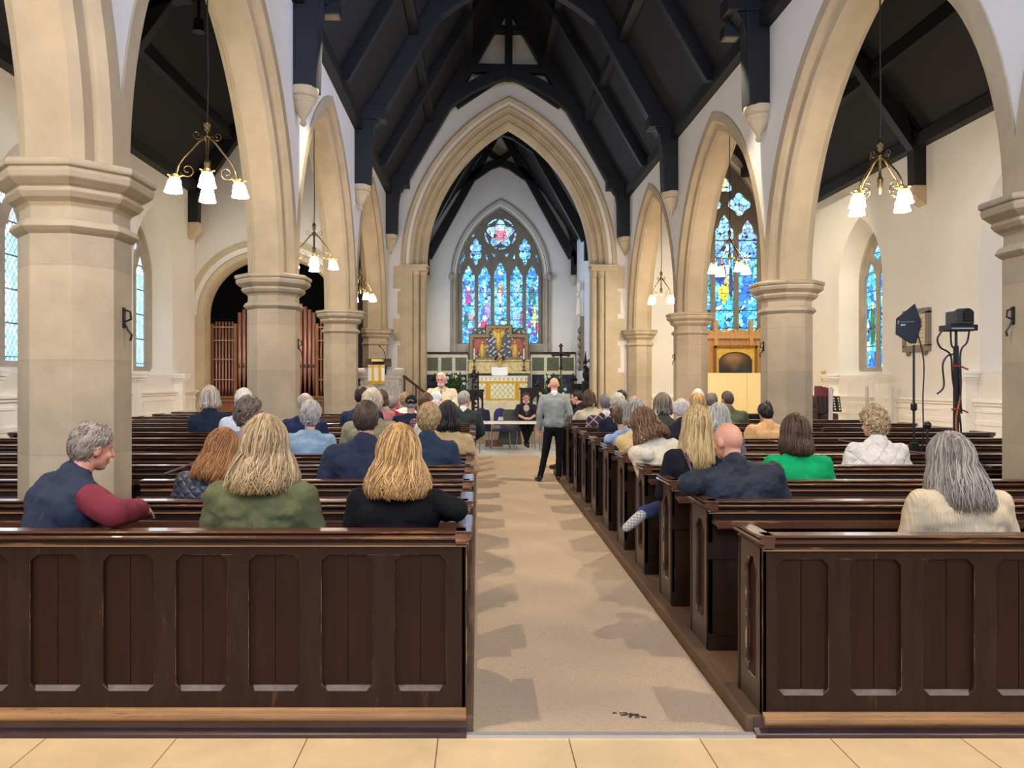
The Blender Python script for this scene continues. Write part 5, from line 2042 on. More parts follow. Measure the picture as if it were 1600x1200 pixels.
o = bx_.build('flat_black_case', BLACK, None, bevel=.02)
o.location = (4.62, 12.66, fz(12.6) + PLAT + PH + .002)
tag(o, 'flat black case lying on the pew top beside the second pillar', 'case')

# antenna and camera stands among the pews
an = empty('antenna_stand', (4.50, 7.92, fz(7.9) + PLAT))
tag(an, 'thin black pole stand carrying a paddle antenna among the pews', 'stand')
b = MB()
b.cap((0, 0, .05), (0, 0, 1.95), .013, .011, 8)
b.lathe([(.02, .62), (.03, .64), (.03, .70), (.02, .72)], (0, 0, 0), 10)
b.lathe([(.018, 1.28), (.03, 1.29), (.03, 1.35), (.018, 1.36)], (0, 0, 0), 10)
b.box(-.035, .035, -.03, .03, .62, .95)
b.build('pole', BLACK, an)
for k in range(3):
    a = k * 2 * PI / 3 + .3
    b = MB()
    b.cap((0, 0, .25), (.12 * math.cos(a), .12 * math.sin(a), .012), .01, .01, 8)
    b.build('leg', BLACK, an)
pa = empty('paddle_antenna', (4.47, 7.9, fz(7.9) + PLAT))
pa.rotation_euler = (0, 0, R(-22))
tag(pa, 'black pentagonal paddle antenna with small white lettering on the thin stand', 'antenna')
pd = [(-.155, 2.07), (-.15, 2.23), (.02, 2.38), (.07, 2.22), (.075, 2.14), (.03, 1.97), (-.02, 1.97)]
b = MB()
b.ex(pd, lambda u, v, w: (u, w - .04, v), -.012, .012)
b.build('paddle', mat('black_plastic', (24, 24, 28), .5), pa, bevel=.004)
b = MB()
b.box(.05, .085, -.03, -.0, 2.13, 2.22)
b.build('clamp', mat('coral_clamp', (200, 120, 92), .5), pa)
tx = bpy.data.curves.new('lettering', 'FONT')
tx.body = 'SENNHEISER'
tx.size = .023
tx.extrude = .0008
tx.materials.append(mat('grey_print', (150, 150, 154), .6))
_t = bpy.data.objects.new('t', tx)
COL.objects.link(_t)
to = link_mesh('lettering', bpy.data.meshes.new_from_object(_t.evaluated_get(bpy.context.evaluated_depsgraph_get())), mat('grey_print', (150, 150, 154), .6), pa)
bpy.data.objects.remove(_t)
to.location = (-.112, -.0535, 2.185)
to.rotation_euler = (R(90), 0, 0)
b = MB()
b.box(-.11, -.065, -.0535, -.052, 2.155, 2.170)
for q in ((-.135, -.13, 2.175, 2.205), (-.135, -.12, 2.20, 2.205), (-.135, -.124, 2.188, 2.192)):
    b.box(q[0], q[1], -.0535, -.052, q[2], q[3])
b.build('label', mat('white_print', (225, 225, 225), .6), pa)
cb = MB()
cb.tube(curve_pts([(.03, -.02, 2.15), (.10, -.03, 1.8), (.095, -.02, 1.4), (.10, 0, 1.0), (.06, 0, .7)]), .007, 6)
cb.build('cable', BLACK, pa)

cs_ = empty('camera_stand', (4.35, 6.98, fz(7) + PLAT))
tag(cs_, 'thick black pole stand wrapped in cables behind the grey-haired woman', 'stand')
b = MB()
b.cap((0, 0, .05), (0, 0, 1.90), .028, .024, 10)
b.cap((0, 0, 1.88), (0, 0, 2.04), .012, .012, 8)
b.build('pole', BLACK, cs_)
for k in range(3):
    a = k * 2 * PI / 3
    b = MB()
    b.cap((0, 0, .3), (.16 * math.cos(a), .1 * math.sin(a), .015), .012, .012, 8)
    b.build('leg', BLACK, cs_)
for k, (m, pts) in enumerate(((BLACK, [(-.12, 0, 2.06), (-.17, 0, 1.98), (-.14, 0, 1.90), (-.05, 0, 1.83), (-.03, 0, 1.6), (.03, -.02, 1.2), (.02, -.03, .8)]), (BLACK, [(.12, 0, 2.06), (.10, 0, 1.95), (.04, 0, 1.85), (.03, -.02, 1.5), (-.03, -.03, .9)]),
                              (BLACK, [(-.04, -.02, 1.84), (-.10, -.03, 1.82), (-.14, -.03, 1.74), (-.13, -.03, 1.55), (-.19, -.03, 1.48)]), (mat('orange_cable', (196, 104, 52), .5), [(.02, -.03, 1.45), (-.02, -.03, 1.2), (.03, -.03, .9), (.02, -.03, .6)]), (BLACK, [(-.05, 0, 2.05), (-.04, 0, 1.92), (.0, -.02, 1.82), (.03, -.03, 1.3)]))):
    b = MB()
    b.tube(curve_pts(pts), .008, 6)
    b.build('cable', m, cs_)
b = MB()
for z in (1.72, 1.33):
    b.lathe([(.034, z), (.04, z + .01), (.034, z + .02)], (0, 0, 0), 10)
    b.bar((.03, -.02, z + .01), (.09, -.03, z - .02), .012, .012)
b.build('cable_tie', mat('red_tie', (168, 60, 44), .6), cs_)
cm = empty('video_camera', (4.38, 6.98, fz(7) + PLAT + 2.05))
tag(cm, 'black dome-headed robotic video camera on the cable-wrapped stand', 'camera')
b = MB()
b.box(-.13, .12, -.08, .10, 0, .055)
b.build('base_unit', mat('black_plastic', (24, 24, 28), .5), cm, bevel=.006)
b = MB()
hd_ = [(-.085, .055), (.095, .055), (.095, .15)] + [(.04 + .055 * math.cos(R(q)), .15 + .055 * math.sin(R(q))) for q in range(15, 106, 15)] + [(-.05, .20), (-.075, .19), (-.085, .17)]
b.ex(hd_, lambda u, v, w: (u, w, v), -.07, .08)
b.build('head', mat('charcoal_plastic', (62, 62, 62), .5), cm, bevel=.014)
b = MB()
b.ex([(-.01, .085), (.085, .085), (.085, .17), (.06, .19), (.02, .19), (-.01, .17)], lambda u, v, w: (u, w, v), -.078, -.066)
b.build('lens', mat('lens_black', (6, 6, 8), .15), cm, bevel=.004)
b = MB()
b.box(-.12, .08, -.083, -.08, .014, .026)
b.build('port_strip', mat('silver_ports', (190, 190, 195), .3, metal=.8), cm)
mk = empty('microphone_stand', (4.06, 6.93, fz(6.9) + PLAT))
tag(mk, 'short black stand with round head beside the antenna pole', 'stand')
b = MB()
b.cap((0, 0, .02), (0, 0, 1.16), .011, .011, 8)
b.lathe([(.1, 0), (.1, .015), (.02, .03)], (0, 0, 0), 12)
b.build('pole', BLACK, mk)
b = MB()
b.ell((0, 0, 1.20), (.035, .035, .035))
b.build('head', BLACK, mk, smooth=True)
# tie cords stretched across the pew tops
for pts, lab in (([(LX + .34, 5.95, 1.0), (-2.25, 6.7, 1.09), (-1.95, 7.2, 1.12), (-1.75, 8.1, 1.16)], 'dark strap with pale clip tied across pew tops by the nearest organ-side pillar'), ([(3.5, 7.45, 1.15), (3.95, 6.65, 1.08), (RX - .33, 6.2, 1.03)], 'strap tied across the pew tops by the nearest picture-side pillar')):
    s_ = empty('strap', pts[1])
    o0 = Vector(pts[1])
    b = MB()
    b.tube([Vector(p) - o0 for p in pts], .010, 6)
    b.build('cord', mat('dark_strap', (88, 62, 44), .6), s_)
    b = MB()
    b.ell((0, 0, .02), (.05, .03, .025))
    b.build('clip', mat('pale_clip', (196, 180, 150), .5), s_)
    tag(s_, lab, 'strap')
# ================================================================== people
SKIN = {}


def skin(c):
    k = 'skin_%d_%d_%d' % c
    return mat(k, c, 0.55, var=(9, 0.10), bump=(120, 0.08))


def remesh(bm, name, m, parent, vox, smooth=4, disp=None):
    """union of overlapping limb shapes grown into one continuous skin"""
    bmesh.ops.recalc_face_normals(bm, faces=bm.faces[:])
    me = bpy.data.meshes.new('t')
    bm.to_mesh(me)
    bm.free()
    ob = bpy.data.objects.new('t', me)
    COL.objects.link(ob)
    md = ob.modifiers.new('r', 'REMESH')
    md.mode = 'VOXEL'
    md.voxel_size = vox
    md.use_smooth_shade = True
    if smooth:
        md = ob.modifiers.new('s', 'SMOOTH')
        md.factor = 0.5
        md.iterations = smooth
    if disp:
        t = bpy.data.textures.get('cloth_folds_%g' % disp[0]) or bpy.data.textures.new('cloth_folds_%g' % disp[0], 'CLOUDS')
        t.noise_scale = disp[0]
        t.noise_depth = 2
        md = ob.modifiers.new('d', 'DISPLACE')
        md.texture = t
        md.strength = disp[1]
        md.mid_level = 0.5
    dg = bpy.context.evaluated_depsgraph_get()
    out = bpy.data.meshes.new_from_object(ob.evaluated_get(dg))
    bpy.data.objects.remove(ob)
    bpy.data.meshes.remove(me)
    out.polygons.foreach_set('use_smooth', [True] * len(out.polygons))
    return link_mesh(name, out, m, parent)


HAIRM = attr_mat('hair', 0.5, spec=0.35)
EYEM = mat('eye', (40, 32, 28), 0.2)
BROWM = mat('brow', (96, 78, 64), 0.8)
LIPM = mat('lips', (176, 112, 100), 0.5)


def cast_hair(style, cols, sd, far, sp_near=False):
    """one hair mesh in head space (origin = head centre, face towards +Y)"""
    rnd = random.Random(sd)
    V, F, C = [], [], []
    A = (.080, .099, .110)
    c0, c1 = np.array(lin(cols[0])), np.array(lin(cols[1]))

    def tone(t):
        t = max(0, min(1, t))
        return c0 * (1 - t) + c1 * t
    bald = style.get('bald', 0)
    long_ = style.get('len', 0.0)
    thick = style.get('thick', .012)
    curl = style.get('curl', 0)
    front = style.get('front', 38)
    volume = style.get('vol', 0.0)

    def line(az):
        a = abs(az)
        pts = [(0, front), (48, front - 2), (66, 12), (82, 2), (100, -12), (118, -42), (180, style.get('nape', -52))]
        for (a0, l0), (a1, l1) in zip(pts, pts[1:]):
            if a <= a1:
                return l0 + (l1 - l0) * (a - a0) / (a1 - a0)
        return pts[-1][1]
    # cap
    nu, nv = 36, 22
    base = 0
    for j in range(nv + 1):
        el = 90 - 165 * j / nv
        for i in range(nu):
            az = -180 + 360 * i / nu
            L = line(az)
            m = max(0.0, min(1.0, (el - L + 7) / 14))
            if bald:
                lim = {1: 66, 2: 42, 3: 26}[bald] + (8 if abs(az) > 140 else 0)
                m *= max(0.0, min(1.0, (lim - el) / 12 + .3))
                if bald >= 2 and abs(az) < 70:
                    m = 0
                if bald == 1 and abs(az) < 40:
                    m *= .2
            e, a = R(el), R(az)
            d = Vector((math.sin(a) * math.cos(e), math.cos(a) * math.cos(e), math.sin(e)))
            th = thick * (1 + .35 * rnd.uniform(-1, 1) * (1 + curl)) + volume * max(0, d.z * .8 + .2 * (1 - d.y))
            f = 1 + th / .1 * m - .12 * (1 - m)
            V.append((d.x * A[0] * f, d.y * A[1] * f - .004, d.z * A[2] * f + .004))
            C.append(tone(.35 + rnd.uniform(-.25, .25) + .2 * max(0, d.z)))
    for j in range(nv):
        for i in range(nu):
            F.append((j * nu + i, j * nu + (i + 1) % nu, (j + 1) * nu + (i + 1) % nu, (j + 1) * nu + i))
    # locks
    n = int(style.get('n', 150) * (0.45 if far else (2.8 if sp_near else 1.2)))
    flare = style.get('flare', .25)
    wave = style.get('wave', .004)
    for q in range(n):
        az = rnd.uniform(-180, 180)
        if abs(az) < 42 and rnd.random() < .75:
            az = (abs(az) + 60) * (1 if az > 0 else -1)
        part = style.get('part', 0)
        e0 = rnd.uniform(18, 86) if long_ else rnd.uniform(line(az) + 8, 84)
        if bald:
            lim = {1: 58, 2: 38, 3: 22}[bald]
            if bald >= 2 and abs(az) < 76:
                continue
            if bald == 1 and abs(az) < 48:
                continue
            e0 = min(e0, lim)
            if e0 < line(az):
                continue
        a = R(az)
        off = rnd.uniform(.4, 1.25) * thick + volume * .8
        pts = []
        w = rnd.uniform(.6, 1.3) * style.get('w', .010) * (.42 if sp_near else .8)
        ph = rnd.uniform(0, 6.28)
        fw = rnd.uniform(40, 70)
        steps = 7 if not long_ else 11
        if long_ and abs(az) > 52:
            elf = -8 if abs(az) < 140 else -18
            arc = 4
            for k in range(arc + 1):
                el = R(e0 + (elf - e0) * k / arc)
                f = 1 + off / .1
                pts.append(Vector((math.sin(a) * math.cos(el) * A[0] * f + part * .02 * math.cos(el), math.cos(a) * math.cos(el) * A[1] * f - .004, math.sin(el) * A[2] * f + .004)))
            p0 = pts[-1]
            drop = p0.z + long_ * rnd.uniform(.86, 1.08)
            if drop > .01:
                for k in range(1, 7):
                    t = k / 6
                    rr = 1 + flare * math.sin(t * PI * .55) * rnd.uniform(.85, 1.1) - style.get('tuck', 0) * t ** 3
                    pts.append(Vector((p0.x * rr, p0.y * rr - .01 * t, p0.z - drop * t)))
        else:
            e1 = max(line(az) - 4, e0 - rnd.uniform(30, 55))
            sweep = rnd.uniform(-.35, .35) + style.get('sweep', 0)
            for k in range(steps):
                t = k / (steps - 1)
                el = R(e0 + (e1 - e0) * t)
                aa = a + sweep * t
                f = 1 + (off * (1 - .5 * t) + (.012 * curl * math.sin(t * 9 + ph))) / .1
                pts.append(Vector((math.sin(aa) * math.cos(el) * A[0] * f, math.cos(aa) * math.cos(el) * A[1] * f - .004, math.sin(el) * A[2] * f + .004)))
        tn = rnd.uniform(0, 1)
        b0 = len(V)
        K = len(pts)
        for k, p in enumerate(pts):
            t = k / (K - 1)
            d = (pts[min(k + 1, K - 1)] - pts[max(0, k - 1)]).normalized()
            o_ = Vector((p.x, p.y, p.z * .3)).normalized()
            s = d.cross(o_)
            s = s.normalized() if s.length > 1e-4 else Vector((1, 0, 0))
            o_ = s.cross(d)
            p = p + s * wave * math.sin(fw * t * .12 + ph) * (1 + 2 * t) + o_ * wave * .5 * math.cos(fw * t * .1 + ph)
            ww = w * (1 - .75 * t ** 3) * (0.6 + .4 * min(1, t * 5))
            hh = ww * .45
            for sx, sy in ((-1, 0), (0, 1), (1, 0), (0, -1)):
                V.append(tuple(p + s * ww * sx + o_ * hh * sy))
                C.append(tone(tn * .85 + .15 * t + style.get('tip', 0) * t + rnd.uniform(-.08, .08)))
            if k:
                for i in range(4):
                    F.append((b0 + (k - 1) * 4 + i, b0 + (k - 1) * 4 + (i + 1) % 4, b0 + k * 4 + (i + 1) % 4, b0 + k * 4 + i))
        F.append((b0 + 3, b0 + 2, b0 + 1, b0))
        e = b0 + (K - 1) * 4
        F.append((e, e + 1, e + 2, e + 3))
    return V, F, C


SEAT = 0.445


def person(sp, sd):
    """sp: dict describing one person; local frame faces +Y with the seat at z = 0"""
    rnd = random.Random(sd)
    far = sp['Y'] > 8.5
    pose = sp.get('pose', 'sit')
    s = sp['scale']
    root_loc = Vector(sp['loc'])
    yaw = R(sp.get('yaw', 0))
    fem = sp.get('fem', 0)
    W_ = sp.get('w', 1.0)
    sh = (.165 if fem else .185) * W_
    lean, side, twist = sp.get('lean', 4), sp.get('side', 0), sp.get('twist', 0)
    B0 = Matrix.Translation((0, 0, .10))
    U = B0 @ Euler((R(-lean), R(side), R(twist)), 'ZXY').to_matrix().to_4x4() @ B0.inverted()
    hy, hp, hr = sp.get('head', (0, 0, 0))
    H = U @ Matrix.Translation((0, .012, .665)) @ Euler((R(-hp), R(hr), R(hy)), 'ZXY').to_matrix().to_4x4() @ Matrix.Translation((0, .022, .118))
    T = Matrix.Diagonal((s, s, s, 1))

    def u(p):
        return U @ Vector(p)
    sx_ = W_
    arms = {}
    for side_, k in ((-1, 'L'), (1, 'R')):
        S0 = Vector((side_ * (sh + .005), -.005, .545))
        e, w = sp.get('arm' + k, (None, None))
        if e is None:
            e, w = ((side_ * (sh + .065), .03, .29), (side_ * .10, .27, .16)) if pose == 'sit' else ((side_ * (sh + .045), -.03, .26), (side_ * (sh + .03), .03, .01))
        arms[k] = (S0, Vector(e), Vector(w))
    if pose == 'sit':
        legs = {k: (Vector((q * .085, .03, .085)), Vector((q * .11, .40, .11)), Vector((q * .11, .38, -.36))) for q, k in ((-1, 'L'), (1, 'R'))}
        feet = {k: Vector((0, .16, -.03)) for k in 'LR'}
    else:
        legs = {k: (Vector((q * .088, 0, .06)), Vector((q * .10, .03, -.38)), Vector((q * .12, -.01, -.80))) for q, k in ((-1, 'L'), (1, 'R'))}
        feet = {k: Vector(((-.04 if k == 'L' else .05), .17, -.045)) for k in 'LR'}
    inv = U.inverted()
    for k in 'LR':
        if 'w' + k in sp:   # elbow and wrist given where they rest in the church
            q = [inv @ (Matrix.Rotation(-yaw, 3, 'Z') @ (Vector(v) - root_loc) / s) for v in sp['w' + k]]
            arms[k] = (arms[k][0], q[0], q[1])
    for k in 'LR':
        if 'leg' + k in sp:
            legs[k] = tuple(Vector(v) for v in sp['leg' + k])
        if 'foot' + k in sp:
            feet[k] = Vector(sp['foot' + k])

    def limbs(b, g, arm_end=1.0, torso=True, armsel='LR'):
        if torso:
            b.ell(u((0, 0, .12)), ((.165 * sx_ + g), .115 + g, .13), Euler((0, 0, 0)))
            b.cap(u((0, -.0, .14)), u((0, -.005, .42)), .125 + g, .12 + g, 14)
            b.cap(u((-.06 * sx_, -.005, .20)), u((-.075 * sx_, -.005, .42)), .09 + g, .105 + g, 12)
            b.cap(u((.06 * sx_, -.005, .20)), u((.075 * sx_, -.005, .42)), .09 + g, .105 + g, 12)
            b.cap(u((-sh * .80, -.01, .535)), u((sh * .80, -.01, .535)), .062 + g, .062 + g, 12)
            b.cap(u((-sh * .6, -.015, .47)), u((sh * .6, -.015, .47)), .095 + g, .095 + g, 12)
            b.cap(u((-.06, -.01, .575)), u((.06, -.01, .575)), .055 + g, .055 + g, 10)
            if fem:
                for q in (-1, 1):
                    b.ell(u((q * .07, .09, .40)), (.07 + g, .06 + g, .07 + g))
            elif sp.get('belly'):
                b.ell(u((0, .06, .25)), (.14 + g, .12 + g, .15))
        for k in armsel:
            S0, e, w = (U @ v for v in arms[k])
            b.cap(S0, e, .053 + g, .043 + g, 12)
            w2 = e + (w - e) * arm_end
            b.cap(e, w2, .043 + g, (.030 if arm_end == 1 else .034) + g, 12)

    # ---- body: one continuous skin
    vox = .0125 if far else .0085
    if sp.get('fine'):
        vox = .007
    b = MB()
    limbs(b, -.004)
    b.cap(u((0, -.012, .54)), H @ Vector((0, -.018, -.05)), .058 if not fem else .05, .056 if not fem else .047, 12)
    er = H.to_euler()
    Hm = lambda p: H @ Vector(p)
    b.ell(Hm((0, -.008, .012)), (.076, .097, .100), er, 3)
    b.ell(Hm((0, .030, -.038)), (.060, .062, .078), er)
    b.ell(Hm((0, .052, -.088)), (.036, .036, .028), er)
    b.cap(Hm((0, .085, .004)), Hm((0, .108, -.030)), .009, .015, 8)
    b.ell(Hm((0, .074, .018)), (.050, .020, .013), er)
    for q in (-1, 1):
        b.ell(Hm((q * .079, -.006, -.018)), (.011, .021, .034), H.to_3x3().to_euler())
        b.ell(Hm((q * .036, .066, -.035)), (.024, .022, .020), er)
    b.ell(Hm((0, .088, -.064)), (.024, .011, .012), er)
    for k, q in (('L', -1), ('R', 1)):
        S0, e, w = (U @ v for v in arms[k])
        d = (w - e).normalized()
        hd = sp.get('hand' + k)
        d = Vector(hd).normalized() if hd else (d + Vector((0, .2, -.25))).normalized()
        n = Vector((0, 0, 1)) if abs(d.z) < .8 else Vector((0, 1, 0))
        sd_ = d.cross(n).normalized() * -q      # thumb side points to the body's middle
        if sd_.x * q > 0:
            sd_ = -sd_
        nn = d.cross(sd_).normalized()
        palm = w + d * .055
        b.cap(w, palm, .026, .030, 10)
        for a in (-.022, .022):
            b.cap(w + sd_ * a * .5 + d * .02, palm + sd_ * a, .014, .015, 8)
        down = nn if nn.z < 0 else -nn
        for i, (a, L) in enumerate(((.030, .066), (.010, .074), (-.010, .069), (-.029, .054))):
            p0 = palm + sd_ * a
            p1 = p0 + d * L * .5 + down * .010
            p2 = p0 + d * L * .85 + down * .030
            b.cap(p0, p1, .0085, .008, 6)
            b.cap(p1, p2, .008, .0068, 6)
        t0 = w + d * .02 + sd_ * .026
        t1 = t0 + d * .028 + sd_ * .024
        b.cap(t0, t1, .011, .010, 6)
        b.cap(t1, t1 + d * .03 + sd_ * .004, .0095, .008, 6)
    for k in 'LR':
        h, kn, an = legs[k]
        b.cap(h, kn, .075, .052, 12)
        b.cap(kn, an, .050, .034, 12)
        b.cap(an, an + feet[k] * .8, .034, .026, 8)
    for v in b.bm.verts:
        v.co *= s
    body = remesh(b.bm, 'person', skin(sp.get('skin', (214, 164, 138))), None, vox, 3)
    body.location = root_loc
    body.rotation_euler = (0, 0, yaw)

    # ---- clothing
    tm, tname = sp['top'], sp.get('tname', 'jacket')
    gi = sp.get('g', .014)
    b = MB()
    limbs(b, gi, sp.get('sleeve', .97), True, sp.get('sleeves', 'LR'))
    col = sp.get('collar', 'crew')
    if col == 'high':
        b.cap(u((0, -.014, .56)), u((0, -.008, .655)), .078, .074, 14)
    elif col == 'coat':
        b.cap(u((0, -.018, .56)), u((0, -.015, .625)), .086, .080, 14)
    elif col == 'crew':
        b.cap(u((0, -.012, .565)), u((0, -.008, .60)), .068, .064, 14)
    if pose == 'stand':
        b.cap(u((-.07, 0, .13)), u((.07, 0, .13)), .125, .125, 12)
    if sp.get('poncho'):
        b.ell(u((0, -.01, .43)), (.20, .155, .17))
        b.ell(u((-.10, .0, .45)), (.10, .12, .12))
        b.ell(u((.17, .0, .40)), (.13, .13, .18))
    if sp.get('puff'):
        for z, r in ((.2, .16), (.32, .165), (.44, .16)):
            b.cap(u((-.09, -.01, z)), u((.09, -.01, z)), r - .02, r - .02, 14)
        for k in 'LR':
            S0, e, w = (U @ v for v in arms[k])
            for t in (.15, .5, .85):
                b.ell(S0.lerp(e, t), (.078, .078, .06))
                b.ell(e.lerp(w, t), (.065, .065, .05))
    for v in b.bm.verts:
        v.co *= s
    garment = remesh(b.bm, tname, tm, body, .016 if far else .011, 5 if not sp.get('puff') else 2, (.11, sp.get('fold', .022)))
    # trousers or skirt, shoes
    b = MB()
    if pose == 'sit':
        b.ell((0, .0, .085), (.175 * sx_, .125, .105))
    else:
        b.ell((0, 0, .05), (.155, .115, .14))
    for k in 'LR':
        h, kn, an = legs[k]
        b.cap(h, kn, .090, .066, 12)
        b.cap(kn, kn + (an - kn) * .96, .064, .052, 12)
    for v in b.bm.verts:
        v.co *= s
    remesh(b.bm, 'trousers', sp.get('legs', NAVYT), body, .016 if far else .013, 4, (.09, .016))
    for k in 'LR':
        h, kn, an = legs[k]
        f = feet[k]
        b = MB()
        b.cap(an + Vector((0, -.02, -.01)) if pose == 'sit' or True else an, an + f * .35 + Vector((0, 0, -.012)), .043, .043, 10)
        b.cap(an + f * .3 + Vector((0, 0, -.014)), an + f, .044, .034, 10)
        for v in b.bm.verts:
            v.co *= s
        remesh(b.bm, 'shoe', sp.get('shoes', SHOEB), body, .010, 2)
    # shirt collar showing above the jacket
    if sp.get('shirt'):
        b = MB()
        b.cap(u((0, -.014, .585)), u((0, -.012, .632)), .066, .063, 16)
        for v in b.bm.verts:
            v.co *= s
        remesh(b.bm, 'shirt_collar', sp['shirt'], body, .010, 2)
    for (nm, m_, prims) in sp.get('extra', ()):
        b = MB()
        for pr in prims:
            if pr[0] == 'cap':
                b.cap(u(pr[1]), u(pr[2]), pr[3], pr[4], 10)
            elif pr[0] == 'ell':
                b.ell(u(pr[1]), pr[2])
            elif pr[0] == 'hell':
                b.ell(Hm(pr[1]), pr[2], er)
            elif pr[0] == 'htube':
                b.tube([Hm(p) for p in pr[1]], pr[2], 6)
            elif pr[0] == 'tube':
                b.tube([u(p) for p in pr[1]], pr[2], 6)
            elif pr[0] == 'arm':
                limbs(b, pr[1], pr[2], False, pr[3])
        for v in b.bm.verts:
            v.co *= s
        if nm in ('glasses', 'bag_strap', 'hair_clip', 'necklace', 'zip', 'paper'):
            b.build(nm, m_, body, smooth=True)
        else:
            remesh(b.bm, nm, m_, body, .012, 4, (.1, .012))
    if sp.get('face'):
        for q in (-1, 1):
            b = MB()
            b.ell(Hm((q * .031, .083, -.002)), (.011, .007, .0065), er, 2)
            for v in b.bm.verts:
                v.co *= s
            b.build('eye', EYEM, body, smooth=True)
            b = MB()
            b.tube([Hm((q * .014, .094, .018)), Hm((q * .032, .092, .024)), Hm((q * .050, .080, .018))], .0042, 5)
            for v in b.bm.verts:
                v.co *= s
            b.build('eyebrow', BROWM, body)
        b = MB()
        b.ell(Hm((0, .096, -.063)), (.023, .006, .0065), er, 2)
        for v in b.bm.verts:
            v.co *= s
        b.build('mouth', LIPM, body, smooth=True)
    if sp.get('beard'):
        b = MB()
        b.ell(Hm((0, .050, -.085)), (.058, .058, .048), er)
        b.ell(Hm((0, .092, -.048)), (.034, .012, .010), er)
        for v in b.bm.verts:
            v.co *= s
        remesh(b.bm, 'beard', mat('white_beard', (222, 212, 202), .9, bump=(90, .6)), body, .008, 1, (.02, .008))
    if sp.get('cap'):
        cm_ = mat('navy_cap', (30, 30, 40), .85)
        b = MB()
        b.ell(Hm((0, -.006, .026)), (.088, .110, .100), er, 3)
        b.cap(Hm((-.05, .08, .035)), Hm((-.03, .155, .02)), .016, .012, 8)
        b.cap(Hm((.05, .08, .035)), Hm((.03, .155, .02)), .016, .012, 8)
        for v in b.bm.verts:
            v.co *= s
        c_ = remesh(b.bm, 'cap', sp['cap'], body, .009, 3)
        b = MB()
        b.tube([Hm((.036 * math.cos(t), -.100 - .008 * math.sin(t), .018 + .026 * math.sin(t))) for t in [PI * k / 8 for k in range(9)]], .006, 6)
        for v in b.bm.verts:
            v.co *= s
        b.build('cap_opening', mat('pale_cap_strap', (206, 196, 190), .7), c_)
    st = sp.get('hair')
    if st:
        Vv, F, C = cast_hair(st, sp['hc'], sd, far, sp['Y'] < 6.3)
        me = bpy.data.meshes.new('hair')
        me.from_pydata([tuple(s * (H @ Vector(v))) for v in Vv], [], F)
        at = me.color_attributes.new('Col', 'FLOAT_COLOR', 'POINT')
        d = np.ones((len(Vv), 4), dtype=np.float32)
        d[:, :3] = np.array(C)
        at.data.foreach_set('color', d.ravel())
        me.polygons.foreach_set('use_smooth', [True] * len(me.polygons))
        link_mesh('hair', me, HAIRM, body)
    tag(body, sp['label'], 'person', sp.get('group', 'people in the church'))
    return body


NAVYT = mat('dark_trousers', (24, 24, 29), .9)
SHOEB = mat('black_shoe_leather', (22, 20, 20), .4)


def cloth(name, c, fold=.2, rough=.88):
    return mat('cloth_' + name, c, rough, var=(14, .14), bump=(8.5, .85), spec=.2)


# hair kinds
SHORT = dict(thick=.010, n=170, w=.008)
THIN = dict(thick=.006, n=110, w=.007, bald=1)
RING = dict(thick=.006, n=120, w=.007, bald=2)
FRINGE = dict(thick=.002, n=0, bald=3)
BOB = dict(len=.135, thick=.016, vol=.012, n=260, flare=.22, w=.011, tuck=.25, wave=.003)
LONG = dict(len=.27, thick=.016, vol=.014, n=330, flare=.42, w=.010, wave=.007, tip=.3)
MID = dict(len=.20, thick=.018, vol=.016, n=320, flare=.36, w=.011, wave=.008, tip=.2)
CURLY = dict(thick=.026, vol=.014, n=300, w=.011, curl=1.0, nape=-58, front=30)
CROP = dict(thick=.018, vol=.008, n=220, w=.010, curl=.3, nape=-60, front=32)
GREY = ((112, 104, 98), (198, 190, 182))
WHITE = ((176, 168, 160), (238, 232, 224))
BROWN = ((46, 30, 22), (112, 78, 54))
DARK = ((18, 14, 13), (52, 40, 36))
BLONDE = ((122, 84, 46), (232, 190, 122))
SANDY = ((110, 84, 54), (196, 164, 118))
GINGER = ((92, 56, 30), (182, 126, 74))
SILVER = ((84, 80, 76), (188, 180, 170))
PEOPLE = []


def seated(px, ytop, row, label, dy=0.27, **k):
    """someone on the seat of pew row `row`; px, ytop: where the crown of the head stands above the pews"""
    Y = ROW[row] + dy
    zs = fz(ROW[row]) + PLAT + SEAT
    Yh = Y + .02
    X = (px - 746) * Yh / 1200
    zt = CH - (ytop - 596) * Yh / 1200 - .012
    lean = k.get('lean', 4)
    drop = .785 * (1 - math.cos(R(lean))) + .785 * (1 - math.cos(R(k.get('side', 0))))
    sc = (zt - zs) / (.905 - drop)
    k['scale'] = max(.86, min(1.14, sc))
    ps = R(k.get('yaw', 0))
    off = .785 * (math.sin(R(k.get('side', 0))) * math.cos(ps) - math.sin(R(lean)) * math.sin(ps)) * k['scale']
    k['loc'] = (X - off + k.pop('dx', 0), Y, zs + .004)
    k['Y'] = Y
    k['label'] = label
    k.setdefault('group', 'people seated in the pews')
    PEOPLE.append((k, sc))


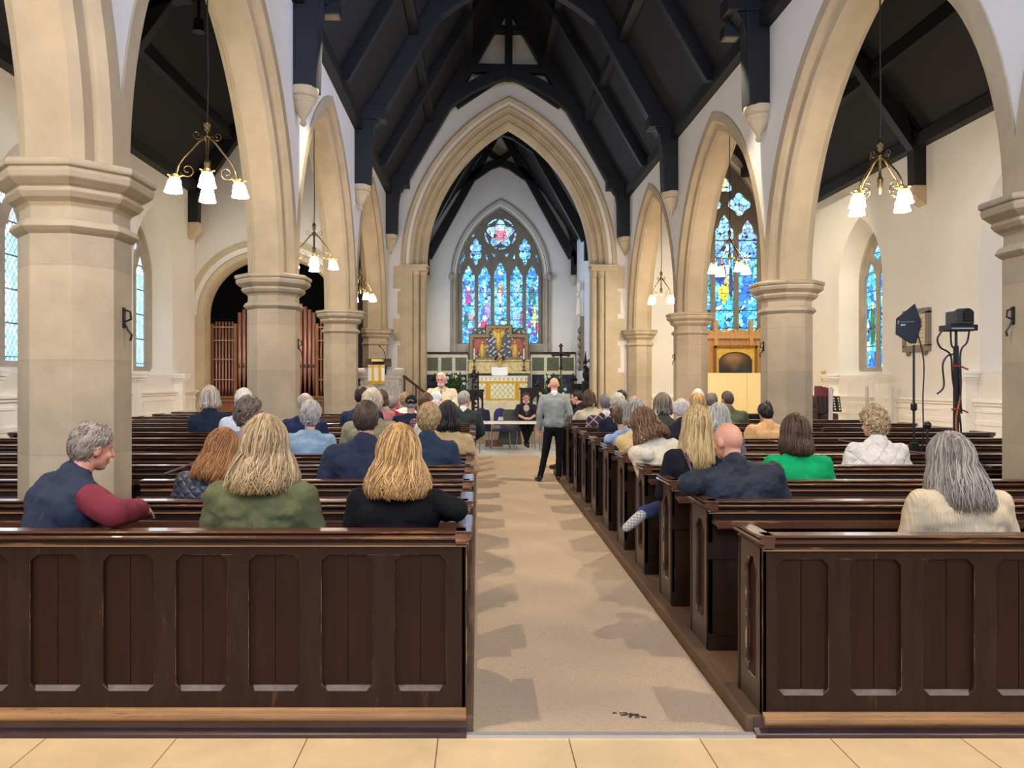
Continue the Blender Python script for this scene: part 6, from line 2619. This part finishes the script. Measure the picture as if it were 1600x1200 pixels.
# --- organ-side block, front to back
RAILH = PH - SEAT
seated(150, 657, 0, 'grey-haired balding man in navy gilet and maroon sleeves leaning an elbow on the front pew', dx=-.085, yaw=-38, side=3, lean=17, twist=-4, head=(0, -4, 0), w=1.26, g=.034, sleeves='',
       top=cloth('navy_gilet', (42, 50, 68)), tname='gilet', collar='coat', hair=dict(SHORT, bald=1, thick=.012, n=230, curl=.4), hc=((88, 76, 66), (178, 164, 150)), skin=(222, 156, 132),
       wR=((-1.80, 3.80, 1.065), (-1.80, 4.08, 1.04)), extra=[('sleeve', cloth('maroon', (112, 42, 54)), [('arm', .022, .97, 'LR')])])
seated(410, 657, 0, 'woman with shoulder-length blonde hair in an olive green jacket on the front pew', fem=1, w=1.22, g=.022, lean=2, top=cloth('olive', (98, 98, 66)), collar='crew', hair=dict(MID, len=.205, n=420, vol=.026, flare=.5, wave=.012), hc=((104, 80, 54), (214, 184, 138)), fold=.034,
       extra=[('epaulette', cloth('olive_strap', (60, 60, 46)), [('cap', (-.13, -.03, .615), (-.20, -.02, .575), .014, .014), ('cap', (.13, -.03, .615), (.20, -.02, .575), .014, .014)])])
seated(622, 671, 0, 'woman with golden blonde hair in a black top stretching one arm along the front pew', fem=1, w=1.16, lean=2, top=cloth('black_knit', (16, 15, 17)), tname='sweater', hair=dict(MID, len=.205, n=430, flare=.5, vol=.026, wave=.012), hc=((120, 80, 44), (222, 178, 116)),
       wR=((-.10, 3.93, 1.06), (-.22, 4.2, 1.0)))
seated(338, 670, 1, 'woman with ginger-brown hair in a quilted dark jacket, second row', fem=1, side=4, head=(-28, 10, 6), w=1.05, g=.022, top=pattern_mat('quilted_navy', (46, 48, 60), 'quilt', scale=6.5, rough=.45, strength=.5), hair=dict(LONG, len=.23, flare=.3), hc=GINGER)
seated(571, 624, 2, 'dark-haired man in a navy suit jacket with white shirt collar, third row', w=1.08, g=.022, lean=2, top=cloth('navy_suit', (40, 45, 64)), collar='coat', shirt=cloth('white', (230, 228, 224)), hair=SHORT, hc=((38, 28, 24), (92, 72, 58)), skin=(206, 142, 116), armL=((-.29, -.02, .30), (-.24, .2, .12)))
seated(383, 621, 3, 'woman with clipped-up brown-grey hair in a pale blue denim shirt turning to the side', fem=1, w=1.0, head=(-55, 0, 0), g=.016, top=cloth('denim', (118, 138, 160)), tname='shirt', hair=dict(CROP, nape=-62, thick=.02), hc=((70, 58, 50), (140, 122, 108)), face=1, skin=(208, 146, 122),
       extra=[('hair_clip', mat('dark_clip', (30, 24, 24), .4), [('hell', (.05, -.10, .02), (.03, .014, .012))])])
seated(483, 628, 4, 'woman with short silver hair in a pale blue cardigan', fem=1, w=1.12, lean=5, g=.018, top=cloth('ice_blue', (142, 164, 180)), tname='cardigan', hair=dict(CROP, vol=.018), hc=((128, 118, 108), (206, 196, 186)))
seated(475, 611, 6, 'balding man in navy jumper behind the silver-haired woman', w=1.0, top=cloth('dark_navy', (34, 40, 74)), tname='jumper', hair=dict(RING, thick=.012), hc=GREY, skin=(216, 160, 144))
seated(325, 600, 7, 'woman with white-blonde bob in a navy coat by the organ arch', fem=1, w=1.05, top=cloth('navy_coat', (34, 44, 64)), collar='coat', hair=dict(BOB, len=.13, vol=.02), hc=((150, 138, 122), (232, 222, 206)), side=-3)
seated(378, 606, 6, 'person with white hair and pale cap half hidden by the second pillar', w=.9, top=cloth('pale_blue_white', (206, 212, 224)), hair=dict(CROP, thick=.012), hc=WHITE, cap=cloth('pale_cap', (222, 214, 210)))
seated(580, 611, 5, 'woman with pale blonde-grey hair in an olive-beige jacket behind the navy suit', fem=1, w=1.22, g=.026, top=cloth('sage', (136, 132, 104)), collar='coat', hair=dict(CROP, thick=.022, vol=.02), hc=((150, 130, 104), (226, 210, 182)))
seated(563, 603, 8, 'dark-haired man in a blue jacket beside the third pillar', w=1.05, top=cloth('blue_jacket', (36, 46, 74)), hair=SHORT, hc=DARK, side=-3)
seated(594, 610, 9, 'woman with brown hair and pink scarf looking towards the table', fem=1, head=(-45, 0, 0), top=cloth('dusky_pink', (176, 112, 116)), hair=dict(BOB, len=.11), hc=BROWN, face=1)
seated(614, 619, 10, 'grey-haired woman with red scarf and reddish face turning to the side', fem=1, head=(-60, 0, 0), top=cloth('crimson_scarf', (140, 40, 62)), hair=CROP, hc=((96, 88, 84), (160, 150, 142)), face=1, skin=(216, 112, 100))
seated(630, 615, 11, 'woman with curly blonde hair in a white top behind the man in the cap', fem=1, dx=.03, top=cloth('white_top', (228, 222, 214)), hair=dict(CURLY, vol=.01), hc=SANDY)
seated(642, 616, 8, 'man in a dark baseball cap and navy jacket', w=1.05, top=cloth('navy_blazer', (28, 34, 56)), hair=dict(SHORT, thick=.004), hc=GREY, cap=cloth('navy_cap', (28, 28, 38)), skin=(202, 148, 128))
seated(664, 615, 7, 'brown-haired woman in a maroon plaid shirt', fem=1, side=-6, w=1.0, top=pattern_mat('plaid_maroon', (66, 34, 50), 'plaid', (176, 140, 150), 9), tname='shirt', hair=dict(CROP, thick=.022), hc=BROWN)
seated(680, 620, 6, 'bald man with white side hair between the sandy-haired man and the aisle', w=.95, top=cloth('pale_check', (206, 196, 180)), tname='shirt', hair=RING, hc=WHITE, skin=(232, 190, 170), head=(-12, 12, 0))
seated(669, 631, 3, 'sandy-haired man in a dark teal jacket, fourth row', w=.98, head=(-16, 0, 0), g=.018, top=cloth('teal_navy', (40, 54, 70)), collar='coat', hair=dict(CROP, thick=.02, vol=.008), hc=SANDY, skin=(214, 158, 132))
seated(700, 630, 4, 'woman with a glossy black bob in a fuzzy tan coat at the aisle end', fem=1, w=1.05, g=.028, top=cloth('tan_fuzzy', (184, 156, 112)), tname='coat', collar='coat', hair=dict(BOB, len=.145, vol=.02, n=380, thick=.02), hc=((8, 7, 7), (30, 26, 26)), fold=.028)
seated(724, 610, 9, 'grey-haired man with glasses in a dark green cardigan over a white collar', w=1.1, head=(-40, 4, 0), g=.02, top=cloth('bottle_green', (48, 56, 54)), tname='cardigan', shirt=cloth('white', (230, 228, 224)), hair=dict(SHORT, thick=.014), hc=GREY, face=1, skin=(216, 160, 140),
       extra=[('glasses', BLACK, [('htube', [(-.08, .0, .0), (-.06, .085, .0), (-.03, .102, -.012), (0, .10, .0), (.03, .102, -.012), (.06, .085, .0), (.08, 0, .0)], .003)])])
# --- picture-side block
seated(1501, 680, 0, 'woman with long grey hair in a cream knitted jumper on the front pew', fem=1, w=1.2, lean=4, head=(14, 8, -2), g=.026, top=pattern_mat('cream_knit', (206, 184, 148), 'rib', scale=22, rough=.95, strength=.22), tname='jumper', hair=dict(LONG, len=.275, flare=.42, n=460, vol=.02), hc=((88, 80, 72), (176, 166, 154)),
       extra=[('glasses', BLACK, [('htube', [(-.085, .0, .0), (-.07, .085, .0), (-.03, .104, -.012), (0, .10, .0), (.03, .104, -.012), (.06, .085, .0), (.08, 0, .0)], .003)])])
seated(1141, 656, 1, 'bald man in a dark navy jacket leaning towards the blonde woman, second row', w=1.3, side=-7, lean=4, twist=10, head=(22, 6, 4), g=.028, top=cloth('navy_windcheater', (38, 43, 54), rough=.6), collar='coat', skin=(208, 148, 120), fold=.034,
       wL=((1.31, 4.78, 1.085), (1.5, 5.05, 1.0)))
seated(1092, 636, 2, 'woman with long straight blonde hair and dark top, crossing a leg into the aisle', fem=1, w=1.0, side=2, lean=2, top=cloth('black_top', (24, 24, 32)), tname='sweater', hair=dict(LONG, len=.31, flare=.3, n=420, wave=.003), hc=((120, 96, 62), (228, 196, 138)), legs=mat('blue_denim', (42, 58, 96), .85), shoes=pattern_mat('striped_trainer', (206, 198, 184), 'plaid', (92, 90, 88), 14, .6),
       legL=((-.085, .03, .085), (-.03, .38, .17), (-.31, .36, .10)), footL=(-.11, .0, -.11),
       extra=[('bag_strap', mat('plum_strap', (88, 48, 62), .6), [('tube', [(-.10, -.075, .59), (-.09, -.13, .5), (-.03, -.155, .35), (.08, -.15, .18)], .011)])])
seated(1003, 637, 3, 'woman with wavy brown hair wrapped in a white and beige poncho', fem=1, w=.95, side=-11, dx=.05, wL=((1.45, 6.55, 1.09), (1.58, 6.82, 1.0)), lean=6, head=(14, 14, -8), g=.018, top=cloth('oatmeal', (212, 200, 178)), tname='poncho', poncho=1, legL=((-.085, .03, .085), (.08, .40, .11), (.12, .38, -.36)), legR=((.085, .03, .085), (.25, .40, .11), (.28, .38, -.36)),  hair=dict(MID, len=.16, vol=.02, wave=.012, curl=.4), hc=((52, 36, 26), (140, 102, 70)), fold=.03)
seated(984, 626, 4, 'grey-haired woman with glasses in a yellow-cream cardigan', fem=1, w=.92, side=-9, dx=.04, wL=((1.49, 7.42, 1.07), (1.6, 7.7, 1.0)), legL=((-.085, .03, .085), (.08, .40, .11), (.12, .38, -.36)), legR=((.085, .03, .085), (.25, .40, .11), (.28, .38, -.36)), head=(28, 6, 8), g=.018, top=cloth('butter', (210, 182, 130)), tname='cardigan', hair=dict(BOB, len=.10, vol=.014), hc=SILVER,
       extra=[('glasses', BLACK, [('htube', [(-.085, .0, .0), (-.07, .085, .0), (-.03, .104, -.012), (0, .10, .0), (.03, .104, -.012), (.06, .085, .0), (.08, 0, .0)], .003)])])
seated(965, 634, 5, 'person in a light blue shirt half hidden by the woman in yellow-cream', w=.95, side=-11, dx=.02, legL=((-.085, .03, .085), (.08, .40, .11), (.12, .38, -.36)), legR=((.085, .03, .085), (.25, .40, .11), (.28, .38, -.36)),  top=cloth('sky_blue', (150, 176, 216)), tname='shirt', hair=dict(SHORT), hc=BROWN, wL=((1.42, 8.3, 1.10), (1.52, 8.6, 1.08)))
seated(966, 615, 7, 'white-haired person in a dark navy blazer leaning towards the aisle', w=1.1, side=-4, top=cloth('midnight', (30, 36, 50)), hair=dict(CROP, thick=.02), hc=((150, 140, 122), (226, 216, 196)))
seated(946, 615, 8, 'grey-haired man in a plum argyle jumper', w=1.12, side=-2, top=pattern_mat('argyle_plum', (52, 32, 46), 'argyle', (176, 150, 150), 3.2), tname='jumper', shirt=cloth('white', (230, 228, 224)), hair=SHORT, hc=((72, 68, 68), (150, 144, 140)))
seated(924, 611, 10, 'woman with a smooth brown bob in a pale stone jacket leaning out to the aisle', fem=1, w=1.05, side=-4, top=cloth('stone_jacket', (190, 178, 150)), hair=dict(BOB, len=.14, vol=.02, thick=.02), hc=((44, 30, 26), (96, 68, 54)), armL=((-.33, .06, .38), (-.36, .28, .36)), dx=-.04)
seated(992, 616, 9, 'balding red-faced man with grey side hair', w=1.0, top=cloth('rust_brown', (96, 70, 56)), hair=RING, hc=GREY, skin=(222, 138, 108))
seated(972, 607, 10, 'dark-haired man with thinning crown in the tenth row', w=1.0, top=cloth('charcoal', (54, 52, 56)), hair=dict(SHORT, bald=1, thick=.006), hc=DARK, skin=(220, 178, 156))
seated(1037, 615, 6, 'woman with a grey-brown bob in a dark grey coat with a tan bag strap', fem=1, w=1.06, g=.022, top=cloth('slate_coat', (78, 78, 72)), tname='coat', collar='coat', hair=dict(BOB, len=.115, vol=.012), hc=((86, 72, 62), (156, 140, 124)),
       extra=[('bag_strap', mat('tan_strap', (182, 136, 84), .6), [('tube', [(.12, -.09, .585), (.06, -.15, .45), (-.05, -.165, .28), (-.12, -.15, .15)], .010)])])
seated(1066, 619, 5, 'balding grey man in a black anorak', w=1.0, side=-3, g=.024, top=cloth('black_anorak', (40, 38, 42)), collar='coat', hair=dict(RING, thick=.006), hc=WHITE, skin=(224, 176, 152))
seated(1092, 616, 7, 'woman with wavy golden hair behind the long-haired blonde', fem=1, top=cloth('soft_green', (140, 152, 132)), hair=dict(MID, len=.14, vol=.014), hc=((140, 104, 56), (226, 186, 118)))
seated(1092, 608, 10, 'white-haired man in a grey-green shirt near the third pillar', w=1.05, top=cloth('grey_green', (150, 160, 146)), tname='shirt', hair=dict(CROP, thick=.014), hc=WHITE)
seated(1113, 611, 8, 'man with thin brown-grey hair next to the man in olive', w=.95, head=(-12, 0, 0), top=cloth('brown_tweed', (92, 80, 66)), hair=dict(THIN), hc=((88, 74, 64), (150, 134, 120)), skin=(220, 164, 140))
seated(1139, 610, 9, 'dark-haired man in an olive jacket before the cream display board', w=1.15, g=.02, head=(20, 0, 0), top=cloth('olive_drab', (96, 98, 70)), collar='coat', hair=SHORT, hc=((44, 36, 34), (110, 98, 90)), skin=(206, 150, 126))
seated(1126, 631, 4, 'woman with straight silver hair between the blonde woman and the bald man', fem=1, top=cloth('mauve_grey', (120, 112, 116)), hair=dict(BOB, len=.13), hc=((124, 120, 112), (214, 210, 200)))
seated(1200, 628, 6, 'woman with black clipped-up hair in a fluffy apricot fleece', fem=1, w=1.16, g=.032, head=(0, 12, 0), top=cloth('apricot_fleece', (216, 170, 116)), tname='fleece', collar='coat', hair=dict(CROP, thick=.014), hc=((10, 9, 10), (40, 36, 38)), fold=.035,
       extra=[('hair_clip', mat('black_clip', (14, 14, 16), .3), [('htube', [(-.02, -.07, .10), (.0, -.09, .14), (.03, -.10, .11), (.04, -.11, .06)], .007)])])
seated(1247, 650, 2, 'woman with a dark brown bob in a bright green jumper', fem=1, w=1.16, g=.018, lean=3, top=cloth('emerald', (10, 150, 88)), tname='jumper', hair=dict(BOB, len=.165, n=420, vol=.02, flare=.26), hc=((40, 26, 22), (112, 80, 60)))
seated(1372, 638, 3, 'woman with curly blonde hair in a white quilted puffer jacket', fem=1, w=1.16, g=.02, puff=1, head=(22, 2, 0), top=pattern_mat('white_puffer', (228, 218, 204), 'quilt', scale=3.2, rough=.55, strength=.5), collar='coat', hair=dict(CURLY, vol=.016), hc=((124, 96, 64), (222, 192, 148)), fold=.03)
FAC = [('paper', mat('white_paper', (236, 236, 238), .7), [])]


def standing(px, ytop, Y, zf, label, **k):
    zt = CH - (ytop - 596) * Y / 1200
    k['scale'] = (zt - zf) / 1.778
    k['loc'] = ((px - 746) * Y / 1200, Y, zf + .872 * k['scale'])
    k['Y'], k['label'], k['pose'] = Y, label, 'stand'
    PEOPLE.append((k, k['scale']))


standing(866, 589, 12.35, fz(12.35) + .012, 'bald man in grey jumper and black trousers standing in the aisle, back to us', yaw=-4, w=1.0, lean=1, fold=.014, top=cloth('grey_jumper', (146, 150, 146)), tname='jumper', shirt=cloth('white', (230, 228, 224)), legs=cloth('black_trousers', (20, 19, 22)), skin=(224, 160, 134), fine=1,
         armL=((-.255, -.03, .27), (-.25, .05, .02)), armR=((.27, -.04, .28), (.235, .14, .10)), legL=((-.085, 0, .06), (-.15, .02, -.38), (-.24, -.03, -.80)), legR=((.085, 0, .06), (.09, .03, -.38), (.07, -.02, -.80)), footL=(-.06, .16, -.045), footR=(.10, .14, -.045))
standing(690, 581, 13.12, fz(13.1) + PLAT, 'bearded man in a beige shirt standing in a pew facing us, reading a paper', yaw=176, w=1.12, lean=-2, top=cloth('beige_shirt', (222, 204, 172)), tname='shirt', collar='crew', hair=dict(SHORT, front=46), hc=WHITE, beard=1, face=1, head=(-8, 16, 0), skin=(222, 150, 132), fine=1,
         armL=((-.27, .06, .30), (-.09, .27, .37)), armR=((.27, .06, .30), (.07, .27, .37)), handL=(.5, .6, .1), handR=(-.5, .6, .1),
         extra=[('tie', cloth('grey_tie', (92, 92, 84)), [('cap', (0, .10, .57), (0, .13, .40), .014, .022)]), ('sheet_of_paper', mat('white_paper', (226, 228, 236), .7), [('ell', (.05, .33, .46), (.10, .02, .10))])])
# the three who sit beyond the front rows
k = dict(scale=.97, loc=((822 - 746) * 18.1 / 1200, 18.15, FT + .475), Y=18.1, yaw=180, fem=1, w=1.1, lean=8, top=cloth('dark_cardigan', (50, 50, 58)), tname='cardigan', hair=dict(CROP, thick=.010, nape=-50, front=44), hc=((64, 48, 38), (130, 100, 76)), face=1, fine=1, head=(4, 6, 4), legs=cloth('black_trousers', (20, 19, 22)),
         wL=((1.40, 17.85, .975), (1.21, 17.56, .875)), wR=((.89, 17.85, .975), (1.08, 17.56, .875)), handL=(1, .25, 0), handR=(-1, .25, 0), sleeve=.35, legL=((-.085, .03, .085), (-.12, .40, .11), (.04, .48, -.32)), legR=((.085, .03, .085), (.12, .40, .11), (-.02, .38, -.36)), label='woman in a dark cardigan and lanyard sitting at the white table with folded hands',
         extra=[('blouse', cloth('cream_blouse', (228, 192, 170)), [('ell', (0, .085, .52), (.075, .052, .095))]), ('necklace', mat('pale_lanyard', (200, 200, 205), .4), [('tube', [(-.05, .085, .59), (-.03, .15, .45), (0, .165, .36), (.03, .15, .45), (.05, .085, .59)], .004)])])
PEOPLE.append((k, 1))
k = dict(scale=1.1, loc=((904 - 746) * 13.9 / 1200 + .10, 13.9, fz(13.9) + .47), Y=13.9, yaw=64, w=1.05, lean=7, top=cloth('dark_suit', (36, 32, 36)), tname='suit_jacket', collar='coat', shirt=cloth('white', (230, 228, 224)), hair=dict(SHORT, thick=.008), hc=DARK, face=1, head=(8, 4, 0), skin=(224, 164, 140), fine=1,
         armL=((-.24, .16, .30), (-.03, .36, .30)), armR=((.24, .16, .30), (.03, .36, .30)), label='dark-haired man in a dark suit seen in profile, leaning forward beyond the standing man')
PEOPLE.append((k, 1))
st_ = empty('stacking_chair', (0, 0, 0))
bpy.data.objects.remove(st_)
c4 = dup(chs, (k['loc'][0], 13.9, fz(13.9)), R(64 + 180))
tag(c4, 'blue fabric steel chair under the man in the dark suit', 'chair', 'blue chairs behind the table')
for i, (k, sc) in enumerate(PEOPLE):
    person(k, 100 + i)
if __name__ == '__main__' and False:
    print([round(s, 2) for _, s in PEOPLE])
